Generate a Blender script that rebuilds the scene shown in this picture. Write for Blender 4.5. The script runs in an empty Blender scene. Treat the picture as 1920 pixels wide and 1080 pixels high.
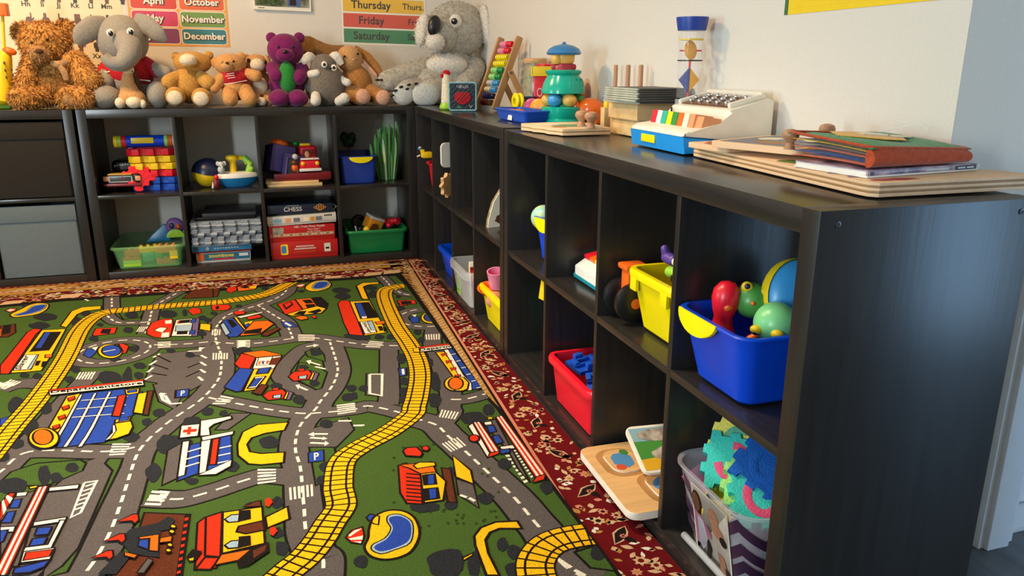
import bpy, bmesh, math, random
from mathutils import Vector, Matrix, Euler
from mathutils.geometry import tessellate_polygon
random.seed(7)
SC = bpy.context.scene
COL = SC.collection
R = math.radians
PI = math.pi

# ------------------------------------------------------------------ camera
FPX = 1453.29                                   # focal length in pixels of a 1920 px frame
CAM = Vector((-0.7119, -3.8003, 0.9464))
yaw, pit, rol = 0.30809, 0.27878, 0.0022
cf = Vector((math.sin(yaw)*math.cos(pit), math.cos(yaw)*math.cos(pit), -math.sin(pit)))
cr0 = Vector((math.cos(yaw), -math.sin(yaw), 0)); cu0 = cr0.cross(cf)
cr = cr0*math.cos(rol) + cu0*math.sin(rol)
cu = cu0*math.cos(rol) - cr0*math.sin(rol)
cam_data = bpy.data.cameras.new('camera'); cam = bpy.data.objects.new('camera', cam_data)
COL.objects.link(cam); SC.camera = cam
cam_data.sensor_width = 36; cam_data.lens = FPX/1920*36; cam_data.clip_start = .02
cam.matrix_world = Matrix((( cr.x, cu.x, -cf.x, CAM.x), (cr.y, cu.y, -cf.y, CAM.y), (cr.z, cu.z, -cf.z, CAM.z), (0,0,0,1)))

# ------------------------------------------------------------------ world, lights, exposure
SC.view_settings.view_transform = 'Standard'; SC.view_settings.look = 'None'
SC.view_settings.gamma = 1; SC.view_settings.use_curve_mapping = False
SC.view_settings.exposure = 0.0
W = bpy.data.worlds.new('world'); SC.world = W; W.use_nodes = True
W.node_tree.nodes['Background'].inputs[0].default_value = (.55,.68,.85,1)
W.node_tree.nodes['Background'].inputs[1].default_value = .25
def area(name, loc, aim, size, size_y, power, color, shape='RECTANGLE', spread=180):
    d = bpy.data.lights.new(name, 'AREA'); d.shape = shape; d.size = size; d.size_y = size_y
    d.energy = power; d.color = color; d.spread = R(spread)
    o = bpy.data.objects.new(name, d); COL.objects.link(o); o.location = loc
    o.rotation_euler = (Vector(aim)-Vector(loc)).to_track_quat('-Z','Y').to_euler()
    return o
# daylight through the left window, a narrow tall sidelight and the glass door on the far right; one warm ceiling lamp; the last downlight is added to brighten the rug
area('left_window_daylight', (-3.76,-1.55,1.15), (.4,-1.75,.95), .7, .9, 13, (.42,.80,1), 'RECTANGLE', 110)
area('sidelight_daylight', (-3.72,-4.65,1.2), (0,-1.2,.8), .20, 1.5, 84, (.80,.93,1))
area('glass_door_daylight', (2.22,-4.25,.62), (.6,-2.8,.35), 1.1, 1.1, 28, (.38,.66,1))
area('ceiling_lamp_light', (-1.95,-.85,2.36), (-1.95,-.85,0), .34, .34, 62, (1,.63,.29), 'DISK')
area('rug_fill_light', (-1.0,-1.9,2.36), (-1.0,-1.9,0), .34, .34, 23, (1,.84,.62), 'DISK', 95)

# ------------------------------------------------------------------ measuring: a pixel of the photograph -> the point where its sight line meets a real plane
def ray(px, py): return cf + cr*((px-960)/FPX) - cu*((py-540)/FPX)
def on(px, py, ax, v):
    d = ray(px, py); return CAM + d*((v-CAM[ax])/d[ax])
def at_x(px, py, v): return on(px, py, 0, v)
def at_y(px, py, v): return on(px, py, 1, v)
def at_z(px, py, v): return on(px, py, 2, v)
def ppm(p): return (Vector(p)-CAM).dot(cf)/FPX         # metres per pixel at a point

# ------------------------------------------------------------------ materials
def lin(h):
    h = h.lstrip('#'); c = [int(h[i:i+2],16)/255 for i in (0,2,4)]
    return tuple((x/12.92 if x <= .04045 else ((x+.055)/1.055)**2.4) for x in c) + (1,)
MATS = {}
def mat(name, col, rough=.5, kind='plain', var=.12, scale=30, bump=0, spec=.5, metal=0, alpha=1, trans=0, coat=0, col2=None, sheen=0, emit=0):
    m = bpy.data.materials.new(name); m.use_nodes = True; MATS[name] = m
    nt = m.node_tree; N = nt.nodes; L = nt.links; b = N['Principled BSDF']
    b.inputs['Roughness'].default_value = rough; b.inputs['Metallic'].default_value = metal
    b.inputs['Specular IOR Level'].default_value = spec; b.inputs['Alpha'].default_value = alpha
    b.inputs['Transmission Weight'].default_value = trans; b.inputs['Coat Weight'].default_value = coat
    if sheen: b.inputs['Sheen Weight'].default_value = sheen; b.inputs['Sheen Roughness'].default_value = .4
    tc = N.new('ShaderNodeTexCoord'); mp = N.new('ShaderNodeMapping'); L.new(tc.outputs['Object'], mp.inputs[0])
    nz = N.new('ShaderNodeTexNoise'); L.new(mp.outputs[0], nz.inputs['Vector'])
    nz.inputs['Scale'].default_value = scale; nz.inputs['Detail'].default_value = 4
    if kind == 'grain_x': mp.inputs['Scale'].default_value = (.06,1,1)
    if kind == 'grain_y': mp.inputs['Scale'].default_value = (1,.06,1)
    if kind == 'grain_z': mp.inputs['Scale'].default_value = (1,1,.06)
    c = lin(col); c2 = lin(col2) if col2 else tuple(x*(1-var) for x in c[:3])+(1,)
    mx = N.new('ShaderNodeMix'); mx.data_type = 'RGBA'
    mx.inputs[6].default_value = c; mx.inputs[7].default_value = c2
    rp = N.new('ShaderNodeMapRange'); rp.inputs[1].default_value = .38; rp.inputs[2].default_value = .66
    L.new(nz.outputs['Fac'], rp.inputs[0]); L.new(rp.outputs[0], mx.inputs[0]); L.new(mx.outputs[2], b.inputs['Base Color'])
    if bump:
        bp = N.new('ShaderNodeBump'); bp.inputs['Strength'].default_value = bump; bp.inputs['Distance'].default_value = .004
        L.new(nz.outputs['Fac'], bp.inputs['Height']); L.new(bp.outputs[0], b.inputs['Normal'])
    if emit: L.new(mx.outputs[2], b.inputs['Emission Color']); b.inputs['Emission Strength'].default_value = emit
    return m
def P(name, col, rough=.33, **k): return mat(name, col, rough, **{**dict(var=.06, scale=20), **k})     # moulded plastic
def F(name, col, **k): return mat(name, col, .85, **{**dict(var=.22, scale=120, bump=.5, spec=.2, sheen=.25), **k})   # cloth / plush

mat('wall_paint', 'e2dcd2', .8, var=.02, scale=160, bump=.25, spec=.2)
mat('ceiling_paint', 'efece6', .9, var=.02)
mat('floor_vinyl', '5b6065', .45, 'grain_y', var=.4, scale=22, bump=.1)
mat('white_paint', 'e6eaee', .45, var=.03)
mat('dark_gap', '14181a', .7)
mat('black_brown_x', '2d2a28', .24, 'grain_x', var=.3, scale=70, bump=.05, spec=.55)
mat('black_brown_y', '25211e', .36, 'grain_y', var=.3, scale=70, bump=.06, spec=.42)
mat('black_brown_z', '262423', .32, 'grain_z', var=.3, scale=70, bump=.05, spec=.5)
for n, c in dict(red='e51a30', blue='1f4fc4', royal='0046d6', navy='1a2346', yellow='f4cf1e', orange='ef6a1e', green='1f8f45', white='ece9e2',
                 black='17171a', teal='15b39a', lime='9ad13c', pink='f08cb4', purple='5a3f93', skyblue='3f9fe0', cream='f1e6cf', brown='6a4026',
                 grey='8b8f92', maroon='7c1b22', sun='f6e200', turquoise='2fc6c0', lightgrey='c6cacc', darkgrey='3c4044', mint='9be07a', violet='8f62a8').items(): P(n, c)
mat('beech', 'd9ab73', .5, 'grain_y', var=.16, scale=60, bump=.04)
mat('beech_x', 'd9ab73', .5, 'grain_x', var=.16, scale=60, bump=.04)
mat('beech_z', 'cf9f6c', .5, 'grain_z', var=.16, scale=60, bump=.04)
mat('pale_wood', 'e3bf86', .5, 'grain_x', var=.10, scale=50)
mat('ply_light', 'ecc49a', .6, 'grain_y', var=.1, scale=50)
mat('ply_dark', 'a97f4f', .6, 'grain_y', var=.2, scale=50)
mat('knob_wood', 'b98863', .4, 'grain_z', var=.15, scale=60)
mat('chrome', 'd9d9d9', .12, metal=1)
mat('steel', '9a9a9a', .3, metal=1)
mat('paper', 'f0ead9', .5, var=.03)
mat('ink', '2a2320', .6)
mat('clear_plastic', 'eef4f6', .12, alpha=.16, var=.02)
mat('frosted_plastic', 'dfe5ea', .3, alpha=.32, var=.02)
mat('smoke_plastic', 'c9c6d2', .25, alpha=.36, var=.02)
mat('green_clear_plastic', '86c880', .25, alpha=.34, var=.03)
mat('glass_jar', 'c8c29a', .1, alpha=.55, var=.4, scale=60, bump=1)

# ------------------------------------------------------------------ mesh builder
def TR(loc=(0,0,0), rx=0, ry=0, rz=0): return Matrix.Translation(loc) @ Euler((rx,ry,rz)).to_matrix().to_4x4()
def along(a, b):                                   # matrix at a with Z towards b
    a, b = Vector(a), Vector(b); q = (b-a).to_track_quat('Z','Y')
    return Matrix.Translation(a) @ q.to_matrix().to_4x4(), (b-a).length
class MB:
    def __init__(s): s.v = []; s.f = []; s.fm = []; s.sm = []; s.mats = []
    def mi(s, m):
        if m not in s.mats: s.mats.append(m)
        return s.mats.index(m)
    def add(s, vs, fs, m, M=None, smooth=True):
        o = len(s.v); k = s.mi(m)
        s.v += [(M @ Vector(v)) if M is not None else Vector(v) for v in vs]
        for f in fs: s.f.append(tuple(i+o for i in f)); s.fm.append(k); s.sm.append(smooth)
        return s
    def bm(s, b, m, M=None, smooth=True):
        b.verts.index_update(); s.add([v.co.copy() for v in b.verts], [[v.index for v in f.verts] for f in b.faces], m, M, smooth); b.free(); return s
    def box(s, c, d, m, bev=0, M=None, seg=2):
        b = bmesh.new(); bmesh.ops.create_cube(b, size=1)
        for v in b.verts: v.co = Vector((v.co.x*d[0], v.co.y*d[1], v.co.z*d[2]))
        if bev: bmesh.ops.bevel(b, geom=b.edges[:], offset=min(bev, .49*min(d)), segments=seg, affect='EDGES', profile=.6)
        T = Matrix.Translation(c); return s.bm(b, m, (M @ T) if M is not None else T)
    def lathe(s, prof, m, seg=24, M=None, sx=1, sy=1, cap=True):
        vs = []; fs = []; n = len(prof)
        for r, z in prof:
            for k in range(seg): a = 2*PI*k/seg; vs.append((r*math.cos(a)*sx, r*math.sin(a)*sy, z))
        for i in range(n-1):
            for k in range(seg): j = (k+1)%seg; fs.append((i*seg+k, i*seg+j, (i+1)*seg+j, (i+1)*seg+k))
        if cap:
            fs.append(tuple(reversed(range(seg)))); fs.append(tuple((n-1)*seg+k for k in range(seg)))
        return s.add(vs, fs, m, M)
    def ell(s, c, r, m, M=None, u=20, v=12, rot=None):
        if not hasattr(r, '__len__'): r = (r,r,r)
        vs = [(0,0,-1)]; fs = []
        for i in range(1, v):
            t = -PI/2+PI*i/v
            for k in range(u): a = 2*PI*k/u; vs.append((math.cos(t)*math.cos(a), math.cos(t)*math.sin(a), math.sin(t)))
        vs.append((0,0,1)); top = len(vs)-1
        for k in range(u): fs.append((0, 1+(k+1)%u, 1+k)); fs.append((top, 1+(v-2)*u+k, 1+(v-2)*u+(k+1)%u))
        for i in range(v-2):
            for k in range(u): j = (k+1)%u; fs.append((1+i*u+k, 1+i*u+j, 1+(i+1)*u+j, 1+(i+1)*u+k))
        T = Matrix.Translation(c) @ (Euler(rot).to_matrix().to_4x4() if rot else Matrix()) @ Matrix.Diagonal((*r,1))
        return s.add(vs, fs, m, (M @ T) if M is not None else T)
    def tube(s, pts, r, m, seg=8, M=None, closed=False, cap=True, flat=1, deep=1):
        pts = [Vector(p) for p in pts]; n = len(pts); rs = r if hasattr(r, '__len__') else [r]*n
        vs = []; fs = []; up = None
        for i, p in enumerate(pts):
            t = (pts[(i+1)%n]-pts[i-1]) if closed else (pts[min(i+1,n-1)]-pts[max(i-1,0)])
            t.normalize()
            if up is None:
                up = t.orthogonal().normalized()
                if abs(t.z) < .9: up = (Vector((0,0,1))-t*t.z).normalized()
            up = (up-t*up.dot(t)).normalized(); sd = t.cross(up)
            for k in range(seg): a = 2*PI*k/seg; vs.append(p+(sd*math.cos(a)*deep+up*math.sin(a)*flat)*rs[i])
        for i in range(n if closed else n-1):
            i2 = (i+1)%n
            for k in range(seg): j = (k+1)%seg; fs.append((i*seg+k, i2*seg+k, i2*seg+j, i*seg+j))
        if cap and not closed: fs.append(tuple(range(seg))); fs.append(tuple(reversed([(n-1)*seg+k for k in range(seg)])))
        f0 = fs[(len(pts)//2)*seg-seg if n > 2 else 0]; c0 = sum((vs[q] for q in f0), Vector((0,0,0)))/4; ax = (pts[min(n-1,n//2)]+pts[max(0,n//2-1)])/2
        if (vs[f0[1]]-vs[f0[0]]).cross(vs[f0[3]]-vs[f0[0]]).dot(c0-ax) < 0: fs = [tuple(reversed(f)) for f in fs]
        return s.add(vs, fs, m, M)
    def cap_tube(s, a, b, ra, rb, m, seg=12, M=None, n=5):       # limb: tapering round ended
        a, b = Vector(a), Vector(b); d = (b-a); L = d.length; d.normalize()
        pts = []; rs = []
        for i in range(n+1): t = math.sin(PI/2*i/n); pts.append(a-d*ra*(1-t)*.999); rs.append(max(1e-4, ra*math.sqrt(max(0,1-(1-t)**2))))
        for i in range(n+1): t = 1-math.cos(PI/2*i/n); pts.append(b+d*rb*t*.999); rs.append(max(1e-4, rb*math.sqrt(max(0,1-t**2))))
        return s.tube(pts, rs, m, seg, M)
    def prism(s, poly, z0, z1, m, M=None, side=None, smooth=False, bev=0):
        n = len(poly); a = sum(poly[i][0]*poly[(i+1)%n][1]-poly[(i+1)%n][0]*poly[i][1] for i in range(n))
        if a < 0: poly = poly[::-1]
        b = bmesh.new(); vb = [b.verts.new((x,y,z0)) for x,y in poly]; vt = [b.verts.new((x,y,z1)) for x,y in poly]
        ft = b.faces.new(vt); fb = b.faces.new(vb[::-1]); sides = []
        for i in range(n): sides.append(b.faces.new((vb[i], vb[(i+1)%n], vt[(i+1)%n], vt[i])))
        if bev: bmesh.ops.bevel(b, geom=list(ft.edges)+list(fb.edges), offset=bev, segments=2, affect='EDGES', profile=.6)
        bmesh.ops.triangulate(b, faces=[f for f in b.faces if len(f.verts) > 4])
        if side:
            b.verts.index_update(); vs = [v.co.copy() for v in b.verts]
            A = [[v.index for v in f.verts] for f in b.faces if abs(f.normal.z) > .5]; B_ = [[v.index for v in f.verts] for f in b.faces if abs(f.normal.z) <= .5]
            s.add(vs, A, m, M, False); s.add(vs, B_, side, M, False); b.free(); return s
        b.normal_update(); return s.bm(b, m, M, smooth)
    def poly(s, pts, m):                             # one flat polygon (printed mark)
        pts = [Vector(p) for p in pts]
        tri = tessellate_polygon([pts]) if len(pts) > 4 else [tuple(range(len(pts)))]
        return s.add(pts, [tuple(t) for t in tri], m, None, False)
    def loft(s, rings, m, M=None, cap0=False, cap1=False):
        n = len(rings[0]); vs = [p for r in rings for p in r]; fs = []
        for i in range(len(rings)-1):
            for k in range(n): j = (k+1)%n; fs.append((i*n+k, i*n+j, (i+1)*n+j, (i+1)*n+k))
        if cap0: fs.append(tuple(reversed(range(n))))
        if cap1: fs.append(tuple((len(rings)-1)*n+k for k in range(n)))
        return s.add(vs, fs, m, M)
    def text(s, body, size, M, m, ext=0, font_scale=1, align='CENTER', bold=0):
        c = bpy.data.curves.new('t', 'FONT'); c.body = body; c.size = size; c.extrude = ext; c.align_x = align; c.align_y = 'CENTER'
        c.offset = bold; c.resolution_u = 3; c.space_character = 1.02
        o = bpy.data.objects.new('t', c); COL.objects.link(o); dg = bpy.context.evaluated_depsgraph_get(); dg.update()
        e = o.evaluated_get(dg); me = e.to_mesh()
        vs = [Vector((v.co.x*font_scale, v.co.y, v.co.z)) for v in me.vertices]; fs = [tuple(p.vertices) for p in me.polygons]
        e.to_mesh_clear(); bpy.data.objects.remove(o); bpy.data.curves.remove(c)
        return s.add(vs, fs, m, M, False)
    def fur(s, n, ln, m, wid=.002, droop=.35, rnd=.6, faces=None, seed=1):    # short pile: thin blades standing on the surface
        rg = random.Random(seed); V = s.v; fl = faces or list(range(len(s.f)))
        ar = []
        for i in fl:
            f = s.f[i]; c = (V[f[1]]-V[f[0]]).cross(V[f[-1]]-V[f[0]]); ar.append(c.length)
        pick = rg.choices(fl, ar, k=n); vs = []; fs = []
        for i in pick:
            f = s.f[i]; a, b, c = V[f[0]], V[f[1]], V[f[2]]
            if len(f) > 3 and rg.random() < .5: b, c = V[f[2]], V[f[3]]
            u, w = rg.random(), rg.random()
            if u+w > 1: u, w = 1-u, 1-w
            p = a+(b-a)*u+(c-a)*w; nn = (b-a).cross(c-a)
            if nn.length < 1e-12: continue
            nn.normalize(); d = nn+Vector((rg.uniform(-1,1), rg.uniform(-1,1), rg.uniform(-1,1)))*rnd; d.z -= droop
            d.normalize(); sd = d.cross(Vector((rg.uniform(-1,1), rg.uniform(-1,1), rg.uniform(-1,1))))
            if sd.length < 1e-5: continue
            sd = sd.normalized()*wid; l = ln*rg.uniform(.6,1.2); k = len(vs); mid = p+d*l*.6; tip = p+d*l+Vector((0,0,-droop*l*.35))
            vs += [p-sd, p+sd, mid+sd*.7, mid-sd*.7, tip]; fs += [(k,k+1,k+2,k+3), (k+3,k+2,k+4)]
        return s.add(vs, fs, m)
    def make(s, name, parent=None, label=None, org=None, angle=40, kind=None):
        me = bpy.data.meshes.new(name)
        if org is None: org = parent.get('_o', (0,0,0)) if parent is not None else (0,0,0)
        o_ = Vector(org)
        me.from_pydata([tuple(v-o_) for v in s.v], [], s.f)
        for m in s.mats: me.materials.append(MATS[m])
        me.polygons.foreach_set('material_index', s.fm); me.polygons.foreach_set('use_smooth', s.sm)
        me.set_sharp_from_angle(angle=R(angle)); me.update()
        o = bpy.data.objects.new(name, me); COL.objects.link(o)
        if parent is not None: o.parent = parent
        elif org is not None: o.location = org
        if label: o['label'] = label
        if kind: o['kind'] = kind
        return o
ORG = {}
def thing(name, label, cat, loc=(0,0,0), rz=0, group=None, world=False, rot=None):
    o = bpy.data.objects.new(name, None); COL.objects.link(o); o.empty_display_size = .02
    o.location = loc; o.rotation_euler = rot or (0,0,rz); o['label'] = label; o['category'] = cat
    if group: o['group'] = group
    ORG[o.name] = tuple(loc) if world else (0,0,0)
    return o
def part(name, mb, parent, label=None, angle=40, kind=None):
    root = parent
    while root.parent: root = root.parent
    return mb.make(name, parent, label, ORG.get(root.name, (0,0,0)), angle, kind)
def solo(name, mb, label, cat, org=(0,0,0), group=None, angle=40, kind=None, local=False):        # a thing that is one mesh
    o = mb.make(name, None, label, (0,0,0) if local else org, angle, kind); o.location = org
    o['category'] = cat
    if group: o['group'] = group
    return o
def copy_thing(o, loc, rz=None, label=None):
    c = o.copy(); COL.objects.link(c); c.location = loc
    if rz is not None: c.rotation_euler = (0,0,rz)
    if label: c['label'] = label
    for ch in list(o.children):
        d = ch.copy(); COL.objects.link(d); d.parent = c
        for g in ch.children: e = g.copy(); COL.objects.link(e); e.parent = d
    return c
def struct(name, mb): o = mb.make(name); o['kind'] = 'structure'; return o

# ------------------------------------------------------------------ the room
XW, YB, YR = .40, .40, -2.757                     # right wall face, back wall face, return face
b = MB().box((-.8,-2.6,-.05), (6.4,6.4,.1), 'floor_vinyl'); struct('floor', b)
b = MB().box((-.8,-2.6,2.45), (6.4,6.4,.1), 'ceiling_paint'); struct('ceiling', b)
b = MB().box((-1.70,YB+.06,1.2), (4.44,.12,2.4), 'wall_paint'); struct('wall_back', b)
b = MB().box((XW+.06,(YB+YR)/2,1.2), (.12,YB-YR,2.4), 'wall_paint'); struct('wall_right', b)
b = MB().box((.59,YR+.06,1.2), (.14,.12,2.4), 'wall_paint').box((1.15,YR+.06,2.25), (.98,.12,.3), 'wall_paint').box((1.99,YR+.06,1.2), (.70,.12,2.4), 'wall_paint'); struct('wall_return', b)
b = MB().box((2.34,-3.4,1.2), (.12,1.4,2.4), 'wall_paint').box((2.34,-5.45,1.2), (.12,.3,2.4), 'wall_paint').box((2.34,-4.7,2.28), (.12,1.2,.24), 'wall_paint'); struct('wall_far_right', b)
b = MB()
for c, d in (((-3.86,-.35,1.2),(.12,1.6,2.4)), ((-3.86,-3.20,1.2),(.12,2.5,2.4)), ((-3.86,-1.55,.33),(.12,.8,.66)), ((-3.86,-1.55,2.03),(.12,.8,.74)), ((-3.86,-5.25,1.2),(.12,.9,2.4)), ((-3.86,-4.62,.2),(.12,.36,.4)), ((-3.86,-4.62,2.2),(.12,.36,.4))): b.box(c, d, 'wall_paint')
struct('wall_left', b)
b = MB()
b.box((-.76,-5.66,1.2), (6.2,.12,2.4), 'wall_paint')
struct('wall_front', b)
b = MB().box((.6525,YR-.0165,1.05), (.057,.033,2.1), 'white_paint', .003).box((.619,YR-.011,1.05), (.014,.022,2.1), 'white_paint', .002); struct('trim_1', b)
b = MB().box((1.15,YR+.085,1.03), (.92,.04,2.02), 'white_paint', .002).box((.694,YR+.05,1.05), (.02,.14,2.1), 'white_paint'); struct('door_1', b)
b = MB().box((1.15,YR+.06,.008), (.92,.12,.016), 'white_paint', .002); struct('trim_2', b)

# ------------------------------------------------------------------ cube shelf units
T, D, OP, DEP = .0385, .016, .335, .39
H = 2*T+2*OP+D; LEN = 2*T+4*OP+3*D
ZT = H
def shelf_unit(label, loc, rz, tilt=0):
    t = thing('cube_shelf', label, 'shelf', loc, rz, rot=(tilt,0,rz) if tilt else None)     # local: x along the front from its left end, y into the depth, z up
    e = .0006
    part('top_board', MB().box((LEN/2, DEP/2, H-T/2), (LEN-2*T-e, DEP-.003, T-.0012), 'black_brown_x', .001), t)
    part('bottom_board', MB().box((LEN/2, DEP/2, T/2), (LEN-2*T-e, DEP-.003, T), 'black_brown_x', .001), t)
    for s_ in (0,1):
        p = part('side_panel', MB().box((T/2+s_*(LEN-T), DEP/2, H/2), (T, DEP, H), 'black_brown_z', .0015), t)
        for yy in (.03, DEP-.03):
            for zz in (T/2, H-T/2): part('screw', MB().lathe([(.0045,0),(.0045,.0012),(.002,.0016),(.0018,.0004)], 'darkgrey', 12, TR((s_*LEN+(.0002 if s_ else -.0002), yy, zz), 0, R(90) if s_ else R(-90), 0)), p)
    for k in (1,2,3): part('divider', MB().box((T+OP*k+D*(k-.5), DEP/2, H/2), (D, DEP-.004, H-2*T-e), 'black_brown_z', .0008), t)
    for k in range(4): part('shelf_board', MB().box((T+OP*(k+.5)+D*k, DEP/2, T+OP+D/2), (OP-e, DEP-.004, D), 'black_brown_x', .0008), t)
    return t
shelf_unit('black-brown cube shelf on the back wall holding board games and toy bins', (-LEN,0,0), 0)
shelf_unit('black-brown cube shelf at the left edge holding a pale blue fabric box', (-2*LEN-.012,-.004,0), 0)
shelf_unit('black-brown cube shelf on the right wall nearest the corner', (0,-.002,0), R(-90))
shelf_unit('black-brown cube shelf in the right foreground with its end panel showing', (.0,-LEN-.010,-.0045), R(-90))

# ------------------------------------------------------------------ rugs
def RG(n, c, c2=None, **k): mat('pile_'+n, c, .95, **{**dict(var=.38, scale=420, bump=.9, spec=.05, col2=c2), **k})
for n, c in dict(green='46602b', grey='5f5857', yellow='f7bd1c', black='1f1c1b', bush='2c2e33', white='efe6d6', red='d8341c', orange='e56c1c', blue='2c49a6',
                 brown='623220', sky='9fb6c6', lilac='6e5d86', maroon='6d141a', gold='b98a45', tan='d8b38a', pink='d98b70', ink='241a18').items(): RG(n, c)
KR = {'A':(0,500,4.155),'B':(360,500,4.155),'C':(660,500,4.153),'D':(0,700,2.842),'E':(300,700,2.842),'F':(620,700,2.842),'G':(840,760,3.375),'P':(0,0,1)}
ZR = .012
def q2(k, p): a, b_, s = KR[k]; return Vector(at_z(a+p[0]/s, b_+p[1]/s, ZR)[:2])
def pts(k, s): 
    if isinstance(s, str): s = [tuple(float(t) for t in w.split(',')) for w in s.split()]
    return [q2(k, p) for p in s]
EDGE_F = [(-60,577),(0,572),(120,560),(190,556),(334,546),(410,541),(519,531),(567,525),(673,519),(751,511)]
EDGE_R = [(771,536),(814,596),(852,652),(908,735),(940,768),(1000,858),(1024,890),(1098,988),(1160,1071)]
def w2(p): return Vector(at_z(p[0], p[1], ZR)[:2])
border = [w2(p) for p in EDGE_F]+[w2(p) for p in EDGE_R]
border = [Vector((-2.6, border[0].y-.02))]+border+[Vector((border[-1].x+.01,-3.2)), Vector((-2.6,-3.2))]
clipb = border
def clip(poly):                                       # keep what lies on the rug (its outline is very nearly convex)
    hull = [Vector((-2.6,-.28)), w2((400,541))+Vector((0,.0)), w2((751,511)), w2((852,652)), w2((1024,890)), w2((1160,1071)), Vector((-.125,-3.2)), Vector((-2.6,-3.2))]
    out = list(poly)
    for i in range(len(hull)):
        a, b_ = hull[i], hull[(i+1)%len(hull)]; e = b_-a; n = Vector((e.y, -e.x)); inp = out; out = []
        for j in range(len(inp)):
            p, q = inp[j], inp[(j+1)%len(inp)]; dp, dq = (p-a).dot(n), (q-a).dot(n)
            if dp >= 0: out.append(p)
            if (dp >= 0) != (dq >= 0): out.append(p+(q-p)*(dp/(dp-dq)))
        if not out: return []
    return out
rug = MB(); RJ = random.Random(5)
LY = [0]
def flat(poly, m, ly):
    poly = clip(poly)
    if len(poly) < 3: return
    jz = RJ.random()*.00008                            # no two prints share exactly one height
    vs = [Vector((p.x, p.y, ZR+ly*.00022+jz)) for p in poly]
    tri = tessellate_polygon([vs]) if len(vs) > 3 else [(0,1,2)]
    fs = []
    for t in tri:
        a, b_, c = (vs[i] for i in t)
        n = (b_-a).cross(c-a).z
        if abs(n) < 1e-10: continue
        fs.append(tuple(t) if n > 0 else tuple(reversed(t)))
    rug.add(vs, fs, 'pile_'+m, None, False)
def ribbon(line, w, m, ly, closed=False):
    n = len(line); L_, R_ = [], []
    for i in range(n):
        a = line[(i-1)%n] if closed or i else line[i]; c = line[(i+1)%n] if closed or i < n-1 else line[i]
        d1 = (line[i]-a); d2 = (c-line[i])
        if d1.length < 1e-6: d1 = d2
        if d2.length < 1e-6: d2 = d1
        if d1.length < 1e-6: continue
        n1 = Vector((-d1.y, d1.x)).normalized(); n2 = Vector((-d2.y, d2.x)).normalized(); mm = n1+n2
        if mm.length < .2: mm = n1
        mm.normalize(); k = min(1.6, 1/max(.3, mm.dot(n1)))
        L_.append(line[i]+mm*w/2*k); R_.append(line[i]-mm*w/2*k)
    n = len(L_)
    for i in range(n if closed else n-1): j = (i+1)%n; flat([R_[i], R_[j], L_[j], L_[i]], m, ly)
def smooth(line, sub=5, closed=False):               # Catmull-Rom
    n = len(line); out = []
    for i in range(n if closed else n-1):
        g = (lambda k: line[k%n]) if closed else (lambda k: line[max(0,min(n-1,k))])
        p0, p1, p2, p3 = g(i-1), g(i), g(i+1), g(i+2)
        for k in range(sub):
            t = k/sub; out.append(.5*((2*p1)+(p2-p0)*t+(2*p0-5*p1+4*p2-p3)*t*t+(3*p1-p0-3*p2+p3)*t**3))
    if not closed: out.append(line[-1])
    return out
def walk(line, step):                                 # evenly spaced points with directions
    out = []; acc = 0; last = line[0]
    out.append((line[0], (line[1]-line[0]).normalized()))
    for i in range(1, len(line)):
        a, b_ = line[i-1], line[i]; l = (b_-a).length
        if l < 1e-7: continue
        while acc+l >= step:
            t = (step-acc)/l; a = a+(b_-a)*t; out.append((a, (b_-a).normalized() if (b_-a).length > 1e-7 else out[-1][1])); l = (b_-a).length; acc = 0
        acc += l
    return out
def dashes(line, w=.0075, on_=.030, off=.020, ly=4):
    pos = walk(line, .005); per = int((on_+off)/.005); no = int(on_/.005)
    for i in range(0, len(pos)-no, per): ribbon([p for p, d in pos[i:i+no+1]], w, 'white', ly)
def join(segs):                                         # one line out of stretches measured in several views
    line = []
    for k, s in segs:
        for p in pts(k, s):
            if line and (p-line[-1]).length < .022: continue
            if len(line) > 1 and (p-line[-1]).dot(line[-1]-line[-2]) < 0 and (p-line[-1]).length < .12: continue
            line.append(p)
    return line
def road(segs, w, dash=True):
    line = join(segs)
    line = smooth(line, 6)
    ribbon(line, w+.012, 'black', 1); ribbon(line, w, 'grey', 2)
    if dash: dashes(line)
def pave(k, s): 
    p = pts(k, s); ribbon(p, .011, 'black', 1, True); flat(p, 'grey', 2)
def lawn(k, s): 
    p = pts(k, s); flat(p, 'green', 2.5); ribbon(p, .006, 'black', 3, True)
def ln(k, s, w=.008, m='white', ly=5): ribbon(pts(k, s), w, m, ly)
def group(): LY[0] = 6
def sh(k, m, s, out=.005, sm=0):
    p = pts(k, s)
    if sm: p = smooth(p, 5, True)
    flat(p, m, LY[0])
    if out: ribbon(p, out, 'ink', LY[0]+.5, True)
    LY[0] += 1
def cw(k, s, n=5, m='white'):                           # zebra crossing: quad A B C D, stripes run from AB to DC
    a, b_, c, d = pts(k, s)
    for i in range(n):
        t0, t1 = (i+.1)/n, (i+.64)/n
        flat([a+(b_-a)*t0, a+(b_-a)*t1, d+(c-d)*t1, d+(c-d)*t0], m, 5.2)
RB = random.Random(3)
def bush(k, s, m='bush'):
    for w in s.split():
        x, y, rx, ry = (float(t) for t in w.split(',')); n = 11
        p = [(x+rx*math.cos(2*PI*i/n)*RB.uniform(.85,1.15), y+ry*math.sin(2*PI*i/n)*RB.uniform(.85,1.15)) for i in range(n)]
        p = smooth(pts(k, p), 3, True); flat(p, m, 5.5+RB.random()*.3)
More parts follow.
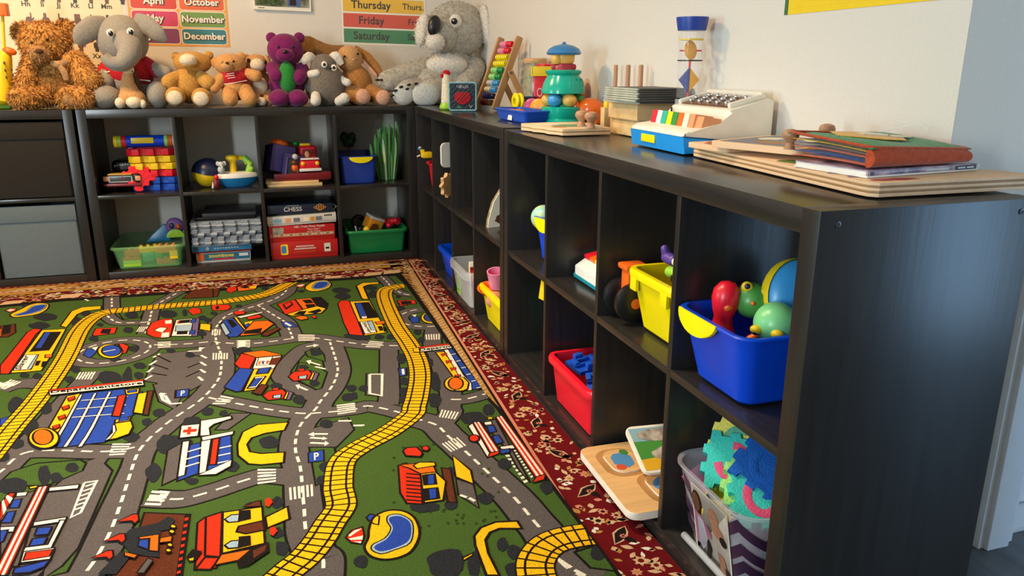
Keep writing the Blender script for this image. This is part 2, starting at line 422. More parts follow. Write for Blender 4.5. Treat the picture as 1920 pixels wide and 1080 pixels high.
def rtext(k, body, bl, br, tl, m='ink', fs=1.0):
    o, r_, u_ = q2(k, bl), q2(k, br), q2(k, tl); t = MB(); t.text(body, 1, Matrix(), 'ink', align='LEFT', bold=.02)
    xs = [v.x for v in t.v]; ys = [v.y for v in t.v]; x0, x1, y0, y1 = min(xs), max(xs), min(ys), max(ys); z = ZR+LY[0]*.00022+.0002
    vs = []
    for v in t.v:
        q = o+(r_-o)*((v.x-x0)/(x1-x0))+(u_-o)*((v.y-y0)/(y1-y0)); vs.append(Vector((q.x, q.y, z)))
    for f in t.f:
        pg = [vs[i].to_2d() for i in f]
        if len(clip(pg)) >= 3: rug.add([vs[i] for i in f], [tuple(range(len(f)))], 'pile_'+m, None, False)
def rail(segs, w=.064):
    line = join(segs)
    line = smooth(line, 6); ribbon(line, w+.008, 'ink', 6); ribbon(line, w, 'yellow', 7)
    for p, d in walk(line, .022): n = Vector((-d.y, d.x)); ribbon([p-n*w/2, p+n*w/2], .0042, 'ink', 8)
    for o in (-.28,.28):
        pos = walk(line, .02); ribbon([p+Vector((-d.y, d.x))*w*o for p, d in pos], .0048, 'ink', 8.5)

# roads
road([('A','1200,610 1340,608 1500,600 1660,585'),('B','230,595 460,600 650,580 830,556 960,557 1100,577 1340,607 1480,614 1640,618')], .078)
road([('B','745,160 720,205 640,255 500,305 300,368 225,425 180,500 195,600 228,700 220,840 170,930 60,1045'),('E','270,90 190,160 60,250 0,300'),('D','800,345 735,425 690,550 645,690 590,840 510,990 430,1100 380,1200')], .080)
road([('B','510,300 640,380 725,435 770,520 790,575')], .070)
road([('B','1075,590 1130,760 1128,850 1080,950 1000,1050'),('E','830,190 760,260 728,330 722,410 745,490 755,560 760,640 768,720 780,850 830,960 870,1000 862,1120')], .078)
road([('B','1060,605 900,620 810,680 730,770 690,840 745,910 850,960 960,1020')], .056, False)
road([('E','260,130 350,150 560,190 720,212 800,215')], .066)
road([('E','800,215 930,205 1050,190'),('F','200,175 330,200 430,230')], .066)
road([('C','285,590 290,760 290,1000 280,1075')], .058, False)
road([('E','-60,665 60,672 150,665 300,622 440,575 560,545 700,555')], .068)
road([('C','640,480 625,600 670,690 700,790 740,900 770,1000 760,1100'),('F','645,150 640,210 590,270 560,290')], .062, False)
road([('F','640,140 720,138 810,115 900,90')], .06)
road([('F','440,240 560,275 625,335 700,400 860,550 980,665 1080,785'),('G','600,800 660,900 700,980 800,1060 950,1120')], .088)
road([('D','-120,600 0,528 160,418 250,440 340,430 560,418 720,395')], .070)
road([('D','500,-10 420,70 300,205 160,360 60,440')], .062, False)
road([('A','0,960 120,920 260,905 380,920')], .075, False)
road([('A','870,225 872,340')], .056); road([('A','815,360 860,405 925,437 1090,437 1170,430')], .052)
road([('A','1135,520 1165,420 1190,330 1240,285 1400,195')], .055)
road([('B','1440,50 1510,110 1560,170')], .052); road([('C','290,150 370,200 440,220 540,225')], .048)
for k, c in (('A',(890,660)),('C',(595,395))):
    ctr = q2(k, c); ring = [ctr+Vector((math.cos(2*PI*i/40), math.sin(2*PI*i/40)))*.112 for i in range(40)]
    ribbon(ring, .078, 'black', 1, True); ribbon(ring, .068, 'grey', 2, True); dashes(ring+[ring[0]], .007, .03, .02)
pave('A', '1180,770 1235,680 1410,665 1660,610 1640,880 1480,965 1240,965 1225,905 1130,890'); pave('D','820,60 1000,60 930,190 850,150')
pave('D', '430,480 560,440 660,430 560,700 400,1080 230,1090 300,780 160,800 420,610 300,600')
pave('B', '1365,835 1490,835 1490,1010 1360,1000'); pave('E', '800,300 1000,240 1030,300 930,400 800,395'); pave('E','380,215 480,215 360,300 300,300')
pave('D', '0,900 240,600 420,600 370,780 280,1000 200,1080 0,1080')
lawn('D', '-20,600 60,525 200,480 430,462 460,480 440,520 300,580 240,600 120,600'); lawn('D','560,480 580,455 655,455 640,500 530,720 420,950 360,1060 240,1090 330,1030 420,930 500,750 600,520')
lawn('B', '835,745 960,765 1055,825 1010,950 970,960 850,900 790,860'); lawn('B','880,665 930,645 1000,650 1030,690 1040,740 900,700'); lawn('E','795,395 930,395 940,440 905,560 830,600')
lawn('G', '800,930 930,890 1000,960 1060,1050 900,1030'); lawn('A','920,355 1120,355 1090,400 960,410')
# crossings and marks
for k, s, n in (('A','1085,470 1145,470 1120,510 1060,510',4),('A','1230,590 1230,640 1330,632 1330,584',4),('A','620,825 755,820 720,880 585,880',6),('A','0,950 40,960 170,905 80,880',4),
                ('B','155,495 230,490 225,535 152,535',4),('B','355,578 455,572 452,632 350,638',1),('B','350,575 350,640 452,635 455,572',5),('B','825,530 830,585 955,580 955,532',5),('B','160,675 288,675 285,722 158,728',6),
                ('B','1385,578 1350,632 1460,636 1495,588',4),('B','230,1005 150,1080 250,1080 330,1025',4),('C','570,530 690,525 690,570 575,572',6),('D','600,375 580,445 660,440 700,375',5),('D','410,30 400,30 490,0 510,0',1),
                ('D','812,625 765,712 850,715 908,632',4),('D','0,80 0,30 40,85 120,45',1),('D','0,60 20,90 120,48 60,35',4),('E','940,170 950,225 1045,210 1040,160',5),('E','520,510 520,600 618,585 618,510',5),
                ('E','685,612 822,592 825,655 690,678',6),('F','32,170 38,225 135,210 125,158',5),('F','590,195 690,210 668,248 575,235',6),('F','590,378 680,340 728,385 640,422',6),('E','0,625 0,700 20,690 55,630',4)): cw(k, s, n)
for k, s in (('A','1195,710 1245,680'),('A','1165,770 1220,735'),('A','1150,825 1195,788'),('A','1130,882 1185,850'),('A','1565,692 1610,715'),('A','1560,745 1605,772'),('A','1560,803 1600,828'),('A','1545,860 1580,890'),
             ('A','370,828 575,498'),('B','1448,275 1588,530'),('C','203,278 345,530'),('B','1385,840 1385,990 1478,1008 1482,840 1385,840'),('A','1465,662 1560,658 1560,640'),('A','1250,990 1270,1040 1330,1070'),('B','890,625 960,615'),
             ('B','900,740 1000,770'),('B','960,780 1040,800'),('B','820,930 900,965'),('E','820,325 895,325'),('E','800,345 885,350'),('E','800,372 890,376'),('E','950,255 1020,255'),('E','1035,280 1080,280'),('F','120,280 180,278'),
             ('G','690,970 780,1030'),('G','800,1045 870,1080'),('F','400,1400 400,1400'),('D','880,120 905,160'),('D','905,165 970,160'),('A','650,250 690,268'),('B','1270,80 1310,88')): ln(k, s, .0085)
def arrow(k, s): 
    group(); LY[0] = 5.6; sh(k, 'white', s, 0)
arrow('A','1550,630 1600,632 1552,656'); arrow('A','1240,1000 1250,985 1300,990 1262,1010'); arrow('B','945,605 990,612 950,630'); arrow('B','930,730 890,735 915,765'); arrow('B','840,920 805,925 830,960')
arrow('E','820,315 788,328 822,340'); arrow('E','870,340 892,350 865,358'); arrow('E','880,362 902,376 875,390'); arrow('D','860,105 848,115 885,125')
for s in ('1215,690 1330,745','1190,760 1310,800','1180,830 1300,850','1470,690 1570,700','1460,790 1560,750','1450,860 1560,810'): ln('A', s, .006, 'ink')
# bushes
for k, s in (('A','360,395,90,28 310,460,80,26 670,365,38,22 600,435,45,42 1030,380,55,24 1310,370,70,30 1440,360,20,28 1000,495,40,24 730,560,38,22 900,725,42,16 1330,657,34,18 850,860,95,42 1000,840,28,55 1090,775,50,24 1080,852,36,26 590,800,40,28 190,850,40,18 290,855,35,24 540,880,38,26 1580,525,34,18 1040,640,40,22 200,305,30,16 780,455,25,14 1480,690,36,22'),
             ('B','1165,185,70,22 1175,232,62,26 1400,170,40,16 1400,220,32,24 850,192,28,10 1240,540,60,20 1310,550,90,24 1460,548,34,18 1545,552,28,18 400,665,70,34 965,670,50,30 870,785,38,18 955,912,42,24 660,930,42,20 835,1040,46,34 1245,950,36,26 1215,1022,46,32 1630,720,34,40 1650,890,30,26 1645,970,30,24 1645,1045,30,26 520,330,1,1 770,470,1,1 80,400,35,18 125,420,30,18 570,170,28,14 365,310,24,14 170,365,30,14 70,520,34,20'),
             ('C','150,165,44,18 165,215,38,30 365,325,42,16 510,510,32,22 540,572,30,22 390,715,36,36 410,900,38,26 405,970,34,26 400,1040,34,30 600,750,34,38 640,860,34,40 660,945,32,30 650,1040,46,46 560,720,1,1 360,235,18,14 90,950,40,26 210,550,40,20 300,548,26,20 20,1010,26,30'),
             ('D','235,545,34,52 385,505,34,26 300,560,34,28 60,600,95,42 90,175,48,44 245,185,34,34 160,290,48,46 85,375,42,28 20,445,34,26 850,212,34,22 785,262,28,20 700,340,44,26 880,380,50,46 820,530,42,48 1000,265,24,20 590,30,65,34 680,25,26,40 740,10,24,16'),
             ('E','175,255,55,22 255,205,32,22 340,215,24,18 85,380,90,50 575,368,48,32 608,372,26,26 385,498,36,30 170,575,38,18 880,500,30,30 865,572,32,26 650,935,38,40 885,270,36,24 1018,82,24,18 1005,128,32,20 740,142,32,22 620,68,30,16 515,95,20,24 500,705,45,18 625,690,34,30 625,850,34,30'),
             ('F','395,45,24,20 395,98,26,24 392,140,26,22 560,50,26,44 565,72,20,20 555,145,34,38 845,195,26,30 755,242,62,32 925,485,34,28 825,665,42,30 640,525,24,24 500,715,85,26 640,705,34,24 615,655,24,22 160,1005,38,34 610,1010,98,76 760,1020,34,54 915,915,28,34 975,955,36,34 965,1050,36,34 1010,205,1,1'),
             ('G','165,85,85,40 250,30,28,34 365,375,42,32 240,592,46,36 625,525,42,42 345,880,36,42 415,930,44,44 400,1040,40,40 30,990,80,86 165,1010,40,80 950,935,50,50 20,640,30,24'),
             ('P','1180,1110,20,18 640,700,1,1')): bush(k, s)
# railways
rail([('D','-150,560 -60,450 60,300 190,150 300,0'),('A','400,870 530,680 620,500 715,405 830,357 1000,337 1280,310 1650,283'),('B','300,266 550,222 700,160 815,95')])
rail([('C','450,150 400,152 330,162 262,185 258,260 340,450 440,600 505,720 530,850 510,1000 485,1090'),('F','478,110 430,222 310,312 160,392 62,470 40,600 50,660'),('E','962,715 905,800 850,890 775,980 690,1050 600,1130 500,1200')], .064)
rail([('G','950,815 840,825 700,855 610,905 555,990 560,1080 600,1160')], .072)
# yellow paths
for k, s in (('A','470,465 555,350 640,318 790,308 790,332 660,348 605,372 518,475'),('B','1280,150 1330,128 1450,122 1462,135 1380,142 1340,155 1378,255 1325,255'),('C','30,155 80,128 205,122 215,135 120,145 90,160 130,260 75,250'),
             ('E','685,262 520,275 440,315 412,380 415,440 470,485 540,490 660,478 665,422 540,430 480,420 465,380 490,345 560,322 665,305'),('F','995,790 1020,830 900,830 850,850 825,890 840,960 900,1080 830,1080 770,920 765,870 800,825 880,795'),
             ('F','650,440 748,520 762,592 665,555'),('E','560,770 680,712 692,778 570,828'),('B','55,440 150,452 145,508 55,490'),('A','1560,445 1645,450 1640,505 1552,490')): group(); sh(k, 'yellow', s, .006)
for k, s in (('D','155,608 200,600 205,610 160,618'),('F','700,990 755,962 760,972 710,1000'),('F','835,236 865,236 862,246 838,246'),('G','92,965 155,938 158,950 100,985')): group(); sh(k, 'yellow', s, .003)
# swimming pools and parasols
for k, a, b_, c in (('F','205,830 230,770 300,735 380,735 440,765 470,820 470,880 430,950 360,985 280,995 210,975 180,930 200,880','310,760 370,755 430,790 440,850 420,910 340,945 270,965 220,945 225,915 290,880 320,830 300,790','318,770 370,765 420,795 430,850 410,900 340,935 270,952 235,938 240,920 300,885 332,830 312,790'),
                    ('A','80,375 160,335 230,300 300,286 370,290 382,310 360,340 300,370 200,388 110,396','112,378 200,350 250,310 330,294 364,305 335,338 270,364 170,384','125,378 205,352 258,314 330,300 355,306 330,334 265,360 170,380'),
                    ('B','880,165 930,125 1000,108 1060,112 1085,140 1060,170 980,192 910,190','935,160 975,120 1050,115 1068,140 1030,170 960,180','945,160 980,126 1045,121 1058,140 1025,165 962,173')):
    group(); sh(k,'yellow',a,.006,1); sh(k,'sky',b_,.003,1); sh(k,'blue',c,0,1)
group(); sh('F','blue','190,770 210,752 260,765 255,810 230,805 200,785',.004); group(); sh('F','red','80,878 110,840 170,820 180,870 165,912 110,905',.004); sh('F','white','95,865 130,838 168,830 100,875',0); sh('F','white','95,885 172,868 170,890 110,892',0); sh('F','white','120,900 165,900 160,910',0)
group(); sh('A','red','40,345 75,330 130,328 120,346 75,358',.003); sh('A','white','52,345 80,334 122,336 80,352',0); group(); sh('B','red','805,150 840,138 885,135 870,160 830,165',.003); sh('B','white','815,152 850,142 880,142 850,158',0)
# butcher's shop with the red roof, twice
for k, t in (('B', lambda x,y:(x,y)),):
    group(); sh('B','red','1135,290 1160,265 1225,268 1260,330 1335,540 1225,530 1180,440'); sh('B','yellow','1228,275 1385,268 1520,515 1340,540')
    sh('B','black','1262,285 1380,278 1455,400 1310,412',0); sh('B','blue','1268,288 1320,286 1365,388 1312,400'); sh('B','white','1315,392 1365,388 1368,405 1322,410'); sh('B','white','1305,435 1400,425 1440,515 1345,530'); sh('B','sky','1365,432 1405,428 1435,500 1395,500',.003)
    rtext('B','Slager',(1318,440),(1372,525),(1352,436)); sh('B','orange','1425,435 1500,428 1508,448 1440,455',.004); sh('B','black','1445,470 1480,468 1490,500 1462,505',0); sh('B','black','1485,475 1515,480 1520,510 1495,512',0)
group(); sh('A','red','0,775 215,510 265,485 325,490 285,525 70,838 0,838'); sh('A','yellow','80,832 325,497 515,488 410,680 325,812 200,825'); sh('A','black','228,668 345,512 480,510 385,655',0); sh('A','blue','270,640 345,516 400,514 325,638'); sh('A','white','100,812 190,692 300,690 240,806'); sh('A','sky','215,800 285,695 300,695 245,800',.003)
rtext('A','Slager',(175,810),(245,700),(115,805)); sh('A','orange','355,690 410,690 405,712 350,715',.004); sh('A','black','285,740 320,738 300,775 270,775',0); sh('A','black','330,745 370,742 345,790 320,785',0)
# department store
group(); sh('D','yellow','260,290 355,125 430,108 330,290 300,330'); sh('D','blue','330,290 430,110 670,85 760,100 715,220 600,300 560,370 300,400'); sh('D','yellow','665,92 745,82 740,108 672,118'); sh('D','blue','680,95 730,88 728,102 682,108',.003)
for x in (425,500,578): sh('D','white',f'{x},{118-(x-425)*.09} {x+17},{115-(x-425)*.09} {x-75},{290} {x-110},{350} {x-140},{395} {x-165},{398} {x-125},{340} {x-92},{285}',.003)
for y in (150,195,240): ln('D', f'{455-(y-110)*.55},{y} {690-(y-110)*.2},{y-22}', .004, 'white', LY[0]+1)
LY[0] += 2; sh('D','red','630,125 675,118 640,235 597,232'); sh('D','yellow','735,115 812,100 785,225 710,215'); sh('D','brown','788,100 818,97 790,228 762,225'); sh('D','yellow','615,255 700,235 690,262 612,270'); sh('D','blue','640,245 690,238 682,258 632,264',.003)
sh('D','yellow','610,275 700,262 710,290 690,330 620,355 575,362 620,310'); sh('D','white','600,285 615,283 620,315 590,355 560,368 600,325',.003)
for c in ((380,140),(350,188),(330,240),(300,292)): sh('D','red',f'{c[0]-20},{c[1]} {c[0]+18},{c[1]-12} {c[0]+22},{c[1]+2} {c[0]-12},{c[1]+16}',.003)
ctr = [(235+82*math.cos(2*PI*i/20), 355+55*math.sin(2*PI*i/20)) for i in range(20)]; sh('D','yellow',ctr); ctr = [(230+54*math.cos(2*PI*i/20), 350+42*math.sin(2*PI*i/20)) for i in range(20)]; sh('D','orange',ctr)
sh('D','white','262,108 765,48 770,72 265,126',.004); sh('D','red','262,98 765,42 768,50 262,108',.003); LY[0]+=1; rtext('D','Departmentstore',(272,122),(762,72),(272,103))
group(); sh('C','yellow','650,670 720,665 845,855 790,865'); sh('C','blue','740,645 790,640 1000,925 1000,950 925,965 900,880'); sh('C','white','715,652 750,648 870,850 930,910 935,965 900,970 895,915 830,850',.003)
for t_ in range(6): x, y = 770+t_*40, 690+t_*52; ln('C', f'{x},{y} {x+52},{y-12}', .005, 'white', LY[0]+.5)
LY[0] += 1
for t_ in range(4): x, y = 715+t_*36, 690+t_*56; sh('C','red',f'{x-22},{y-8} {x+22},{y-12} {x+22},{y+12} {x+5},{y} {x-12},{y+14}',.003)
sh('C','yellow',[(800+82*math.cos(2*PI*i/20), 918+56*math.sin(2*PI*i/20)) for i in range(20)]); sh('C','yellow','800,866 870,868 910,910 900,960 860,975 800,974'); sh('C','orange',[(808+58*math.cos(2*PI*i/20), 918+48*math.sin(2*PI*i/20)) for i in range(20)])
sh('C','white','520,645 775,615 790,640 530,672',.004); sh('C','red','515,634 770,603 775,615 520,646',.003); sh('C','yellow','475,645 520,640 528,674 480,672',.003); LY[0]+=1; rtext('C','Departm',(530,670),(785,640),(524,648))
# hospital
group(); sh('E','grey','40,415 120,372 95,560 10,600'); sh('E','blue','95,560 160,385 380,330 385,480 180,545 90,578'); sh('E','white','118,368 160,362 135,545 92,558'); sh('E','white','220,345 275,350 248,530 205,540')
for y in (400,440,480): ln('E', f'{150-(y-400)*.2},{y+22} {225-(y-400)*.2},{y}', .006, 'white', LY[0]+1); ln('E', f'{305-(y-400)*.2},{y+6} {380-(y-400)*.1},{y-10}', .006, 'white', LY[0]+1)
LY[0]+=2; sh('E','red','280,358 318,350 300,490 262,492'); sh('E','white','220,345 395,312 390,330 225,365',.004); sh('E','white','215,258 380,232 385,245 290,275 265,295 270,335 212,340'); sh('E','white','200,550 385,465 380,500 300,545'); sh('E','white','112,285 215,275 205,340 102,352'); sh('E','red','150,292 168,291 163,332 143,334',0); sh('E','red','125,308 198,302 195,317 122,323',0)
# small red houses by the inner loop
for k, x, y in (('B',850,850),('B',650,1000)):
    group(); sh(k,'lilac',f'{x+75},{y-40} {x+140},{y-15} {x+115},{y+40} {x+70},{y+40}'); sh(k,'yellow',f'{x+60},{y-42} {x+105},{y-15} {x+85},{y+35} {x+62},{y+32}',.004); sh(k,'red',f'{x-100},{y+10} {x-60},{y-25} {x+60},{y-40} {x+85},{y-15} {x+62},{y+32} {x-60},{y+45}'); sh(k,'sky',f'{x-18},{y+8} {x+48},{y-2} {x+42},{y+28} {x-20},{y+30}',.004); sh(k,'red',f'{x-22},{y-48} {x+28},{y-52} {x+22},{y-34} {x-24},{y-32}',.003)
# garage with red and blue roofs
group(); sh('B','yellow','480,800 520,770 660,765 560,950 400,975'); sh('B','red','330,760 385,680 500,705 450,800 370,795'); sh('B','orange','390,675 560,655 705,692 500,712'); sh('B','white','500,715 700,698 640,800 470,800'); sh('B','brown','615,720 700,705 660,770 600,770',0); sh('B','white','520,715 630,705 600,770 500,775',.003)
[ln('B', q_, .007, c_, LY[0]+.5) for q_, c_ in (('522,768 530,745 548,748','orange'),('555,765 552,742 570,745','blue'),('585,762 588,740 605,748','red'))]; sh('B','blue','250,945 370,795 478,805 385,975 340,980'); sh('B','blue','525,800 615,790 590,835 500,842'); sh('B','white','490,868 575,860 505,948 432,955'); sh('B','blue','492,880 550,872 495,938 445,944',.003); sh('B','brown','545,925 595,930 540,1005 465,990')
# house with the blue roof
group(); sh('B','yellow','325,395 350,395 420,490 400,500'); sh('B','blue','215,460 245,425 320,400 410,500 350,550 280,550'); sh('B','black','275,420 310,418 350,460 315,480',.003); sh('B','sky','218,458 248,440 300,520 262,540'); sh('B','white','345,395 550,355 555,362 380,405',.003); sh('B','blue','400,455 445,440 480,470 430,485'); sh('B','yellow','405,440 480,425 495,465 450,490 430,485 470,468 440,445 410,458',.003); sh('B','orange','480,430 595,425 640,450 530,530 370,545'); sh('B','black','420,505 545,485 530,525 400,530',.003); sh('B','brown','560,520 660,480 690,490 590,545 540,545'); sh('B','red','425,400 530,380 545,400 440,420',.003); sh('B','red','320,362 360,350 415,355 410,375 340,382',.003)
# red striped barn
group(); sh('B','black','930,245 1000,238 1060,290 1050,330 960,315'); sh('B','red','665,295 800,258 860,335 725,375'); sh('B','orange','805,258 930,248 975,310 865,335'); sh('B','black','860,265 920,260 945,285 890,290',.003); sh('B','black','885,300 950,295 965,318 900,325',.003); sh('B','yellow','735,375 860,340 975,312 1045,330 1010,365 880,378 780,388'); sh('B','black','790,380 840,352 890,350 870,378',.003); sh('B','black','900,360 990,335 1010,350 960,370',.003); sh('B','black','705,300 770,275 790,300 730,340',0); sh('B','red','720,300 765,282 775,298 735,325',0); sh('B','orange','800,405 840,390 895,395 905,412 850,422',.003); sh('B','red','930,395 960,385 972,400 950,412',.003)
# brown castle in the foreground
group(); sh('D','brown','770,745 1010,755 960,1090 580,1090 700,960'); sh('D','black','985,755 1020,750 975,1090 935,1090',0)
for i in range(9): sh('D','red',f'{985-i*5},{775+i*36} {1005-i*5},{770+i*36} {1003-i*5},{785+i*36} {983-i*5},{790+i*36}',0)
sh('D','bush','690,840 860,800 850,990 700,970 640,900',0); sh('D','bush','850,800 900,770 935,790 905,840 850,850',0); sh('D','bush','520,1080 640,960 700,980 620,1080',0)
for c in ((690,785),(620,890),(555,980)): sh('D','red',f'{c[0]-65},{c[1]+15} {c[0]+20},{c[1]-25} {c[0]+48},{c[1]-25} {c[0]+52},{c[1]+5} {c[0]+30},{c[1]+25} {c[0]+10},{c[1]+10}',.004)
sh('D','orange','740,885 850,868 845,960 795,955 800,890 745,895',.003); sh('D','blue','745,900 795,895 790,950 735,930',.003); sh('D','orange','855,890 920,878 915,908 850,915',.003); sh('D','orange','665,965 735,980 720,998 665,985',.003)
for c in ((925,828),(918,856),(908,928),(900,958)): sh('D','yellow',[(c[0]+17*math.cos(i),c[1]+10*math.sin(i)) for i in range(6)],.003)
sh('D','grey','790,1000 820,1010 770,1080 730,1080',.003)
# yellow farmhouse with the red roof
group(); sh('E','red','185,1050 200,800 240,770 330,740 320,985 300,1040'); sh('E','red','245,770 332,742 322,982 240,975'); sh('E','red','240,985 322,985 270,1050 190,1048'); sh('E','yellow','335,745 545,715 560,910 330,965'); sh('E','orange','325,970 490,940 430,1000 290,1028'); sh('E','brown','420,820 550,790 560,840 460,860 408,850')
for y in (765,905): sh('E','sky',f'345,{y+18} 380,{y-5} 425,{y-8} 420,{y+30} 365,{y+35}',.004); sh('E','black',f'425,{y-25} 478,{y-30} 480,{y+15} 425,{y+28}',.004)
sh('E','brown','440,720 510,690 538,685 540,715',.004); sh('E','black','415,1010 490,945 575,912 578,955 470,1030 425,1040'); sh('E','brown','495,955 570,920 560,955 500,995',0); sh('E','black','145,990 175,950 220,960 190,1005',.004); sh('E','yellow','150,998 185,990 180,1008 158,1010',.002)
for c in ((580,700),(605,855)): sh('E','red',f'{c[0]-20},{c[1]-20} {c[0]+5},{c[1]-28} {c[0]+22},{c[1]-5} {c[0]},{c[1]+22} {c[0]-18},{c[1]+12}',0)
# log cabin
group(); sh('F','brown','590,505 640,515 672,690 625,690'); sh('F','red','360,495 400,480 480,530 490,700 405,695 370,640'); sh('F','orange','365,492 540,475 565,530 480,540 420,510'); sh('F','yellow','440,495 470,478 555,478 560,495 460,512',.004); sh('F','yellow','478,540 560,530 615,580 600,680 498,695')
for i in range(8): ln('F', f'402,{538+i*20} 484,{545+i*20}', .004, 'ink', LY[0]+1)
LY[0]+=1.5; sh('F','black','490,548 555,540 565,595 498,600',.004); sh('F','black','498,622 570,615 580,672 505,682',.004); sh('F','blue','520,550 550,545 550,595 520,597',0); sh('F','blue','525,625 560,620 562,670 530,675',0); sh('F','red','385,420 405,403 460,400 490,430 480,450 400,445',.005); sh('F','red','485,400 510,392 528,405 515,420 490,415',.004)
group(); sh('F','grey','668,565 762,595 790,720 680,650',.005); ln('F','690,652 725,665',.008,'white',9); ln('F','738,668 768,685',.008,'white',9)
# striped red and white station
def striped(k, a, b_, c, d, n=5):
    sh(k,'red',[a,b_,c,d]); A,B_,C_,D_ = pts(k,[a,b_,c,d])
    for i in range(1,n,2): flat([A+(B_-A)*(i/n), A+(B_-A)*((i+1)/n), D_+(C_-D_)*((i+1)/n), D_+(C_-D_)*(i/n)], 'white', LY[0]-.3)
group(); sh('G','grey','220,115 300,90 520,490 440,400 380,290'); sh('G','white','125,135 160,112 320,300 250,335'); striped('G',(155,112),(205,108),(330,292),(262,300)); sh('G','red','250,335 265,305 330,292 320,312',.004); sh('G','white','225,112 275,105 280,125 235,130',.003); sh('G','blue','245,140 290,130 308,170 262,180',.004); sh('G','blue','280,200 320,193 352,240 302,250',.004); sh('G','white','325,268 420,255 425,280 335,285',.004); sh('G','blue','325,290 390,280 395,302 335,315',.004)
striped('G',(300,85),(345,70),(618,440),(550,465)); sh('G','red','535,498 555,462 618,442 610,478',.004); cw('G','360,315 490,505 520,490 395,312',8); cw('G','410,285 530,470 555,455 430,282',10); sh('G','red',[(165+33*math.cos(2*PI*i/14),216+22*math.sin(2*PI*i/14)) for i in range(14)],.005)
group(); sh('D','grey','80,660 270,600 230,680 160,830 100,1030 0,1040 0,760'); striped('D',(0,700),(50,640),(85,640),(0,790),5); sh('D','white','90,640 150,635 140,655 85,660',.003); sh('D','blue','70,680 118,672 100,720 50,722',.004); sh('D','blue','40,745 85,738 62,800 5,802',.004); striped('D',(200,610),(262,602),(40,1080),(-40,1080)); sh('D','white','0,825 85,820 75,850 0,855',.004); sh('D','blue','0,845 45,840 20,900 0,910',.004); cw('D','50,850 0,1000 20,1000 75,850',9)
sh('D','white','262,615 425,598 418,620 258,635',.004); sh('D','white','180,800 358,772 350,795 175,822',.004); sh('D','white','320,790 350,790 275,940 120,960 135,935 255,920',.004); sh('D','blue','200,832 280,825 260,865 185,872',.004); sh('D','blue','175,890 255,880 235,920 155,932',.004); sh('D','white','125,960 295,938 270,1000 108,1020',.004); sh('D','red','140,965 285,948 265,985 125,1008',.003); sh('D','blue','80,1050 265,1005 240,1040 160,1072 70,1078',.004)
ln('D','450,585 516,575 430,745 378,770 450,585',.006); 
for i in range(6): ln('D', f'{455-i*12},{605+i*25} {505-i*12},{588+i*25}', .006)
# striped dome house and cars
group(); sh('A','red','1140,500 1180,440 1260,412 1340,408 1352,440 1330,548 1280,560 1200,552 1145,530'); sh('A','white','1200,500 1245,475 1305,480 1265,518',.004); sh('A','white','1285,425 1340,418 1335,445 1290,450',0); sh('A','white','1262,520 1320,515 1315,552 1255,555',0); sh('A','white','1370,420 1552,405 1535,545 1332,545'); sh('A','lilac','1500,412 1555,405 1538,545 1495,548',.003); sh('A','blue','1488,418 1530,412 1522,440 1485,445',.003); sh('A','blue','1478,505 1522,500 1515,530 1475,535',.003); sh('A','sky','1372,465 1500,458 1490,505 1365,510',.003); sh('A','black','1400,425 1480,418 1475,440 1395,447',.003); sh('A','black','1385,512 1460,508 1455,530 1380,533',.003); sh('A','red','1385,430 1400,428 1395,450 1380,450',0)
for k, s1, s2 in (('A','720,532 745,485 912,476 895,522 730,542','785,522 800,490 865,488 850,526'),('C','350,270 375,265 490,262 502,290 380,302','390,275 455,270 465,290 402,295'),('B','150,320 160,300 290,298 305,318 280,340 165,345','185,318 205,305 210,330 190,335'),('B','1595,268 1660,262 1680,300 1620,310','1625,275 1660,272 1665,295 1640,298')): group(); sh(k,'red',s1,.004); sh(k,'black',s2,.003)
group(); sh('A','red','1465,345 1500,322 1560,330 1570,362 1500,378',.003); sh('A','brown','1420,250 1500,185 1660,165 1660,240',.005); group(); sh('B','brown','0,180 215,172 200,235 0,245',.004); group(); sh('B','red','262,190 285,155 345,150 350,185 300,208',.004); sh('B','orange','350,160 505,142 495,178 360,195',.004); sh('B','black','370,165 420,150 455,160 420,172',0); sh('B','yellow','440,160 510,145 500,172 450,175',.003); group(); sh('B','red','750,72 850,65 830,108 755,108',.004)
group(); sh('A','brown','0,465 118,448 122,515 60,550 0,552',.005); sh('A','black','30,462 85,455 75,520 20,530',.003); sh('A','orange','0,490 15,485 12,545 0,548',.003)
# fountains on the roundabouts
group(); sh('A','red','925,605 955,598 1005,622 985,672 905,702 950,660'); sh('A','yellow',[(858+98*math.cos(2*PI*i/20),662+55*math.sin(2*PI*i/20)) for i in range(20)]); sh('A','blue',[(868+76*math.cos(2*PI*i/20),658+44*math.sin(2*PI*i/20)) for i in range(20)]); ln('A','805,668 900,650',.006,'white',LY[0]+1)
group(); sh('A','blue','650,690 680,640 730,650 770,630 740,680 700,715',.004); sh('A','white','715,635 765,625 745,655',0); group(); sh('C','yellow',[(612+76*math.cos(2*PI*i/20),400+44*math.sin(2*PI*i/20)) for i in range(20)]); sh('C','blue',[(622+62*math.cos(2*PI*i/20),396+36*math.sin(2*PI*i/20)) for i in range(20)]); group(); sh('C','blue','450,410 480,380 520,395 525,430 475,445',.004); sh('C','white','465,378 505,375 490,395',0)
# tufts of darker grass round the cabin
RG('darkgreen', '2f4420')
for i in range(110):
    x, y = RB.uniform(330,900), RB.uniform(380,830)
    if 350 < x < 790 and 400 < y < 720: continue
    flat(pts('F', [(x-9,y),(x,y-9),(x+10,y-2),(x+2,y+7)]), 'darkgreen', 3.2)
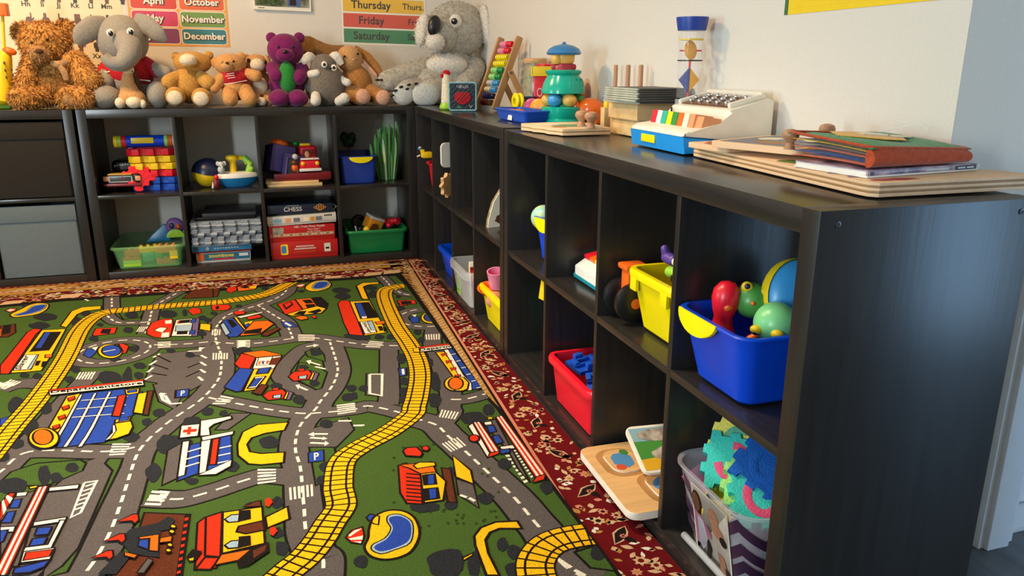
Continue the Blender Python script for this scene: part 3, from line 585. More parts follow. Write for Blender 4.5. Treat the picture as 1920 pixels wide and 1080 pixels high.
# parking signs
for k, a, t in (('A','1375,968 1475,955 1470,1012 1370,1022','P'),('E','790,425 872,410 875,468 792,478','P'),('E','82,92 155,85 150,128 78,134',''),('C','362,795 425,790 432,845 370,860','1'),('B','1605,798 1670,790 1670,850 1620,858',''),('D','0,245 50,232 30,265 0,285','')):
    group(); sh(k,'blue',a,.004)
    if t:
        q = pts(k, a); c = sum(q, Vector((0,0)))/4; LY[0]+=1; e = [tuple(float(z_) for z_ in w.split(',')) for w in a.split()]
        L1 = lambda u, v: (e[0][0]*(1-u)*(1-v)+e[1][0]*u*(1-v)+e[2][0]*u*v+e[3][0]*(1-u)*v, e[0][1]*(1-u)*(1-v)+e[1][1]*u*(1-v)+e[2][1]*u*v+e[3][1]*(1-u)*v)
        rtext(k, t, L1(.36,.85), L1(.68,.85), L1(.36,.15), 'white')
group(); sh('B','blue','695,430 770,432 825,470 720,475',.004); sh('B','white','730,435 780,462 760,468 720,445',0)
bd = [(p.x, p.y) for p in border]
rug.prism(bd, .0084, ZR-.0002, 'pile_black', None, None, False)
inner = [Vector((-2.6,-.33))]+[w2((p[0], p[1]+5)) for p in EDGE_F[1:-1]]+[w2((741,517))]+[w2((p[0]-9, p[1])) for p in EDGE_R]+[Vector((-.145,-3.18)), Vector((-2.6,-3.18))]
rug.prism([(p.x, p.y) for p in inner], .0085, ZR, 'pile_green')
solo('play_rug', rug, 'green children\'s play rug printed with roads, railway and little buildings', 'rug')

# flowered red rug under the play rug
pr_ = MB()
pr_.prism([(-2.7,-.004),(-.004,-.004),(-.004,-3.3),(-2.7,-3.3)], 0, .0072, 'pile_maroon')
def band(p, q, w0, w1, m, z): 
    d = (q-p).normalized(); n = Vector((d.y,-d.x)); a = [p+n*w0, q+n*w0, q+n*w1, p+n*w1]; pr_.poly([(v.x, v.y, z) for v in a], m)
V2 = lambda x, y: Vector((x, y))
band(V2(-2.7,-.004), V2(-.075,-.004), .028, .15, 'pile_gold', .0074); band(V2(-2.7,-.004), V2(-.16,-.004), .15, .162, 'pile_ink', .0075); band(V2(-2.7,-.004), V2(-.17,-.004), .16, .34, 'pile_maroon', .0075)
PX = lambda y: -.055+.0325*y                          # the border runs slightly askew to the shelves
def strip(o0, o1, m, z): pr_.poly([(PX(-.03)+o0,-.03,z),(PX(-3.3)+o0,-3.3,z),(PX(-3.3)+o1,-3.3,z),(PX(-.03)+o1,-.03,z)], m)
strip(-.012, -.10, 'pile_gold', .0074); strip(.004, -.005, 'pile_pink', .0076); strip(-.005, -.013, 'pile_ink', .00755); strip(-.10, -.108, 'pile_ink', .0075)
rp = random.Random(11)
def leaf(x, y, l, w, a, m, z):
    p = [(l*(i/4-.5), w*math.sin(PI*i/4)*(.7 if i < 2 else 1)) for i in range(5)]+[(l*(i/4-.5), -w*math.sin(PI*i/4)) for i in (3,2,1)]
    c, s = math.cos(a), math.sin(a); pr_.poly([(x+u*c-v*s, y+u*s+v*c, z) for u, v in p], m)
def flower(x, y, r, m, m2, z):
    n = 7; a0 = rp.random()*6
    pr_.poly([(x+r*(1 if i%2 else .6)*math.cos(a0+PI*i/n), y+r*(1 if i%2 else .6)*math.sin(a0+PI*i/n), z) for i in range(2*n)], m)
    pr_.poly([(x+r*.38*math.cos(a0+PI*i/4), y+r*.38*math.sin(a0+PI*i/4), z+.0001) for i in range(8)], m2)
ts = ('tan','pink','tan','gold','white')
y = -.04
i = 0
while y > -3.0:
    if i % 4 == 0:
        x = PX(y)*.5+rp.uniform(-.006,.006)
        for ox, oy in ((0,0),(.022,-.022),(-.024,-.03)): flower(x+ox, y+oy, rp.uniform(.013,.019), 'pile_'+rp.choice(('tan','tan','pink')), 'pile_'+rp.choice(('maroon','ink','gold')), .0077)
        for k in range(4): leaf(x+rp.uniform(-.03,.03), y+rp.uniform(-.045,.015), .03, .006, rp.random()*6, 'pile_tan', .0076)
    elif i % 4 == 2:
        a = rp.uniform(.5,1.1)*rp.choice((-1,1)); x = PX(y)*.5
        leaf(x, y, .075, .017, a, 'pile_tan', .0074); leaf(x, y, .068, .012, a, 'pile_ink', .0076); leaf(x+.012, y-.02, .04, .009, a+1.3, 'pile_ink', .0076); flower(x+.005, y-.005, .009, 'pile_pink', 'pile_maroon', .0078)
    else:
        for k in range(7): leaf(rp.uniform(PX(y)+.012,-.012), y+rp.uniform(-.03,.03), rp.uniform(.016,.03), rp.uniform(.004,.008), rp.random()*6, 'pile_'+rp.choice(ts), .0076)
    for k in range(2): leaf(rp.choice((rp.uniform(PX(y)+.008,PX(y)*.7), rp.uniform(-.03,-.01))), y+rp.uniform(-.03,.03), rp.uniform(.012,.022), rp.uniform(.004,.006), rp.random()*6, 'pile_'+rp.choice(ts), .0076)
    y -= .046; i += 1
y = -.06
while y > -2.6:                                     # scrolls of the gold band
    for s_ in (-1,1): leaf(PX(y)-.045+s_*.014, y+rp.uniform(-.006,.006), .045, .006, s_*.7+rp.uniform(-.3,.3), 'pile_brown' if s_ < 0 else 'pile_tan', .0077)
    leaf(PX(y)-.05+rp.uniform(-.02,.02), y-.012, .026, .005, rp.random()*6, 'pile_tan', .0078); y -= .03
x = -2.5
while x < -.10:
    for k in range(3): leaf(x+rp.uniform(-.02,.02), -.055-rp.random()*.07, rp.uniform(.035,.07), rp.uniform(.004,.009), rp.uniform(-.5,.5), 'pile_'+rp.choice(('brown','tan','tan','pink')), .0077)
    leaf(x, -.095, .06, .010, rp.uniform(-.4,.4), 'pile_tan', .00775)
    leaf(x+.01, -.018, rp.uniform(.02,.04), .005, rp.uniform(-.5,.5), 'pile_'+rp.choice(ts), .0077)
    for k in range(9): leaf(x+rp.uniform(-.03,.03), -.165-rp.random()*.13, rp.uniform(.02,.045), rp.uniform(.006,.012), rp.uniform(-1,1), 'pile_'+rp.choice(('tan','tan','white','pink','maroon','gold')), .0077)
    x += .03
# beige tiles of the wide border where it shows past the play rug
for px, py in ((22,566),(133,553),(625,519),(700,512),(735,508)):
    c = w2((px, py)); pr_.poly([(c.x-.045,c.y-.03,.0079),(c.x+.03,c.y-.03,.0079),(c.x+.045,c.y+.03,.0079),(c.x-.03,c.y+.03,.0079)], 'pile_tan')
solo('flowered_rug', pr_, 'dark red flowered rug with a gold border, lying under the play rug', 'rug')

# ------------------------------------------------------------------ the corner, posters and the things on the back shelf
b = MB()
for c, d in (((.195,.195,H-T/2),(.386,.386,T)), ((.195,.195,T/2),(.386,.386,T)), ((.0116,.195,H/2),(.019,.386,H-2*T-.001)), ((.3785,.195,H/2),(.019,.386,H-2*T-.001))): b.box(c, d, 'black_brown_y', .001)
solo('corner_unit', b, 'black-brown corner unit under the big grey koala', 'shelf')

def wall_M(x, z, y, tilt=0): return TR((x, y, z), R(90), 0, 0) @ Matrix.Rotation(tilt, 4, 'Z')
def rrect(w, d, r, z=0, n=5, cx=0, cy=0):
    o = []
    for sx, sy, a0 in ((1,1,0),(-1,1,90),(-1,-1,180),(1,-1,270)):
        for i in range(n+1): a = R(a0+90*i/n); o.append(Vector((cx+sx*(w/2-r)+r*math.cos(a), cy+sy*(d/2-r)+r*math.sin(a), z)))
    return o
def plate(mb, M, w, h, z, m, r=.001, th=.0004):
    mb.prism([(p.x,p.y) for p in rrect(w,h,r)], z, z+th, m, M)
YP = YB-.0005
mat('film', 'ffffff', .12, alpha=.025, var=.02, spec=.25)
for n, c in dict(pr_red='d43a2a', pr_orange='e5621f', pr_magenta='d22f62', pr_plum='84306c', pr_green='6f9a3e', pr_teal='1f7f8f', pr_border='efa53c', pr_yellow='f0bf30', pr_blue='4e66a0', pr_coral='d9503a', pr_leaf='3f8a5c', pr_white='f4eee0', pr_hand='6a3d2a', pr_hand2='2c1f1a', pr_sun='f6d21c', pr_forest='2e6a44').items(): mat(n, c, .35, var=.04)
# months poster
a, c_ = at_y(262,86,YP), at_y(435,89,YP); tl = -.010
t = thing('months_poster', 'laminated orange poster of month names, April beside October', 'poster', (-1.04,YP,1.03), 0, world=True)
x0, x1 = -1.262, -.824; zb = 1.035; M0 = wall_M((x0+x1)/2, zb, YP, tl)
pb = MB(); pb.prism([(-(x1-x0)/2,0),((x1-x0)/2,0),((x1-x0)/2,.62),(-(x1-x0)/2,.62)], 0, .0008, 'pr_border', M0); part('sheet', pb, t)
pb = MB(); wl = .205
rows = [('December','pr_teal','June','pr_plum'),('November','pr_green','May','pr_magenta'),('October','pr_orange','April','pr_red'),('September','pr_yellow','March','pr_coral'),('August','pr_teal','February','pr_plum'),('July','pr_green','January','pr_magenta')]
for i, (r_, rc, l_, lc) in enumerate(rows):
    z = .0455+i*.0775
    for s_, tx, cc in ((1,r_,rc),(-1,l_,lc)):
        M = M0 @ TR((s_*.1055,z,0)); plate(pb, M, .206, .074, .0009, 'pr_white', .014); plate(pb, M, .199, .067, .0013, cc, .012)
        pb.text(tx, .043 if len(tx) < 9 else .040, M @ TR((.003,-.001,.0017)), 'ink', bold=.0032); pb.text(tx, .043 if len(tx) < 9 else .040, M @ TR((0,.001,.0021)), 'pr_white', bold=.0013)
part('printed_names', pb, t)
pb = MB(); pb.prism([(-(x1-x0)/2-.012,-.012),((x1-x0)/2+.016,-.012),((x1-x0)/2+.012,.63),(-(x1-x0)/2-.012,.63)], .0024, .0027, 'film', M0); part('laminate', pb, t, 'clear laminate film')
# days poster
x0, x1, zb = -.284, .145, 1.046; M0 = wall_M((x0+x1)/2, zb, YP, -.022); w = x1-x0
t = thing('days_poster', 'white laminated poster of day names in coloured bands, ending with Saturday', 'poster', ((x0+x1)/2,YP,zb), 0, world=True)
pb = MB(); pb.prism([(-w/2,0),(w/2,0),(w/2,.58),(-w/2,.58)], 0, .0008, 'pr_white', M0); part('sheet', pb, t)
pb = MB()
for i, (d1, d2, cc) in enumerate((('Saturday','Sat.','pr_leaf'),('Friday','Fri.','pr_coral'),('Thursday','Thurs.','pr_yellow'),('Wednesday','Wed.','pr_blue'),('Tuesday','Tues.','pr_green'),('Monday','Mon.','pr_orange'),('Sunday','Sun.','pr_magenta'))):
    z = .045+i*.0745; M = M0 @ TR((0,z,0)); plate(pb, M, w-.018, .066, .0009, cc)
    pb.text(d1, .052, M @ TR((-.065,0,.0014)), 'ink', bold=.0012); pb.text(d2, .042, M @ TR((.15,0,.0014)), 'ink', bold=.0006)
part('printed_days', pb, t)
pb = MB(); pb.prism([(-w/2-.012,-.012),(w/2+.012,-.012),(w/2+.012,.59),(-w/2-.012,.59)], .0016, .0019, 'film', M0); part('laminate', pb, t, 'clear laminate film')
# framed photo print
x0, x1 = -.700, -.429; zb = 1.207; M0 = wall_M((x0+x1)/2, zb, YP-.012, -.024); w = x1-x0
t = thing('photo_print', 'white bordered photo print standing off the wall above the purple plush', 'picture', ((x0+x1)/2,YP,zb), 0, world=True)
part('board', MB().prism([(-w/2,0),(w/2,0),(w/2,.22),(-w/2,.22)], -.012, .002, 'pr_white', M0), t)
mat('photo_dark', '4a4f48', .3, scale=25, col2='a9a893', var=.5); mat('photo_green', '56683c', .3, scale=60, col2='26301d', var=.5)
pb = MB(); plate(pb, M0 @ TR((0,.115,0)), w-.014, .198, .0021, 'photo_dark'); plate(pb, M0 @ TR((-.06,.06,0)), .12, .08, .0026, 'photo_green'); plate(pb, M0 @ TR((.055,.05,0)), .06, .06, .0026, 'pr_blue'); plate(pb, M0 @ TR((.05,.04,0)), .03, .03, .003, 'pr_hand2'); plate(pb, M0 @ TR((-.10,.008,0)), .03, .003, .0021, 'ink')
part('photograph', pb, t)
# hand sign alphabet poster
x0, x1 = -1.875, -1.292; zb = .79; M0 = wall_M((x0+x1)/2, zb, YP, -.012); w = x1-x0
t = thing('alphabet_poster', 'cream sign language alphabet poster behind the brown teddy bear', 'poster', ((x0+x1)/2,YP,zb), 0, world=True)
mat('pr_cream', 'efdcb8', .4, var=.03)
part('sheet', MB().prism([(-w/2,0),(w/2,0),(w/2,.72),(-w/2,.72)], 0, .0008, 'pr_cream', M0), t)
pb = MB()
def hand(M, k, m):
    plate(pb, M, .034, .040, .001, m, .012)
    for i in range(4):
        if (k >> i) & 1: plate(pb, M @ TR((-.0125+i*.0085,.028,0)), .0078, .034, .0011, m, .0036)
    plate(pb, M @ TR((.02,.004,0)) @ Matrix.Rotation(-.7 if k & 16 else .4, 4, 'Z'), .009, .03, .0012, m, .004); plate(pb, M @ TR((0,-.028,0)), .022, .022, .0009, m, .003)
c0 = at_y(46,8,YP); dx = (at_y(197,8,YP).x-c0.x)/5
for r_, (py, names) in enumerate(((-40,'Aa Bb Cc Dd Ee Ff Gg'),(8,'Hh Ii Jj Kk Ll Mm'),(54,'Nn Oo Pp Qq Rr Ss'),(104,'Tt Uu Vv Ww Xx Yy'))):
    z = at_y(46,py,YP).z-zb
    for i, nm in enumerate(names.split()):
        x = c0.x-(x0+x1)/2+i*dx
        pb.text(nm, .030, M0 @ TR((x,z,.0011)), 'ink', bold=.0008); hand(M0 @ TR((x+.004,z-.068,0)) @ Matrix.Diagonal((.72,.72,1,1)), (3,8,24,6,17,15,1)[(i+r_*2)%7], 'pr_hand' if (i+r_)%3 else 'pr_hand2')
part('printed_signs', pb, t)
pb = MB(); pb.prism([(-w/2-.012,-.012),(w/2+.04,-.012),(w/2+.04,.73),(-w/2-.012,.73)], .0026, .0029, 'film', M0); part('laminate', pb, t, 'clear laminate film')
# yellow poster on the right wall
XP = XW-.0005; M0 = Matrix(((0,0,-1,XP),(-1,0,0,-2.27),(0,1,0,1.055),(0,0,0,1)))
t = thing('yellow_poster', 'yellow poster with a green edge high on the right wall', 'poster', (XP,-2.48,1.055), 0, world=True)
part('sheet', MB().prism([(0,0),(.43,.001),(.43,.5),(0,.5)], 0, .001, 'pr_sun', M0), t)
pb = MB(); plate(pb, M0 @ TR((.006,.25,0)), .012, .5, .0011, 'pr_forest')
for i in range(40):
    for j in range(5): plate(pb, M0 @ TR((.03+i*.01,.012+j*.011,0)), .0022, .0022, .0011, 'pr_yellow', .001, .0002)
part('printed_pattern', pb, t)

# ---- plush helpers: soft ellipsoids placed where the photo shows them, at their own depth
def EP(mb, px, py, rx, ry, y, m, ry_d=None, tilt=0, u=20, v=14):
    c = at_y(px, py, y); k = ppm(c); r = (rx*k, (ry_d if ry_d else (rx+ry)/2)*k, ry*k)
    return mb.ell(c, r, m, None, u, v, (0, tilt, 0))
def LP(mb, pa, pb_, ra, rb, m, seg=14):                # limb between (px,py,y) points
    a, b_ = at_y(*pa[:2], pa[2]), at_y(*pb_[:2], pb_[2]); return mb.cap_tube(a, b_, ra*ppm(a), rb*ppm(b_), m, seg)
def TP(mb, ps, rs, m, seg=12, deep=1):
    w_ = [at_y(p[0], p[1], p[2]) for p in ps]; w_ = smooth(w_, 4); k = ppm(w_[0]); n = len(rs); rr = []
    for i in range(len(w_)): t_ = i/(len(w_)-1)*(n-1); j = min(n-2, int(t_)); rr.append((rs[j]+(rs[j+1]-rs[j])*(t_-j))*k)
    return mb.tube(w_, rr, m, seg, None, False, True, 1, deep)
def seat(mb, z=ZT):                                     # nothing sinks into the shelf top
    for v in mb.v:
        if v.z < z+.0008: v.z = z+.0008
    return mb
F('fur_brown','cf9650', col2='9c6a30', scale=60); F('fur_pad','a67a4c'); F('fur_grey','98938b', var=.15); F('fur_gold','c99a4e', col2='b2803a'); F('fur_tan','d39a5c'); F('fur_peach','cf9c68'); F('fur_cream','ead9bd'); F('fur_purple','7c1f5e'); F('fur_green','2f8a3c')
F('fur_rat','837a70', col2='6a6159', scale=200); F('fur_white','e9e3d9'); F('fur_bunny','b9824a', col2='a06c36'); F('fur_pink','e0ab90'); F('fur_koala','bdb7ab', col2='a29b8f', scale=70); F('fur_koala_pad','cfd2d0'); F('cloth_red','c01f2c'); F('fur_inner','8a6238'); F('ribbon','b58a60'); F('fur_mane','5a3a22')
def eyes(t, spots, r, y, white=0):
    for x, yy in spots:
        e = MB()
        if white: EP(e, x, yy, white, white*1.1, y+.004, 'white', 2)
        EP(e, x, yy, r, r*1.05, y, 'black', r*.8); part('eye', e, t)
# brown teddy bear
t = thing('teddy_bear', 'large shaggy brown teddy bear with a tan ribbon on the back shelf', 'soft toy', tuple(at_z(100,206,ZT)), 0, world=True)
def furry(n, m='fur_brown', ln_=.018, w_=.0024, seed=1, droop=.55, **k):
    def f(mb): seat(mb); mb.fur(n, ln_, m, w_, seed=seed, droop=droop, **k); return seat(mb)
    return f
fb = furry(1700)
b = MB(); EP(b,104,146,44,46,.17,'fur_brown',38); part('body', fb(b), t)
b = MB(); EP(b,84,83,42,40,.15,'fur_brown',38); part('head', furry(1700,seed=2)(b), t)
for x, yy, s_ in ((44,62,3),(124,58,4)): b = MB(); EP(b,x,yy,19,20,.17,'fur_brown',10); part('ear', furry(500,seed=s_)(b), t)
b = MB(); EP(b,74,101,21,16,.055,'fur_pad',18); m_ = part('muzzle', furry(300,'fur_brown',.01)(b), t); b = MB(); EP(b,73,96,7,5,.015,'fur_mane',5); part('nose', b, m_)
eyes(t, ((59,80),(88,74)), 2.6, .065)
for pa, pb_, ra, rb, s_ in (((64,118,.13),(46,158,.09),19,17,5),((138,120,.14),(166,152,.09),26,22,6)): b = MB(); LP(b,pa,pb_,ra,rb,'fur_brown'); part('arm', furry(900,seed=s_)(b), t)
for pa, pb_, ra, rb, s_ in (((80,178,.12),(40,184,.045),21,21,7),((128,182,.12),(152,184,.05),22,23,8)):
    b = MB(); LP(b,pa,pb_,ra,rb,'fur_brown'); l_ = part('leg', furry(1000,seed=s_)(b), t)
b = MB(); EP(b,146,188,25,13,.016,'fur_pad',6,.12); part('foot_pad', seat(b), l_)
b = MB(); EP(b,30,190,15,13,.016,'fur_pad',6,.2); part('foot_pad', seat(b), l_)
b = MB(); TP(b,[(95,118,.06),(112,121,.05),(128,114,.06)],[5,7,5],'ribbon',8,.4); TP(b,[(110,122,.05),(120,136,.045),(124,150,.05)],[5,6,5],'ribbon',8,.3); part('ribbon', b, t)
# elephant in a red shirt
t = thing('plush_elephant', 'grey plush elephant in a red shirt behind the little camel', 'soft toy', tuple(at_z(240,203,ZT)), 0, world=True)
b = MB(); EP(b,238,150,42,46,.22,'fur_grey',40); part('body', seat(b), t)
b = MB(); EP(b,240,136,46,36,.215,'cloth_red',42); LP(b,(205,128,.2),(193,140,.17),17,14,'cloth_red'); LP(b,(270,122,.2),(292,132,.18),17,14,'cloth_red'); s_ = part('shirt', b, t, 'red shirt with white trim')
b = MB(); TP(b,[(188,128,.16),(197,135,.135),(206,134,.13)],[1.2,1.2],'white',6); TP(b,[(236,155,.115),(260,150,.115),(282,152,.12)],[1.2,1.2],'white',6); part('trim', b, s_)
b = MB(); EP(b,230,76,45,46,.19,'fur_grey',40); TP(b,[(232,74,.10),(243,88,.055),(240,106,.025),(226,119,.008),(208,117,.0),(195,105,.0)],[21,22,19,15,12,9],'fur_grey',16); part('head', b, t)
b = MB(); TP(b,[(200,42,.18),(176,50,.15),(156,66,.13),(147,84,.13)],[11,20,19,7],'fur_grey',16,.45); part('ear', b, t)
b = MB(); TP(b,[(254,36,.18),(276,48,.15),(297,65,.13),(311,77,.13)],[12,19,16,5],'fur_grey',16,.45); part('ear', b, t)
for x, yy in ((207,62),(245,60)):
    b = MB(); EP(b,x,yy,7,7.5,.055,'white',4); EP(b,x+.5,yy+.5,4.4,5,.048,'black',3); EP(b,x-1,yy-2,1.4,1.4,.042,'white',1); part('eye', b, t)
for pa, pb_, ra, rb in (((195,140,.17),(199,154,.13),14,14),((292,130,.18),(312,136,.15),14,11)): b = MB(); LP(b,pa,pb_,ra,rb,'fur_grey'); part('arm', b, t)
for x, yy, rx, ry in ((197,182,28,22),(297,178,21,25)): b = MB(); EP(b,x,yy,rx,ry,.10,'fur_grey',30); part('leg', seat(b), t)
# little camel
t = thing('plush_camel', 'small tan plush camel sitting between the elephant\'s feet', 'soft toy', tuple(at_z(246,203,ZT)), 0, world=True)
b = MB(); TP(b,[(240,136,.06),(240,155,.065),(245,180,.07)],[8,12,21],'fur_peach',14); EP(b,248,184,24,18,.065,'fur_peach',20); part('body', seat(b), t)
b = MB(); EP(b,240,130,11,9,.055,'fur_cream',13,.3); part('head', b, t); eyes(t, ((248,134),), 1.3, .03)
for p in ((236,121),(247,122)): b = MB(); EP(b,p[0],p[1],2.5,5,.06,'fur_peach'); part('ear', b, t)
b = MB(); TP(b,[(250,128,.065),(254,146,.075),(262,166,.085),(272,176,.085)],[3,5,5,7],'fur_mane',8); b.fur(160,.012,'fur_mane',.0015); part('mane', b, t)
for x, yy, rx, ry in ((225,193,9,10),(251,192,14,11),(268,195,6,8)): b = MB(); EP(b,x,yy,rx,ry,.028,'fur_cream'); part('foot', seat(b), t)
# golden bear
t = thing('plush_bear', 'golden plush bear tipped back with its muzzle in the air', 'soft toy', tuple(at_z(354,200,ZT)), 0, world=True)
b = MB(); EP(b,353,160,27,34,.14,'fur_gold',28); part('body', seat(b), t)
b = MB(); EP(b,361,118,34,21,.16,'fur_gold',30); part('head', b, t); b = MB(); EP(b,353,113,16,12,.075,'fur_cream',14); EP(b,353,122,12,5,.07,'fur_gold',8); part('muzzle', b, t)
for x, yy in ((330,106),(392,104)): b = MB(); EP(b,x,yy,8,8,.17,'fur_gold',5); part('ear', b, t)
for pa, pb_ in (((332,146,.12),(317,154,.09)),((378,146,.12),(392,156,.09))): b = MB(); LP(b,pa,pb_,13,14,'fur_gold'); part('arm', b, t)
for x, yy in ((329,181),(378,183)): b = MB(); EP(b,x,yy,18,18,.06,'fur_gold',22); l_ = part('leg', seat(b), t); b = MB(); EP(b,x-1,yy+2,14,13,.012,'fur_cream',6); part('foot_pad', seat(b), l_)
# bear in a red t-shirt
t = thing('plush_bear', 'light tan plush bear wearing a red printed T-shirt', 'soft toy', tuple(at_z(442,200,ZT)), 0, world=True)
b = MB(); EP(b,442,164,25,24,.13,'fur_tan',24); part('body', seat(b), t)
b = MB(); EP(b,440,147,27,18,.128,'cloth_red',25); LP(b,(424,142,.12),(415,148,.11),11,9,'cloth_red'); LP(b,(456,136,.12),(466,138,.11),10,9,'cloth_red'); s_ = part('shirt', b, t, 'red T-shirt with white print')
b = MB()
for i, (x, yy, l_) in enumerate(((432,138,14),(431,142,17),(434,146,14))): b.tube([at_y(x-l_/2,yy+1,.062-i*.003), at_y(x+l_/2,yy-1,.062-i*.003)], .0016, 'white', 6)
TP(b,[(420,158,.064),(440,155,.05),(463,151,.064)],[.7,.7],'white',6); part('print', b, s_)
b = MB(); EP(b,431,121,29,20,.13,'fur_tan',24); part('head', b, t)
b = MB(); EP(b,426,124,11,9,.07,'fur_peach',10); m_ = part('muzzle', b, t); b = MB(); EP(b,426,118,3.4,2.4,.046,'fur_mane',2); part('nose', b, m_); eyes(t, ((418,118),(438,115)), 2.4, .066)
for x, yy in ((405,118),(452,108)): b = MB(); EP(b,x,yy,9,10,.14,'fur_tan',5); part('ear', b, t)
for pa, pb_, ra, rb in (((415,148,.11),(402,166,.08),11,9),((466,138,.11),(481,143,.09),10,11)): b = MB(); LP(b,pa,pb_,ra,rb,'fur_tan'); part('arm', b, t)
for pa, pb_, ra, rb in (((430,174,.1),(432,186,.05),14,14),((460,172,.1),(468,186,.05),15,14)): b = MB(); LP(b,pa,pb_,ra,rb,'fur_tan'); part('leg', seat(b), t)
# puppy behind it
t = thing('plush_puppy', 'cream muzzled peach plush puppy half hidden behind the red-shirted bear', 'soft toy', tuple(at_z(490,198,ZT)), 0, world=True)
b = MB(); EP(b,488,164,24,32,.22,'fur_peach',24); part('body', seat(b), t); b = MB(); EP(b,488,162,14,17,.155,'fur_cream',10); part('tummy', b, t)
b = MB(); EP(b,480,121,25,19,.21,'fur_peach',22); part('head', b, t); b = MB(); EP(b,483,122,14,12,.155,'fur_cream',12); part('muzzle', b, t); eyes(t, ((466,113),(497,117)), 3.4, .15)
for p, q_ in (((462,106),(458,124)),((500,108),(505,126))): b = MB(); LP(b,(*p,.2),(*q_,.19),5,7,'fur_peach'); part('ear', b, t)
for pa, pb_ in (((470,170,.19),(482,190,.11)),((506,172,.19),(503,190,.12))): b = MB(); LP(b,pa,pb_,11,10,'fur_peach'); part('leg', seat(b), t)
b = MB(); EP(b,490,190,10,8,.085,'fur_cream',7); part('foot_pad', seat(b), t)
# purple plush
t = thing('plush_bear', 'dark purple plush toy with a green tummy', 'soft toy', tuple(at_z(540,199,ZT)), 0, world=True)
b = MB(); EP(b,538,155,33,42,.16,'fur_purple',30); part('body', seat(b), t); b = MB(); EP(b,539,146,16,30,.085,'fur_green',14); part('tummy', b, t)
b = MB(); EP(b,535,94,33,30,.15,'fur_purple',30); part('head', b, t); b = MB(); EP(b,535,103,17,12,.075,'fur_purple',14); m_ = part('muzzle', b, t); b = MB(); EP(b,535,97,5,3.5,.042,'black',3); part('nose', b, m_); eyes(t, ((522,88),(549,88)), 2.6, .082)
for x, yy in ((509,71),(561,71)): b = MB(); EP(b,x,yy,10,10,.16,'fur_purple',6); part('ear', b, t)
for pa, pb_ in (((512,128,.13),(518,142,.08)),((566,130,.13),(560,146,.08))): b = MB(); LP(b,pa,pb_,13,13,'fur_purple'); part('arm', b, t)
for x, yy in ((524,184),(558,184)): b = MB(); EP(b,x,yy,20,16,.08,'fur_purple',26); part('foot', seat(b), t)
# rat
t = thing('plush_rat', 'round grey plush rat with white ears and paws', 'soft toy', tuple(at_z(612,198,ZT)), 0, world=True)
b = MB(); EP(b,610,160,38,42,.13,'fur_rat',32); EP(b,607,124,24,22,.125,'fur_rat',22); b.fur(1200,.005,'fur_rat',.0008); part('body', seat(b), t)
for ps in ([(594,113,.13),(580,106,.11),(566,118,.11)],[(615,112,.13),(629,105,.11),(641,121,.11)]): b = MB(); TP(b,ps,[4,9,5],'fur_white',12,.4); part('ear', b, t)
eyes(t, ((608,121),(626,127)), 2.8, .056, 5.5)
b = MB(); EP(b,619,128,3,2.6,.045,'black',2); part('nose', b, t)
for pa, pb_ in (((582,140,.1),(594,137,.07)),((640,150,.1),(652,155,.08))): b = MB(); LP(b,pa,pb_,8,7,'fur_white'); part('paw', b, t)
for pa, pb_ in (((592,180,.06),(592,189,.03)),((636,190,.06),(646,184,.03))): b = MB(); LP(b,pa,pb_,9,10,'fur_white'); part('foot', seat(b), t)
# bunny
t = thing('plush_rabbit', 'tan plush rabbit with long drooping ears and pink feet', 'soft toy', tuple(at_z(690,197,ZT)), 0, world=True)
b = MB(); EP(b,668,160,31,38,.19,'fur_bunny',30); part('body', seat(b), t); b = MB(); EP(b,655,111,24,25,.18,'fur_peach',24); part('head', b, t); eyes(t, ((646,106),(671,101)), 2.4, .115)
b = MB(); EP(b,663,112,3,2,.108,'fur_pink',2); part('nose', b, t)
b = MB(); TP(b,[(664,90,.2),(686,108,.2),(704,128,.19),(716,144,.18)],[6,11,10,5],'fur_bunny',12,.45); e_ = part('ear', b, t); b = MB(); TP(b,[(678,112,.175),(694,130,.165),(706,142,.16)],[3,4,2.5],'fur_pink',8,.4); part('ear_lining', b, e_)
b = MB(); TP(b,[(648,92,.2),(622,98,.22),(598,96,.24),(574,84,.25),(556,74,.25)],[7,14,19,18,7],'fur_inner',14,.4); part('ear', b, t)
for pa, pb_ in (((640,170,.16),(678,182,.09)),((690,172,.16),(716,183,.09))): b = MB(); LP(b,pa,pb_,17,15,'fur_bunny'); l_ = part('leg', seat(b), t)
for x, yy in ((681,181),(719,183)): b = MB(); EP(b,x,yy,14,14,.058,'fur_pink',8); part('foot_pad', seat(b), l_)
# koala in the corner
t = thing('plush_koala', 'big grey plush koala with a black nose in the corner', 'soft toy', tuple(at_z(850,196,ZT)), 0, world=True)
fk = lambda n, s_, m='fur_koala': furry(n, m, .012, .0012, s_, droop=.2)
b = MB(); EP(b,846,146,54,56,.19,'fur_koala',45); EP(b,806,158,44,40,.16,'fur_koala',38); part('body', fk(2000,21)(b), t)
b = MB(); EP(b,838,122,40,20,.105,'fur_white',22); part('chest', fk(500,22,'fur_white')(b), t)
b = MB(); EP(b,856,56,57,50,.18,'fur_koala',44); EP(b,830,62,34,36,.13,'fur_koala',34); part('head', fk(2600,23)(b), t)
b = MB(); EP(b,816,78,18,17,.055,'fur_white',18); part('muzzle', fk(250,24,'fur_white')(b), t); b = MB(); EP(b,814,48,12,19,.035,'black',9,.25); part('nose', b, t)
b = MB(); EP(b,854,40,12.5,13,.065,'fur_white',10); EP(b,852,40,6.5,6.2,.048,'black',6); EP(b,850,38,1.5,1.5,.032,'white',1); part('eye', b, t)
b = MB(); EP(b,910,48,11,37,.13,'fur_white',24,-.12); part('ear', fk(500,25,'fur_white')(b), t); b = MB(); EP(b,792,56,13,30,.16,'fur_white',20,.2); part('ear', fk(350,26,'fur_white')(b), t)
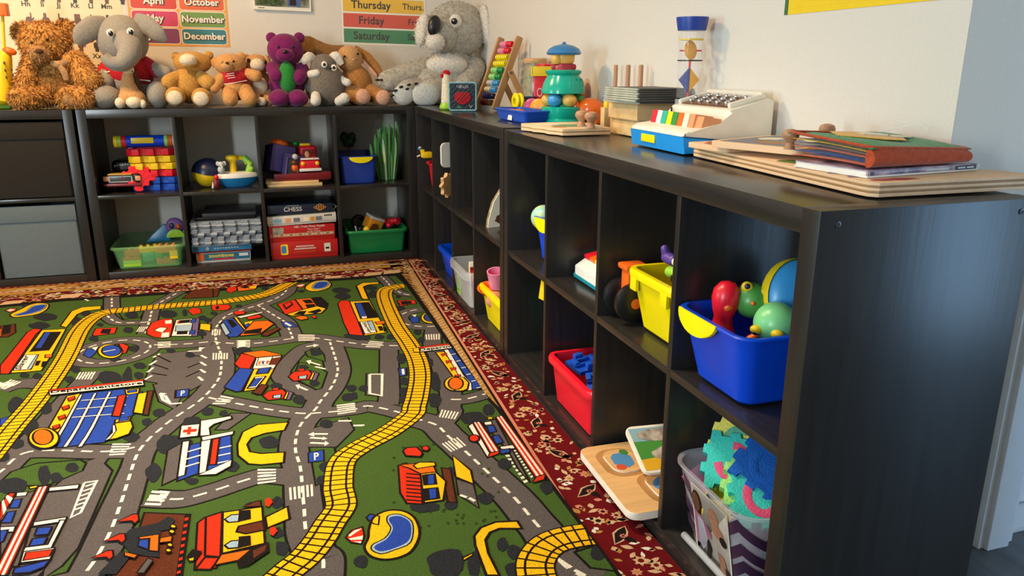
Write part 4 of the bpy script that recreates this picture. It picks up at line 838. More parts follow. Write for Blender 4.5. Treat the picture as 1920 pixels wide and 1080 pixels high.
b = MB(); LP(b,(796,132,.16),(728,152,.11),24,20,'fur_koala'); a_ = part('arm', fk(600,27)(b), t); b = MB(); LP(b,(888,128,.15),(872,158,.08),22,20,'fur_koala'); part('arm', fk(500,28)(b), t)
for pa, pb_, ra, rb, s_ in (((800,168,.14),(764,172,.06),26,22,29),((850,172,.13),(806,172,.05),26,24,30)): b = MB(); LP(b,pa,pb_,ra,rb,'fur_koala'); l_ = part('leg', fk(600,s_)(b), t)
for x, yy, rx, ry, y_ in ((757,178,21,19,.012),(798,178,27,22,.004)): b = MB(); EP(b,x,yy,rx,ry,y_,'fur_koala_pad',10); part('foot_pad', seat(b), l_)
for x, yy in ((708,150),(716,150)): b = MB(); EP(b,x,yy,5,2.2,.075,'black',2.2); part('claw', b, a_)
for x, yy in ((752,163),(767,159),(780,157),(741,170),(735,179),(763,167)): b = MB(); EP(b,x,yy,4.4,2.4,-.006,'black',2.4,-.3); part('claw', b, l_)
# toy giraffe at the left edge
t = thing('toy_giraffe', 'yellow plastic toy giraffe on a green base at the left edge', 'toy', tuple(at_z(0,212,ZT)), 0, world=True)
b = MB(); c = at_z(0,205,ZT); b.box((c.x-.03,c.y+.05,ZT+.012), (.14,.09,.022), 'lime', .008); part('base', b, t, 'green base')
b = MB(); TP(b,[(2,190,.07),(4,150,.08),(8,110,.08),(12,98,.08)],[20,17,13,9],'yellow',12); EP(b,-8,186,30,18,.08,'yellow',20)
for x, yy in ((10,132),(12,145),(22,130),(24,140),(8,118)): EP(b,x,yy,1.6,3.2,.045,'brown',2)
part('body', seat(b,ZT+.022), t)
b = MB(); EP(b,18,96,12,7,.07,'orange',8,.3); part('head', b, t); b = MB(); TP(b,[(4,20,.08),(6,60,.08),(8,100,.08)],[3,3,3],'yellow',8); part('pole', b, t); b = MB(); c = at_y(2,18,.08); b.box(tuple(c), (.05,.05,.05), 'orange', .004); part('flag', b, t)

# ------------------------------------------------------------------ bins and what they hold
Z1, Z0 = T+OP+D+.0006, T+.0006
def tub_mesh(bx, by, tx, ty, h, m, r=.03, th=.003, rim=.010, lip=.012):
    b = MB(); g = lambda w, d, z, rr: rrect(w, d, min(rr, w*.45, d*.45), z)
    R_ = [g(bx-.01,by-.01,0,r*.8), g(bx,by,.005,r*.9), g(tx,ty,h-lip,r), g(tx+.002,ty+.002,h-lip,r), g(tx+2*rim,ty+2*rim,h-lip,r+rim), g(tx+2*rim+.002,ty+2*rim+.002,h-lip*.4,r+rim), g(tx+2*rim-.003,ty+2*rim-.003,h,r+rim), g(tx-2*th,ty-2*th,h,r), g(bx-2*th,by-2*th,.006,r*.8)]
    return b.loft(R_, m, None, True, True)
def tub(label, loc, bx, by, tx, ty, h, m, rz=0, group=None, name='toy_bin', cat='bin', **k):
    t = thing(name, label, cat, loc, rz, group); part('tub', tub_mesh(bx, by, tx, ty, h, m, **k), t, angle=30); return t
def crescent(t, M, w, d, m='sun'):
    b = MB(); n = 14; p = [(w/2*math.cos(PI*i/n), -d*math.sin(PI*i/n)) for i in range(n+1)]; b.prism(p, -.002, .005, m, M, bev=.001); part('handle', b, t, 'yellow crescent handle')
FX = lambda x, y, z: Matrix(((0,0,-1,x),(-1,0,0,y),(0,1,0,z),(0,0,0,1)))      # faces -x: X runs towards the camera, Y up, Z out
FY = lambda x, y, z: TR((x,y,z), R(90), 0, 0)                                      # faces -y

# --- right foreground shelf, upper row
t = tub('big blue bin with a yellow handle holding a red skittle and frog toys', (.158,-2.685,Z1), .26,.165,.31,.215,.132,'royal', rim=.006, lip=.006)
crescent(t, FX(-.158,.030,.131) @ Matrix.Rotation(R(-10),4,'X'), .125, .036)
z = Z1+.008
b = MB(); b.lathe([(0.001,0),(.024,0),(.030,.02),(.032,.045),(.028,.07),(.019,.092),(.017,.105),(.022,.12),(.026,.14),(.024,.157),(.014,.17),(.001,.1735)], 'red', 28, Matrix.Rotation(R(4),4,'Y'))
solo('skittle', b, 'red toy skittle standing in the big blue bin', 'skittle', (.065,-2.622,z), local=True)
def frog(label, c, r, rot, gm):
    t = thing('frog_ball', label, 'toy', c, 0, 'green frog balls in the big blue bin', rot=rot)
    part('body', MB().ell((0,0,0), (r,r,r*.95), gm, None, 28, 18), t)
    for s_ in (-1,1):
        e = part('eye', MB().ell((s_*r*.5,-r*.62,r*.62), (r*.30,r*.22,r*.30), 'yellow'), t, 'bulging yellow eye'); part('pupil', MB().ell((s_*r*.5,-r*.80,r*.66), (r*.15,r*.08,r*.15), 'navy'), e)
        b = MB(); b.cap_tube((s_*r*.75,-r*.5,-r*.55), (s_*r*1.15,-r*.9,-r*.65), r*.16, r*.24, 'orange', 12); part('foot', b, t, 'orange foot')
    b = MB(); b.cap_tube((0,-r*.95,-r*.1), (0,-r*1.1,-r*.1), r*.12, r*.1, 'orange', 10); part('nose', b, t); return t
P('frog_green','4f9a4a'); P('frog_light','7fd38c')
frog('dark green frog ball with yellow eyes, beside the red skittle', tuple(at_y(1411,563,-2.635)), .035, (R(-12),R(12),R(-35)), 'frog_green')
frog('pale green frog ball with an orange beak, nearest the bin\'s front corner', tuple(at_y(1454,606,-2.715)), .038, (R(60),R(0),R(-60)), 'frog_light')
b = MB(); b.lathe([(.001,.0),(.045,.004),(.065,.02),(.07,.035),(.065,.05),(.045,.066),(.001,.07)], 'skyblue', 28, Matrix.Rotation(R(75),4,'X')).lathe([(.0701,.024),(.0712,.035),(.0701,.046)], 'yellow', 28, Matrix.Rotation(R(75),4,'X'), cap=False)
solo('flying_disc', b, 'blue and yellow toy disc leaning at the back of the big blue bin', 'toy', tuple(at_y(1472,556,-2.635)), local=True)
# yellow bin, doll and tractor
t = tub('tall yellow bin with a doll lying across it', (.175,-2.408,Z1), .235,.16,.275,.20,.135,'sun', r=.02, rim=.009, lip=.018)
for y in (-.065,.07): part('lug', MB().box((-.143,y,.104), (.008,.028,.03), 'sun', .002), t)
t = thing('toy_figure', 'small toy doll with purple boots and black clothes lying on the yellow bin', 'doll', (.13,-2.42,Z1+.15), 0)
b = MB(); b.cap_tube((-.02,-.03,.008), (.07,-.05,.012), .017, .02, 'black').cap_tube((-.02,-.03,.008), (-.035,-.0,.012), .013, .012, 'black'); part('body', b, t)
b = MB(); b.cap_tube((-.036,.0,.012), (-.038,.024,.014), .0105, .0095, 'cream'); part('leg', b, t)
b = MB(); b.cap_tube((-.038,.026,.014), (-.04,.05,.016), .0125, .013, 'purple').cap_tube((-.04,.05,.016), (-.045,.053,.034), .011, .009, 'purple'); part('boot', b, t)
b = MB(); b.cap_tube((-.05,-.01,-.004), (-.052,.012,-.006), .010, .012, 'lime').cap_tube((-.05,-.045,-.014), (-.05,-.012,-.014), .014, .013, 'black'); part('arm', b, t)
b = MB(); b.ell((.09,-.055,.014), (.022,.02,.022), 'cream'); part('head', b, t)
b = MB(); b.cap_tube((-.062,-.06,-.045), (-.062,-.02,-.06), .010, .008, 'cream').cap_tube((-.062,-.075,-.03), (-.062,-.058,-.046), .008, .008, 'mint'); part('hand', b, t)
t = thing('toy_tractor', 'orange and green toy tractor with black wheels behind the yellow bin', 'toy', (.10,-2.262,Z1), 0)
b = MB(); b.box((.02,0,.045), (.15,.036,.03), 'orange', .008).box((-.045,0,.085), (.02,.04,.07), 'orange', .008).box((-.035,0,.122), (.055,.05,.014), 'orange', .006).cap_tube((.03,0,.1),(.09,0,.1),.022,.018,'orange'); part('body', b, t)
b = MB(); b.box((0,0,.028), (.13,.036,.018), 'green', .005); part('chassis', b, t)
for x, r in ((-.045,.045),(.07,.036)):
    for s_ in (-1,1): b = MB(); b.lathe([(.012,-.012),(r*.8,-.012),(r,-.006),(r,.006),(r*.8,.012),(.012,.012)], 'black', 24, TR((x,s_*.031,r),R(90),0,0)); w_ = part('wheel', b, t); part('hub', MB().lathe([(.001,-.014),(.012,-.013),(.012,.013),(.001,.014)], 'orange', 14, TR((x,s_*.031,r),R(90),0,0)), w_)
# rainbow toy piano
t = thing('toy_piano', 'white toy piano with rainbow keys and a red handle', 'toy', (.20,-2.03,Z1), 0)
P('toy_white','f2efe8'); P('toy_teal','1d8a9c')
side = [(-.125,0),(.12,0),(.12,.075),(.02,.07),(-.09,.052),(-.125,.03)]
M = Matrix(((1,0,0,0),(0,0,-1,.14),(0,1,0,.004),(0,0,0,1)))
b = MB(); b.prism(side, 0, .27, 'toy_white', M, None, True, .008); part('case', b, t)
part('base', MB().box((-.002,.005,.006), (.25,.275,.012), 'toy_teal', .004), t)
for i, c in enumerate(('red','orange','sun','lime','green','skyblue','purple')):
    part('key', MB().box((0,0,0), (.105,.034,.012), c, .003, TR((-.048,.116-i*.036,.068),0,R(-11),0)), t)
b = MB(); b.tube(smooth([Vector((.03,.12,.07)),Vector((.03,.115,.125)),Vector((.03,.06,.145)),Vector((.03,-.04,.145)),Vector((.03,-.095,.125)),Vector((.03,-.10,.07))],5), .014, 'red', 12); part('handle', b, t, 'red handle')
# blue bin with a ball
t = tub('blue bin with a yellow handle behind the first divider of the near shelf', (.19,-1.705,Z1), .24,.155,.27,.185,.13,'royal', rz=R(14), rim=.006, lip=.006)
crescent(t, FX(-.138,.02,.129) @ Matrix.Rotation(R(-8),4,'X'), .10, .04)
P('ball_mix','8fd0c8', col2='e8e04a', var=.5, scale=26)
solo('toy_ball', MB().ell((0,0,0), .038, 'ball_mix', None, 28, 18), 'blue, green and yellow patterned ball in the blue bin', 'ball', tuple(at_y(1019,408,-1.64)), local=True)
# lower row
t = tub('pale blue bin mostly hidden behind the divider, bottom of the near shelf', (.235,-1.735,Z0), .17,.15,.20,.18,.13,'turquoise')
solo('toy_board', MB().prism([(-.02,0),(.03,0),(.028,.05),(-.005,.06)], -.006, .006, 'yellow', TR((0,0,0),R(90),0,R(-80)), bev=.002), 'yellow toy board sticking up out of the pale blue bin', 'toy', tuple(at_y(1019,562,-1.79)), local=True)
t = tub('red bin full of blue plastic building pieces', (.168,-2.034,Z0), .295,.25,.315,.285,.135,'red', r=.018, rim=.011, lip=.02)
P('brick_blue','1c52c0'); P('brick_green','148a3a')
def connector(label, loc, rot, m, g):
    t = thing('building_piece', label, 'toy', loc, 0, g, rot=rot); b = MB(); b.box((0,0,0), (.075,.075,.012), m, .002)
    part('plate', b, t)
    for i in range(4): a = i*PI/2; M = Matrix.Rotation(a,4,'Z'); part('lug', MB().box((.030,0,.013), (.014,.026,.018), m, .002, M), t)
    for i in range(2): part('rib', MB().box((0,-.012+i*.024,.010), (.07,.006,.012), m, .001), t)
    return t
gp = 'blue connector plates in the red bin'
rr_ = random.Random(4)
for i, (x, y, zz, a, bb) in enumerate(((.08,-1.965,.118,6,12),(.16,-1.98,.112,-8,40),(.09,-2.055,.105,14,-20),(.175,-2.07,.112,-5,15),(.24,-2.00,.11,8,60))):
    connector('blue slotted plastic plate on top of the pieces in the red bin', (x,y,Z0+zz), (R(a),R(-a*.6),R(bb)), 'brick_blue', gp)
def brick(label, loc, rot, size, m, g=None, name='toy_brick'):
    t = thing(name, label, 'toy', loc, 0, g, rot=rot); sx, sy, sz = size; part('block', MB().box((0,0,0), size, m, .003), t)
    nx, ny = max(1,round(sx/.03)), max(1,round(sy/.03))
    for i in range(nx):
        for j in range(ny): part('stud', MB().lathe([(.008,0),(.008,.006),(.007,.0075),(.001,.0075)], m, 12, TR(((i-(nx-1)/2)*.03,(j-(ny-1)/2)*.03,sz/2))), t)
    return t
brick('upright blue block at the near end of the red bin', (.075,-2.128,Z0+.102), (R(8),R(80),R(10)), (.09,.06,.034), 'brick_blue')
brick('green block between the blue ones in the red bin', (.085,-2.10,Z0+.078), (R(30),R(20),R(30)), (.06,.03,.03), 'brick_green')
brick('small yellow block low in the red bin', (.04,-2.085,Z0+.068), (R(10),R(5),R(50)), (.04,.03,.02), 'yellow')
brick('olive green block against the front of the red bin', (.085,-2.125,Z0+.06), (R(20),R(10),R(20)), (.05,.03,.03), 'lime')
brick('tall thin blue piece standing at the back of the red bin', (.12,-2.155,Z0+.15), (R(4),R(90),R(0)), (.10,.03,.012), 'brick_blue')
# wooden animal puzzle and picture board
t = thing('wooden_puzzle', 'beech board puzzle with fish-shaped recesses sticking out of the bottom cubby', 'puzzle', (.095,-2.385,Z0), R(-1))
mat('beech_edge','efe6d4',.5,'grain_x',var=.08); mat('recess','b07f48',.6,'grain_x',var=.2); P('print_blue','4d86b8',.5); P('print_red','c8502e',.5); P('print_leaf','3f7d3c',.5)
part('board', MB().prism([(p.x,p.y) for p in rrect(.285,.30,.022)], 0, .018, 'beech_x', None, 'beech_edge', bev=.003), t)
def blob(mb, cx, cy, rx, ry, z, m, th=.002, n=16, wob=.12, sd=1, M=None):
    g = random.Random(sd); mb.prism([(cx+rx*math.cos(2*PI*i/n)*(1+g.uniform(-wob,wob)), cy+ry*math.sin(2*PI*i/n)*(1+g.uniform(-wob,wob))) for i in range(n)], z, z+th, m, M, smooth=False)
for cx, cy, sd in ((-.070,.060,1),(-.025,-.070,2)):
    b = MB(); b.prism([(p.x,p.y) for p in rrect(.10,.13,.04,0,5,cx,cy)], .0181, .0185, 'recess'); part('recess', b, t)
    b = MB(); b.prism([(p.x,p.y) for p in rrect(.075,.105,.03,0,5,cx+.005,cy)], .0186, .0225, 'beech_x', None, 'beech_edge'); pc = part('puzzle_piece', b, t)
    b = MB(); blob(b, cx+.004, cy, .026, .036, .0227, 'print_blue', .0004, sd=sd); blob(b, cx-.012, cy-.03, .012, .012, .0229, 'print_red', .0004, sd=sd+5); blob(b, cx+.022, cy+.034, .010, .014, .0229, 'print_leaf', .0004, sd=sd+9); part('print', b, pc)
b = MB(); b.prism([(p.x,p.y) for p in rrect(.13,.012,.005,0,4,.02,-.132)], .0181, .0186, 'recess'); part('groove', b, t)
for x, y, rz, c, lb in ((-.02,-.005,20,'print_blue','loose fish-shaped puzzle piece with blue paint on the beech board'),(.03,.035,-30,'print_red','loose orange painted puzzle piece on the beech board')):
    t = thing('puzzle_piece', lb, 'puzzle', (.095+x,-2.385+y,Z0+.0235), R(rz)); b = MB(); blob(b,0,0,.028,.018,0,'beech_x',.008,18,.18,7 if c=='print_red' else 3); part('piece', b, t); b = MB(); blob(b,0,0,.021,.012,.0081,c,.0005,16,.2,4); blob(b,.01,.004,.007,.005,.0087,'print_red',.0004,10,.2,6); blob(b,-.014,-.004,.006,.004,.0087,'print_leaf',.0004,10,.2,2); part('print', b, t)
A_, B_c = at_z(1207,893,Z0+.045), at_z(1169,806,Z0+.10); yv = (B_c-A_).normalized(); xv = yv.cross(Vector((0,0,1))).normalized(); xv = (xv+Vector((0,0,-.05))).normalized(); zv = xv.cross(yv).normalized(); xv = yv.cross(zv)
MBd = Matrix(((xv.x,yv.x,zv.x,A_.x),(xv.y,yv.y,zv.y,A_.y),(xv.z,yv.z,zv.z,A_.z),(0,0,0,1))); LBd = (B_c-A_).length
t = thing('picture_board', 'sky, grass and sand coloured puzzle board leaning over the beech puzzle', 'puzzle', tuple(A_), 0, rot=MBd.to_euler())
P('bd_sky','8fb6c4',.4); P('bd_grass','4f9440',.4); P('bd_sand','e8b02a',.4); mat('bd_etch','cdbfae',.5,scale=40,col2='7a7064',var=.4)
b = MB(); b.prism([(p.x,p.y) for p in rrect(.16,LBd,.015,0,5,.08,LBd/2)], 0, .009, 'beech_edge', bev=.002); part('board', b, t)
b = MB(); M = Matrix.Translation((.08,LBd/2,.0091)) @ Matrix.Diagonal((1,(LBd-.012)/.203,1,1))
b.prism([(-.074,.03),(.074,.03),(.074,.10),(-.074,.10)], 0,.0003,'bd_sky',M); b.prism([(-.074,-.055),(.074,-.03),(.074,.032),(-.074,.036)], 0,.0004,'bd_grass',M); b.prism([(-.074,-.10),(.074,-.10),(.074,-.028),(-.074,-.05)], 0,.0005,'bd_sand',M)
blob(b,-.005,.062,.056,.03,.0006,'bd_etch',.0005,20,.06,3,M); blob(b,.01,-.03,.055,.036,.0007,'bd_etch',.0005,20,.10,8,M); part('print', b, t)
# clear chevron tub with foam letters
t = thing('clear_tub', 'clear plastic tub with purple zigzags holding foam puzzle mats', 'bin', (.170,-2.708,Z0), 0)
bx, by, tx, ty, h_ = .265,.185,.325,.25,.172
b = MB(); g = lambda w, d, z, r: rrect(w, d, r, z)
b.loft([g(bx-.01,by-.01,0,.03), g(bx,by,.004,.034), g(tx,ty,h_-.004,.045), g(tx+.012,ty+.012,h_-.002,.05), g(tx+.012,ty+.012,h_+.002,.05), g(tx-.004,ty-.004,h_,.044), g(bx-.004,by-.004,.006,.03)], 'smoke_plastic', None, True, True); part('tub', b, t, angle=30)
P('zigzag','3a2440',.35)
def zwall(d_, z):                                       # a point on the tub's outside, d_ along its rim line from the front face round the near corner
    k = z/h_; hw, hd, r = (bx+(tx-bx)*k)/2, (by+(ty-by)*k)/2, .034+.011*k; L1 = .085+hd-r; o = .0016
    if d_ < L1: return Vector((-hw-o, .085-d_, z))
    a = (d_-L1)/r
    if a < PI/2: return Vector((-hw+r-(r+o)*math.cos(a), -hd+r-(r+o)*math.sin(a), z))
    return Vector((-hw+r+(d_-L1-r*PI/2), -hd-o, z))
def zig(mb, n, d0, d1, z0, amp, wd):                  # one zigzag band
    N_ = n*8; vs = []
    for i in range(N_+1): t_ = i/8; f = abs((t_%2)-1); d_ = d0+(d1-d0)*i/N_; z = z0+amp*f; vs += [zwall(d_, z), zwall(d_, z+wd)]
    mb.add(vs, [(2*i,2*i+2,2*i+3,2*i+1) for i in range(N_)], 'zigzag', None, False)
def wfront(u, z): k = z/h_; return Vector((-(bx+(tx-bx)*k)/2-.0026, u, z))
def wside(u, z): k = z/h_; return Vector((u, -(by+(ty-by)*k)/2-.0026, z))
b = MB()
for z0 in (-.004,.044,.094): b = MB(); zig(b, 9, .004, .40, max(.006,z0), .040, .026); part('zigzag_print', b, t, 'dark purple zigzag print')
mat('photo_pale','d9d4cc',.3,scale=12,col2='b9b1a8',var=.3); P('skin_print','8a5a44',.4); P('skin_print2','d39a7c',.4); P('cloth_print','d98aa6',.4); P('cloth_print2','d6d8ea',.4); P('hair_print','2e211e',.4)
b = MB(); 
def sticker(mb, poly, dz, m):
    vs = [wfront(u, z)+Vector((-.0006-dz,0,0)) for u, z in poly]; tri = tessellate_polygon([vs]); mb.add(vs, [tuple(q) for q in tri]+[tuple(reversed(q)) for q in tri], m, None, False)
sq = [(.052,.004),(.052,.155),(-.072,.155),(-.072,.004)]
sticker(b, sq, 0, 'white'); sticker(b, [(.048,.008),(.048,.151),(-.068,.151),(-.068,.008)], .0003, 'photo_pale')
el = lambda cx, cz, rx, rz, n=14: [(cx+rx*math.cos(2*PI*i/n), cz+rz*math.sin(2*PI*i/n)) for i in range(n)]
for i, (p, m) in enumerate(((el(.034,.118,.018,.026),'hair_print'),(el(.037,.118,.013,.020),'skin_print'),([(.047,.10),(.02,.094),(-.012,.075),(-.010,.062),(.02,.058),(.016,.03),(.045,.026)],'cloth_print'),([(.036,.092),(.016,.088),(.002,.05),(.024,.02),(.036,.03)],'cloth_print2'),
        (el(-.022,.118,.018,.018),'skin_print2'),(el(-.034,.094,.020,.014),'skin_print2'),(el(-.052,.084,.012,.010),'hair_print'),([(.0,.06),(-.010,.04),(.002,.012),(.012,.01),(.006,.05)],'hair_print'),([(-.03,.05),(-.05,.05),(-.066,.012),(-.04,.009)],'skin_print2'),([(-.052,.03),(-.066,.03),(-.066,.009),(-.058,.009)],'hair_print'))): sticker(b, p, .0006+.0002*i, m)
part('photo_label', b, t, 'photo label of two small dolls')
b = MB(); b.tube([wfront(.088,.03)+Vector((-.006,0,-.018)), wfront(-.075,.03)+Vector((-.006,0,-.018))], .007, 'frosted_plastic', 10); part('latch', b, t)
def foam(label, M, m, m2, seed=0, thick=.016, tex=None):
    t = thing('foam_mat', label, 'foam mat', M.to_translation(), 0, 'foam puzzle mats in the clear tub', rot=M.to_euler())
    s_, n = .046, 5; u = 2*s_/n; p = []; k = .011
    for e in range(4):
        a = -PI/2+e*PI/2; c, sn = math.cos(a+PI/2), math.sin(a+PI/2)
        for i in range(n):
            x0, x1 = -s_+i*u, -s_+(i+1)*u; d = -s_-(k if (i+e)%2 == 0 and 0 < i < n-1 or (i+e)%2==0 else 0)
            for x in (x0, x1): p.append((x*c-d*sn, x*sn+d*c))
    part('mat', MB().prism(p, -thick/2, thick/2, m, None, None, False, .0012), t)
    b = MB(); ring = [Vector((.026*math.cos(R(a)), .031*math.sin(R(a)), thick/2+.0006)) for a in range(30+seed*40, 310+seed*40, 14)]; b.tube(ring, .008, m2, 6, None, False, True, .12); part('letter', b, t); return t
for n, c in dict(foam_yellow='efe06a', foam_aqua='3fc9bd', foam_blue='1b62c2', foam_pink='ef7fae', foam_lime='9fe07e', foam_sun='f5dc28', foam_rose='e0557e', foam_sea='5fae8e').items(): mat(n, c, .75, var=.12, scale=300, bump=.6, spec=.2)
X0, Y0 = .170,-2.708
def FM(px, py, x, n, roll):                           # centre seen at a pixel, facing n, turned about n
    n = Vector(n).normalized(); u = (Vector((0,0,1))-n*n.z).normalized(); r_ = u.cross(n); u2 = u*math.cos(R(roll))+r_*math.sin(R(roll)); r2 = u2.cross(n); p = at_x(px, py, x)
    return Matrix(((r2.x,u2.x,n.x,p.x),(r2.y,u2.y,n.y,p.y),(r2.z,u2.z,n.z,p.z),(0,0,0,1)))
foam('pale yellow foam mat standing at the back of the tub with a green letter', FM(1386,836,.115,(-.6,-.62,.5),10), 'foam_yellow','foam_sea',1)
foam('ridged turquoise foam mat with a pink letter in the middle', FM(1374,868,.088,(-.5,-.5,.7),-4), 'foam_aqua','foam_rose',4)
foam('dark blue foam mat leaning at the right of the tub', FM(1440,874,.115,(-.30,-.6,.74),40), 'foam_blue','foam_blue',2)
foam('pink foam mat against the tub\'s left wall', FM(1340,888,.100,(-.45,-.3,.84),30), 'foam_pink','foam_pink',0)
foam('light green foam mat in front of the turquoise one', FM(1414,908,.088,(-.3,-.45,.84),8), 'foam_lime','foam_lime',3)
foam('bright yellow foam mat lying low at the tub\'s front', FM(1382,938,.085,(-.2,-.3,.93),20), 'foam_sun','foam_sun',2)
foam('turquoise foam mat with a red letter nearest the front corner', FM(1428,936,.082,(-.25,-.5,.83),-6), 'foam_aqua','foam_rose',1)
foam('pink foam mat with a blue mark seen through the tub\'s side', TR((.13,-2.722,Z0+.045),R(62),0,R(6)), 'foam_pink','foam_aqua',5)

# --- far right shelf
t = tub('red bin with a yellow toy in it, upper far cubby', (.165,-.232,Z1), .24,.19,.26,.22,.12,'red', r=.02)
solo('yellow_truck', MB().box((0,0,0),(.09,.09,.05),'yellow',.014).box((-.035,0,.03),(.03,.06,.03),'yellow',.008).ell((-.055,.03,.05),.013,'skyblue').cap_tube((-.05,.05,-.01),(-.07,.06,-.02),.006,.005,'white').cap_tube((-.05,.0,.06),(-.06,.0,.065),.007,.006,'white'), 'yellow plastic toy poking out of the red bin', 'toy', tuple(at_y(800,290,-.22)), local=True)
bpy.data.objects['yellow_truck'].scale = (.55,.55,.55)
b = MB(); n = 9; b.prism([((.045+.008*math.cos(6*2*PI*i/60*1.5))*math.cos(2*PI*i/60), (.045+.008*math.cos(6*2*PI*i/60*1.5))*math.sin(2*PI*i/60)) for i in range(60)], -.008, .008, 'beech', FX(0,0,0) @ Matrix.Rotation(R(-50),4,'Y'), bev=.003)
solo('wooden_flower', b, 'scalloped wooden toy edge showing past a divider', 'toy', tuple(at_y(840,347,-.66)), local=True)
solo('white_tray', MB().prism([(p.x,p.y) for p in rrect(.10,.10,.02)], -.004, .004, 'white', FX(0,0,0) @ Matrix.Rotation(R(-70),4,'Y'), bev=.001), 'thin white plate above the wooden flower', 'toy', tuple(at_y(846,290,-.66)), local=True)
t = thing('picture_book', 'pale picture book with a curved top standing in the upper cubby', 'book', (.125,-1.150,Z1), 0)
mat('book_cover','cdbf9c',.5,scale=24,col2='8a6f4e',var=.4)
pf = [(-.10,0),(.12,0),(.12,.19),(.04,.185),(-.03,.15),(-.075,.09),(-.095,.03)]; M = Matrix(((1,0,0,0),(0,0,-1,.008),(0,1,0,0),(0,0,0,1)))
MR = Matrix.Rotation(R(14),4,'Z')
part('cover', MB().prism(pf, .014, .016, 'paper', MR @ M).prism(pf, 0, .002, 'book_cover', MR @ M), t)
part('pages', MB().prism([(x*.97+.003,y*.97) for x, y in pf], .002, .014, 'paper', MR @ M), t)
b = MB(); blob(b,.0,.06,.03,.022,.0163,'print_red',.0004,14,.3,2,MR @ M); blob(b,.05,.075,.03,.02,.0163,'print_blue',.0004,14,.3,3,MR @ M); blob(b,-.05,.03,.02,.016,.0163,'brown',.0004,14,.3,4,MR @ M); part('cover_picture', b, t)
t = tub('dark blue bin at the bottom of the far shelf, left of the clear bin', (.175,-.535,Z0), .27,.21,.31,.25,.125,'royal', r=.018, rim=.010, lip=.02)
b = MB(); b.tube(smooth([Vector((0,0,0)),Vector((-.012,0,.03)),Vector((.01,.01,.05)),Vector((.03,0,.045))],4), .006, 'cream', 8); solo('wooden_hook', b, 'curved cream toy poking out of the dark blue bin', 'toy', (.05,-.625,Z0+.10), local=True)
b = MB(); b.tube(smooth([Vector((0,.0,0)),Vector((-.02,0,.05)),Vector((-.035,.02,.07)),Vector((-.03,.06,.085))],4), .0035, 'lightgrey', 8); solo('cord', b, 'thin pale cord curling above the dark blue bin', 'cord', (.09,-.60,Z0+.115), local=True)
t = tub('clear bin of children\'s books with a green label, bottom of the far shelf', (.155,-.905,Z0), .30,.235,.33,.275,.15,'frosted_plastic', r=.03, rim=.010, lip=.03)
b = MB(); b.box((-.153,.06,.055), (.002,.06,.075), 'lime', .0005); lb_ = part('label', b, t, 'green paper label'); b = MB()
for i in range(4): b.box((-.1545,.06,.035+i*.014), (.0008,.042-.006*(i%2),.005), 'green'); 
part('label_print', b, lb_)
gb = 'books in the clear bin'
for i, (c, yy, w_, hh, ti, lb) in enumerate((('yellow',.05,.19,.125,8,'yellow book in the clear bin, furthest back'),('paper',.025,.20,.145,6,'white picture book in the clear bin'),('maroon',-.01,.20,.13,12,'dark red book in the middle of the clear bin'),('red',-.045,.21,.125,10,'bright red book in the clear bin'),('yellow',-.075,.21,.12,14,'yellow covered book nearest the front of the clear bin'))):
    t = thing('picture_book', lb, 'book', (.14,-.905+yy,Z0+.008), 0, gb, rot=(R(-ti),0,R(4))); part('cover', MB().box((0,.005,hh/2),(w_,.002,hh),c,.0006).box((0,-.005,hh/2),(w_,.002,hh),c,.0006), t); part('pages', MB().box((.002,0,hh/2),(w_-.006,.0078,hh-.006),'paper'), t); b = MB(); blob(b,-.02,hh*.6,w_*.28,hh*.22,.0062,'mint' if i != 3 else 'yellow',.0004,12,.3,i,FY(0,0,0)); part('cover_picture', b, t)
t = tub('yellow bin with pink and orange toys, bottom of the far shelf', (.175,-1.268,Z0), .28,.245,.31,.285,.135,'sun', r=.018, rim=.011, lip=.02)
solo('pink_cup', MB().lathe([(.001,0),(.026,0),(.032,.06),(.033,.066),(.028,.066),(.024,.01),(.001,.01)], 'pink', 22, TR((0,0,0),R(12),R(-8),0)), 'pink plastic toy cup in the yellow bin', 'toy', tuple(at_y(932,538,-1.20)), local=True)
solo('orange_dish', MB().lathe([(.001,0),(.03,.0),(.048,.03),(.05,.036),(.045,.036),(.028,.006),(.001,.006)], 'orange', 24, TR((0,0,0),R(20),R(-15),0)), 'orange toy dish in the yellow bin', 'toy', tuple(at_y(914,548,-1.155)), local=True)
bpy.data.objects['orange_dish'].scale = (.7,.7,.7)
P('peach_toy','e09a6c'); solo('peach_ball', MB().ell((0,0,0), (.038,.036,.034), 'peach_toy'), 'peach coloured toy fruit at the front of the yellow bin', 'toy', tuple(at_y(930,562,-1.215)), local=True)

# ------------------------------------------------------------------ things on top of the right shelf
ZA = ZT; ZB = ZT-.0020        # tops of the far and near right shelves
# apple cushion block
t = thing('cloth_block', 'quilted cloth block with a red apple and pale blue piping', 'soft toy', (.117,-.500,ZA+.0605), R(-15))
F('quilt_slate','33424c', scale=90); F('quilt_red','b7202f'); F('quilt_cream','e6dcc0'); F('piping','8fc3cf')
b = MB(); b.box((0,0,0), (.116,.116,.116), 'quilt_cream', .014, None, 4); part('cushion', b, t)
Mf = FY(0,-.0585,0); b = MB(); b.prism([(p.x,p.y) for p in rrect(.104,.104,.006)], 0, .0015, 'quilt_slate', Mf)
for i in range(-5,6):
    p0, p1 = Vector((i*.02-.05,-.05)), Vector((i*.02+.05,.05))
    if p0.x < -.05: d = -.05-p0.x; p0 += Vector((d,d))
    if p1.x > .05: d = p1.x-.05; p1 -= Vector((d,d))
    if p1.x > p0.x: b.tube([Mf @ Vector((p0.x,p0.y,.0016)), Mf @ Vector((p1.x,p1.y,.0016))], .0016, 'navy', 6)
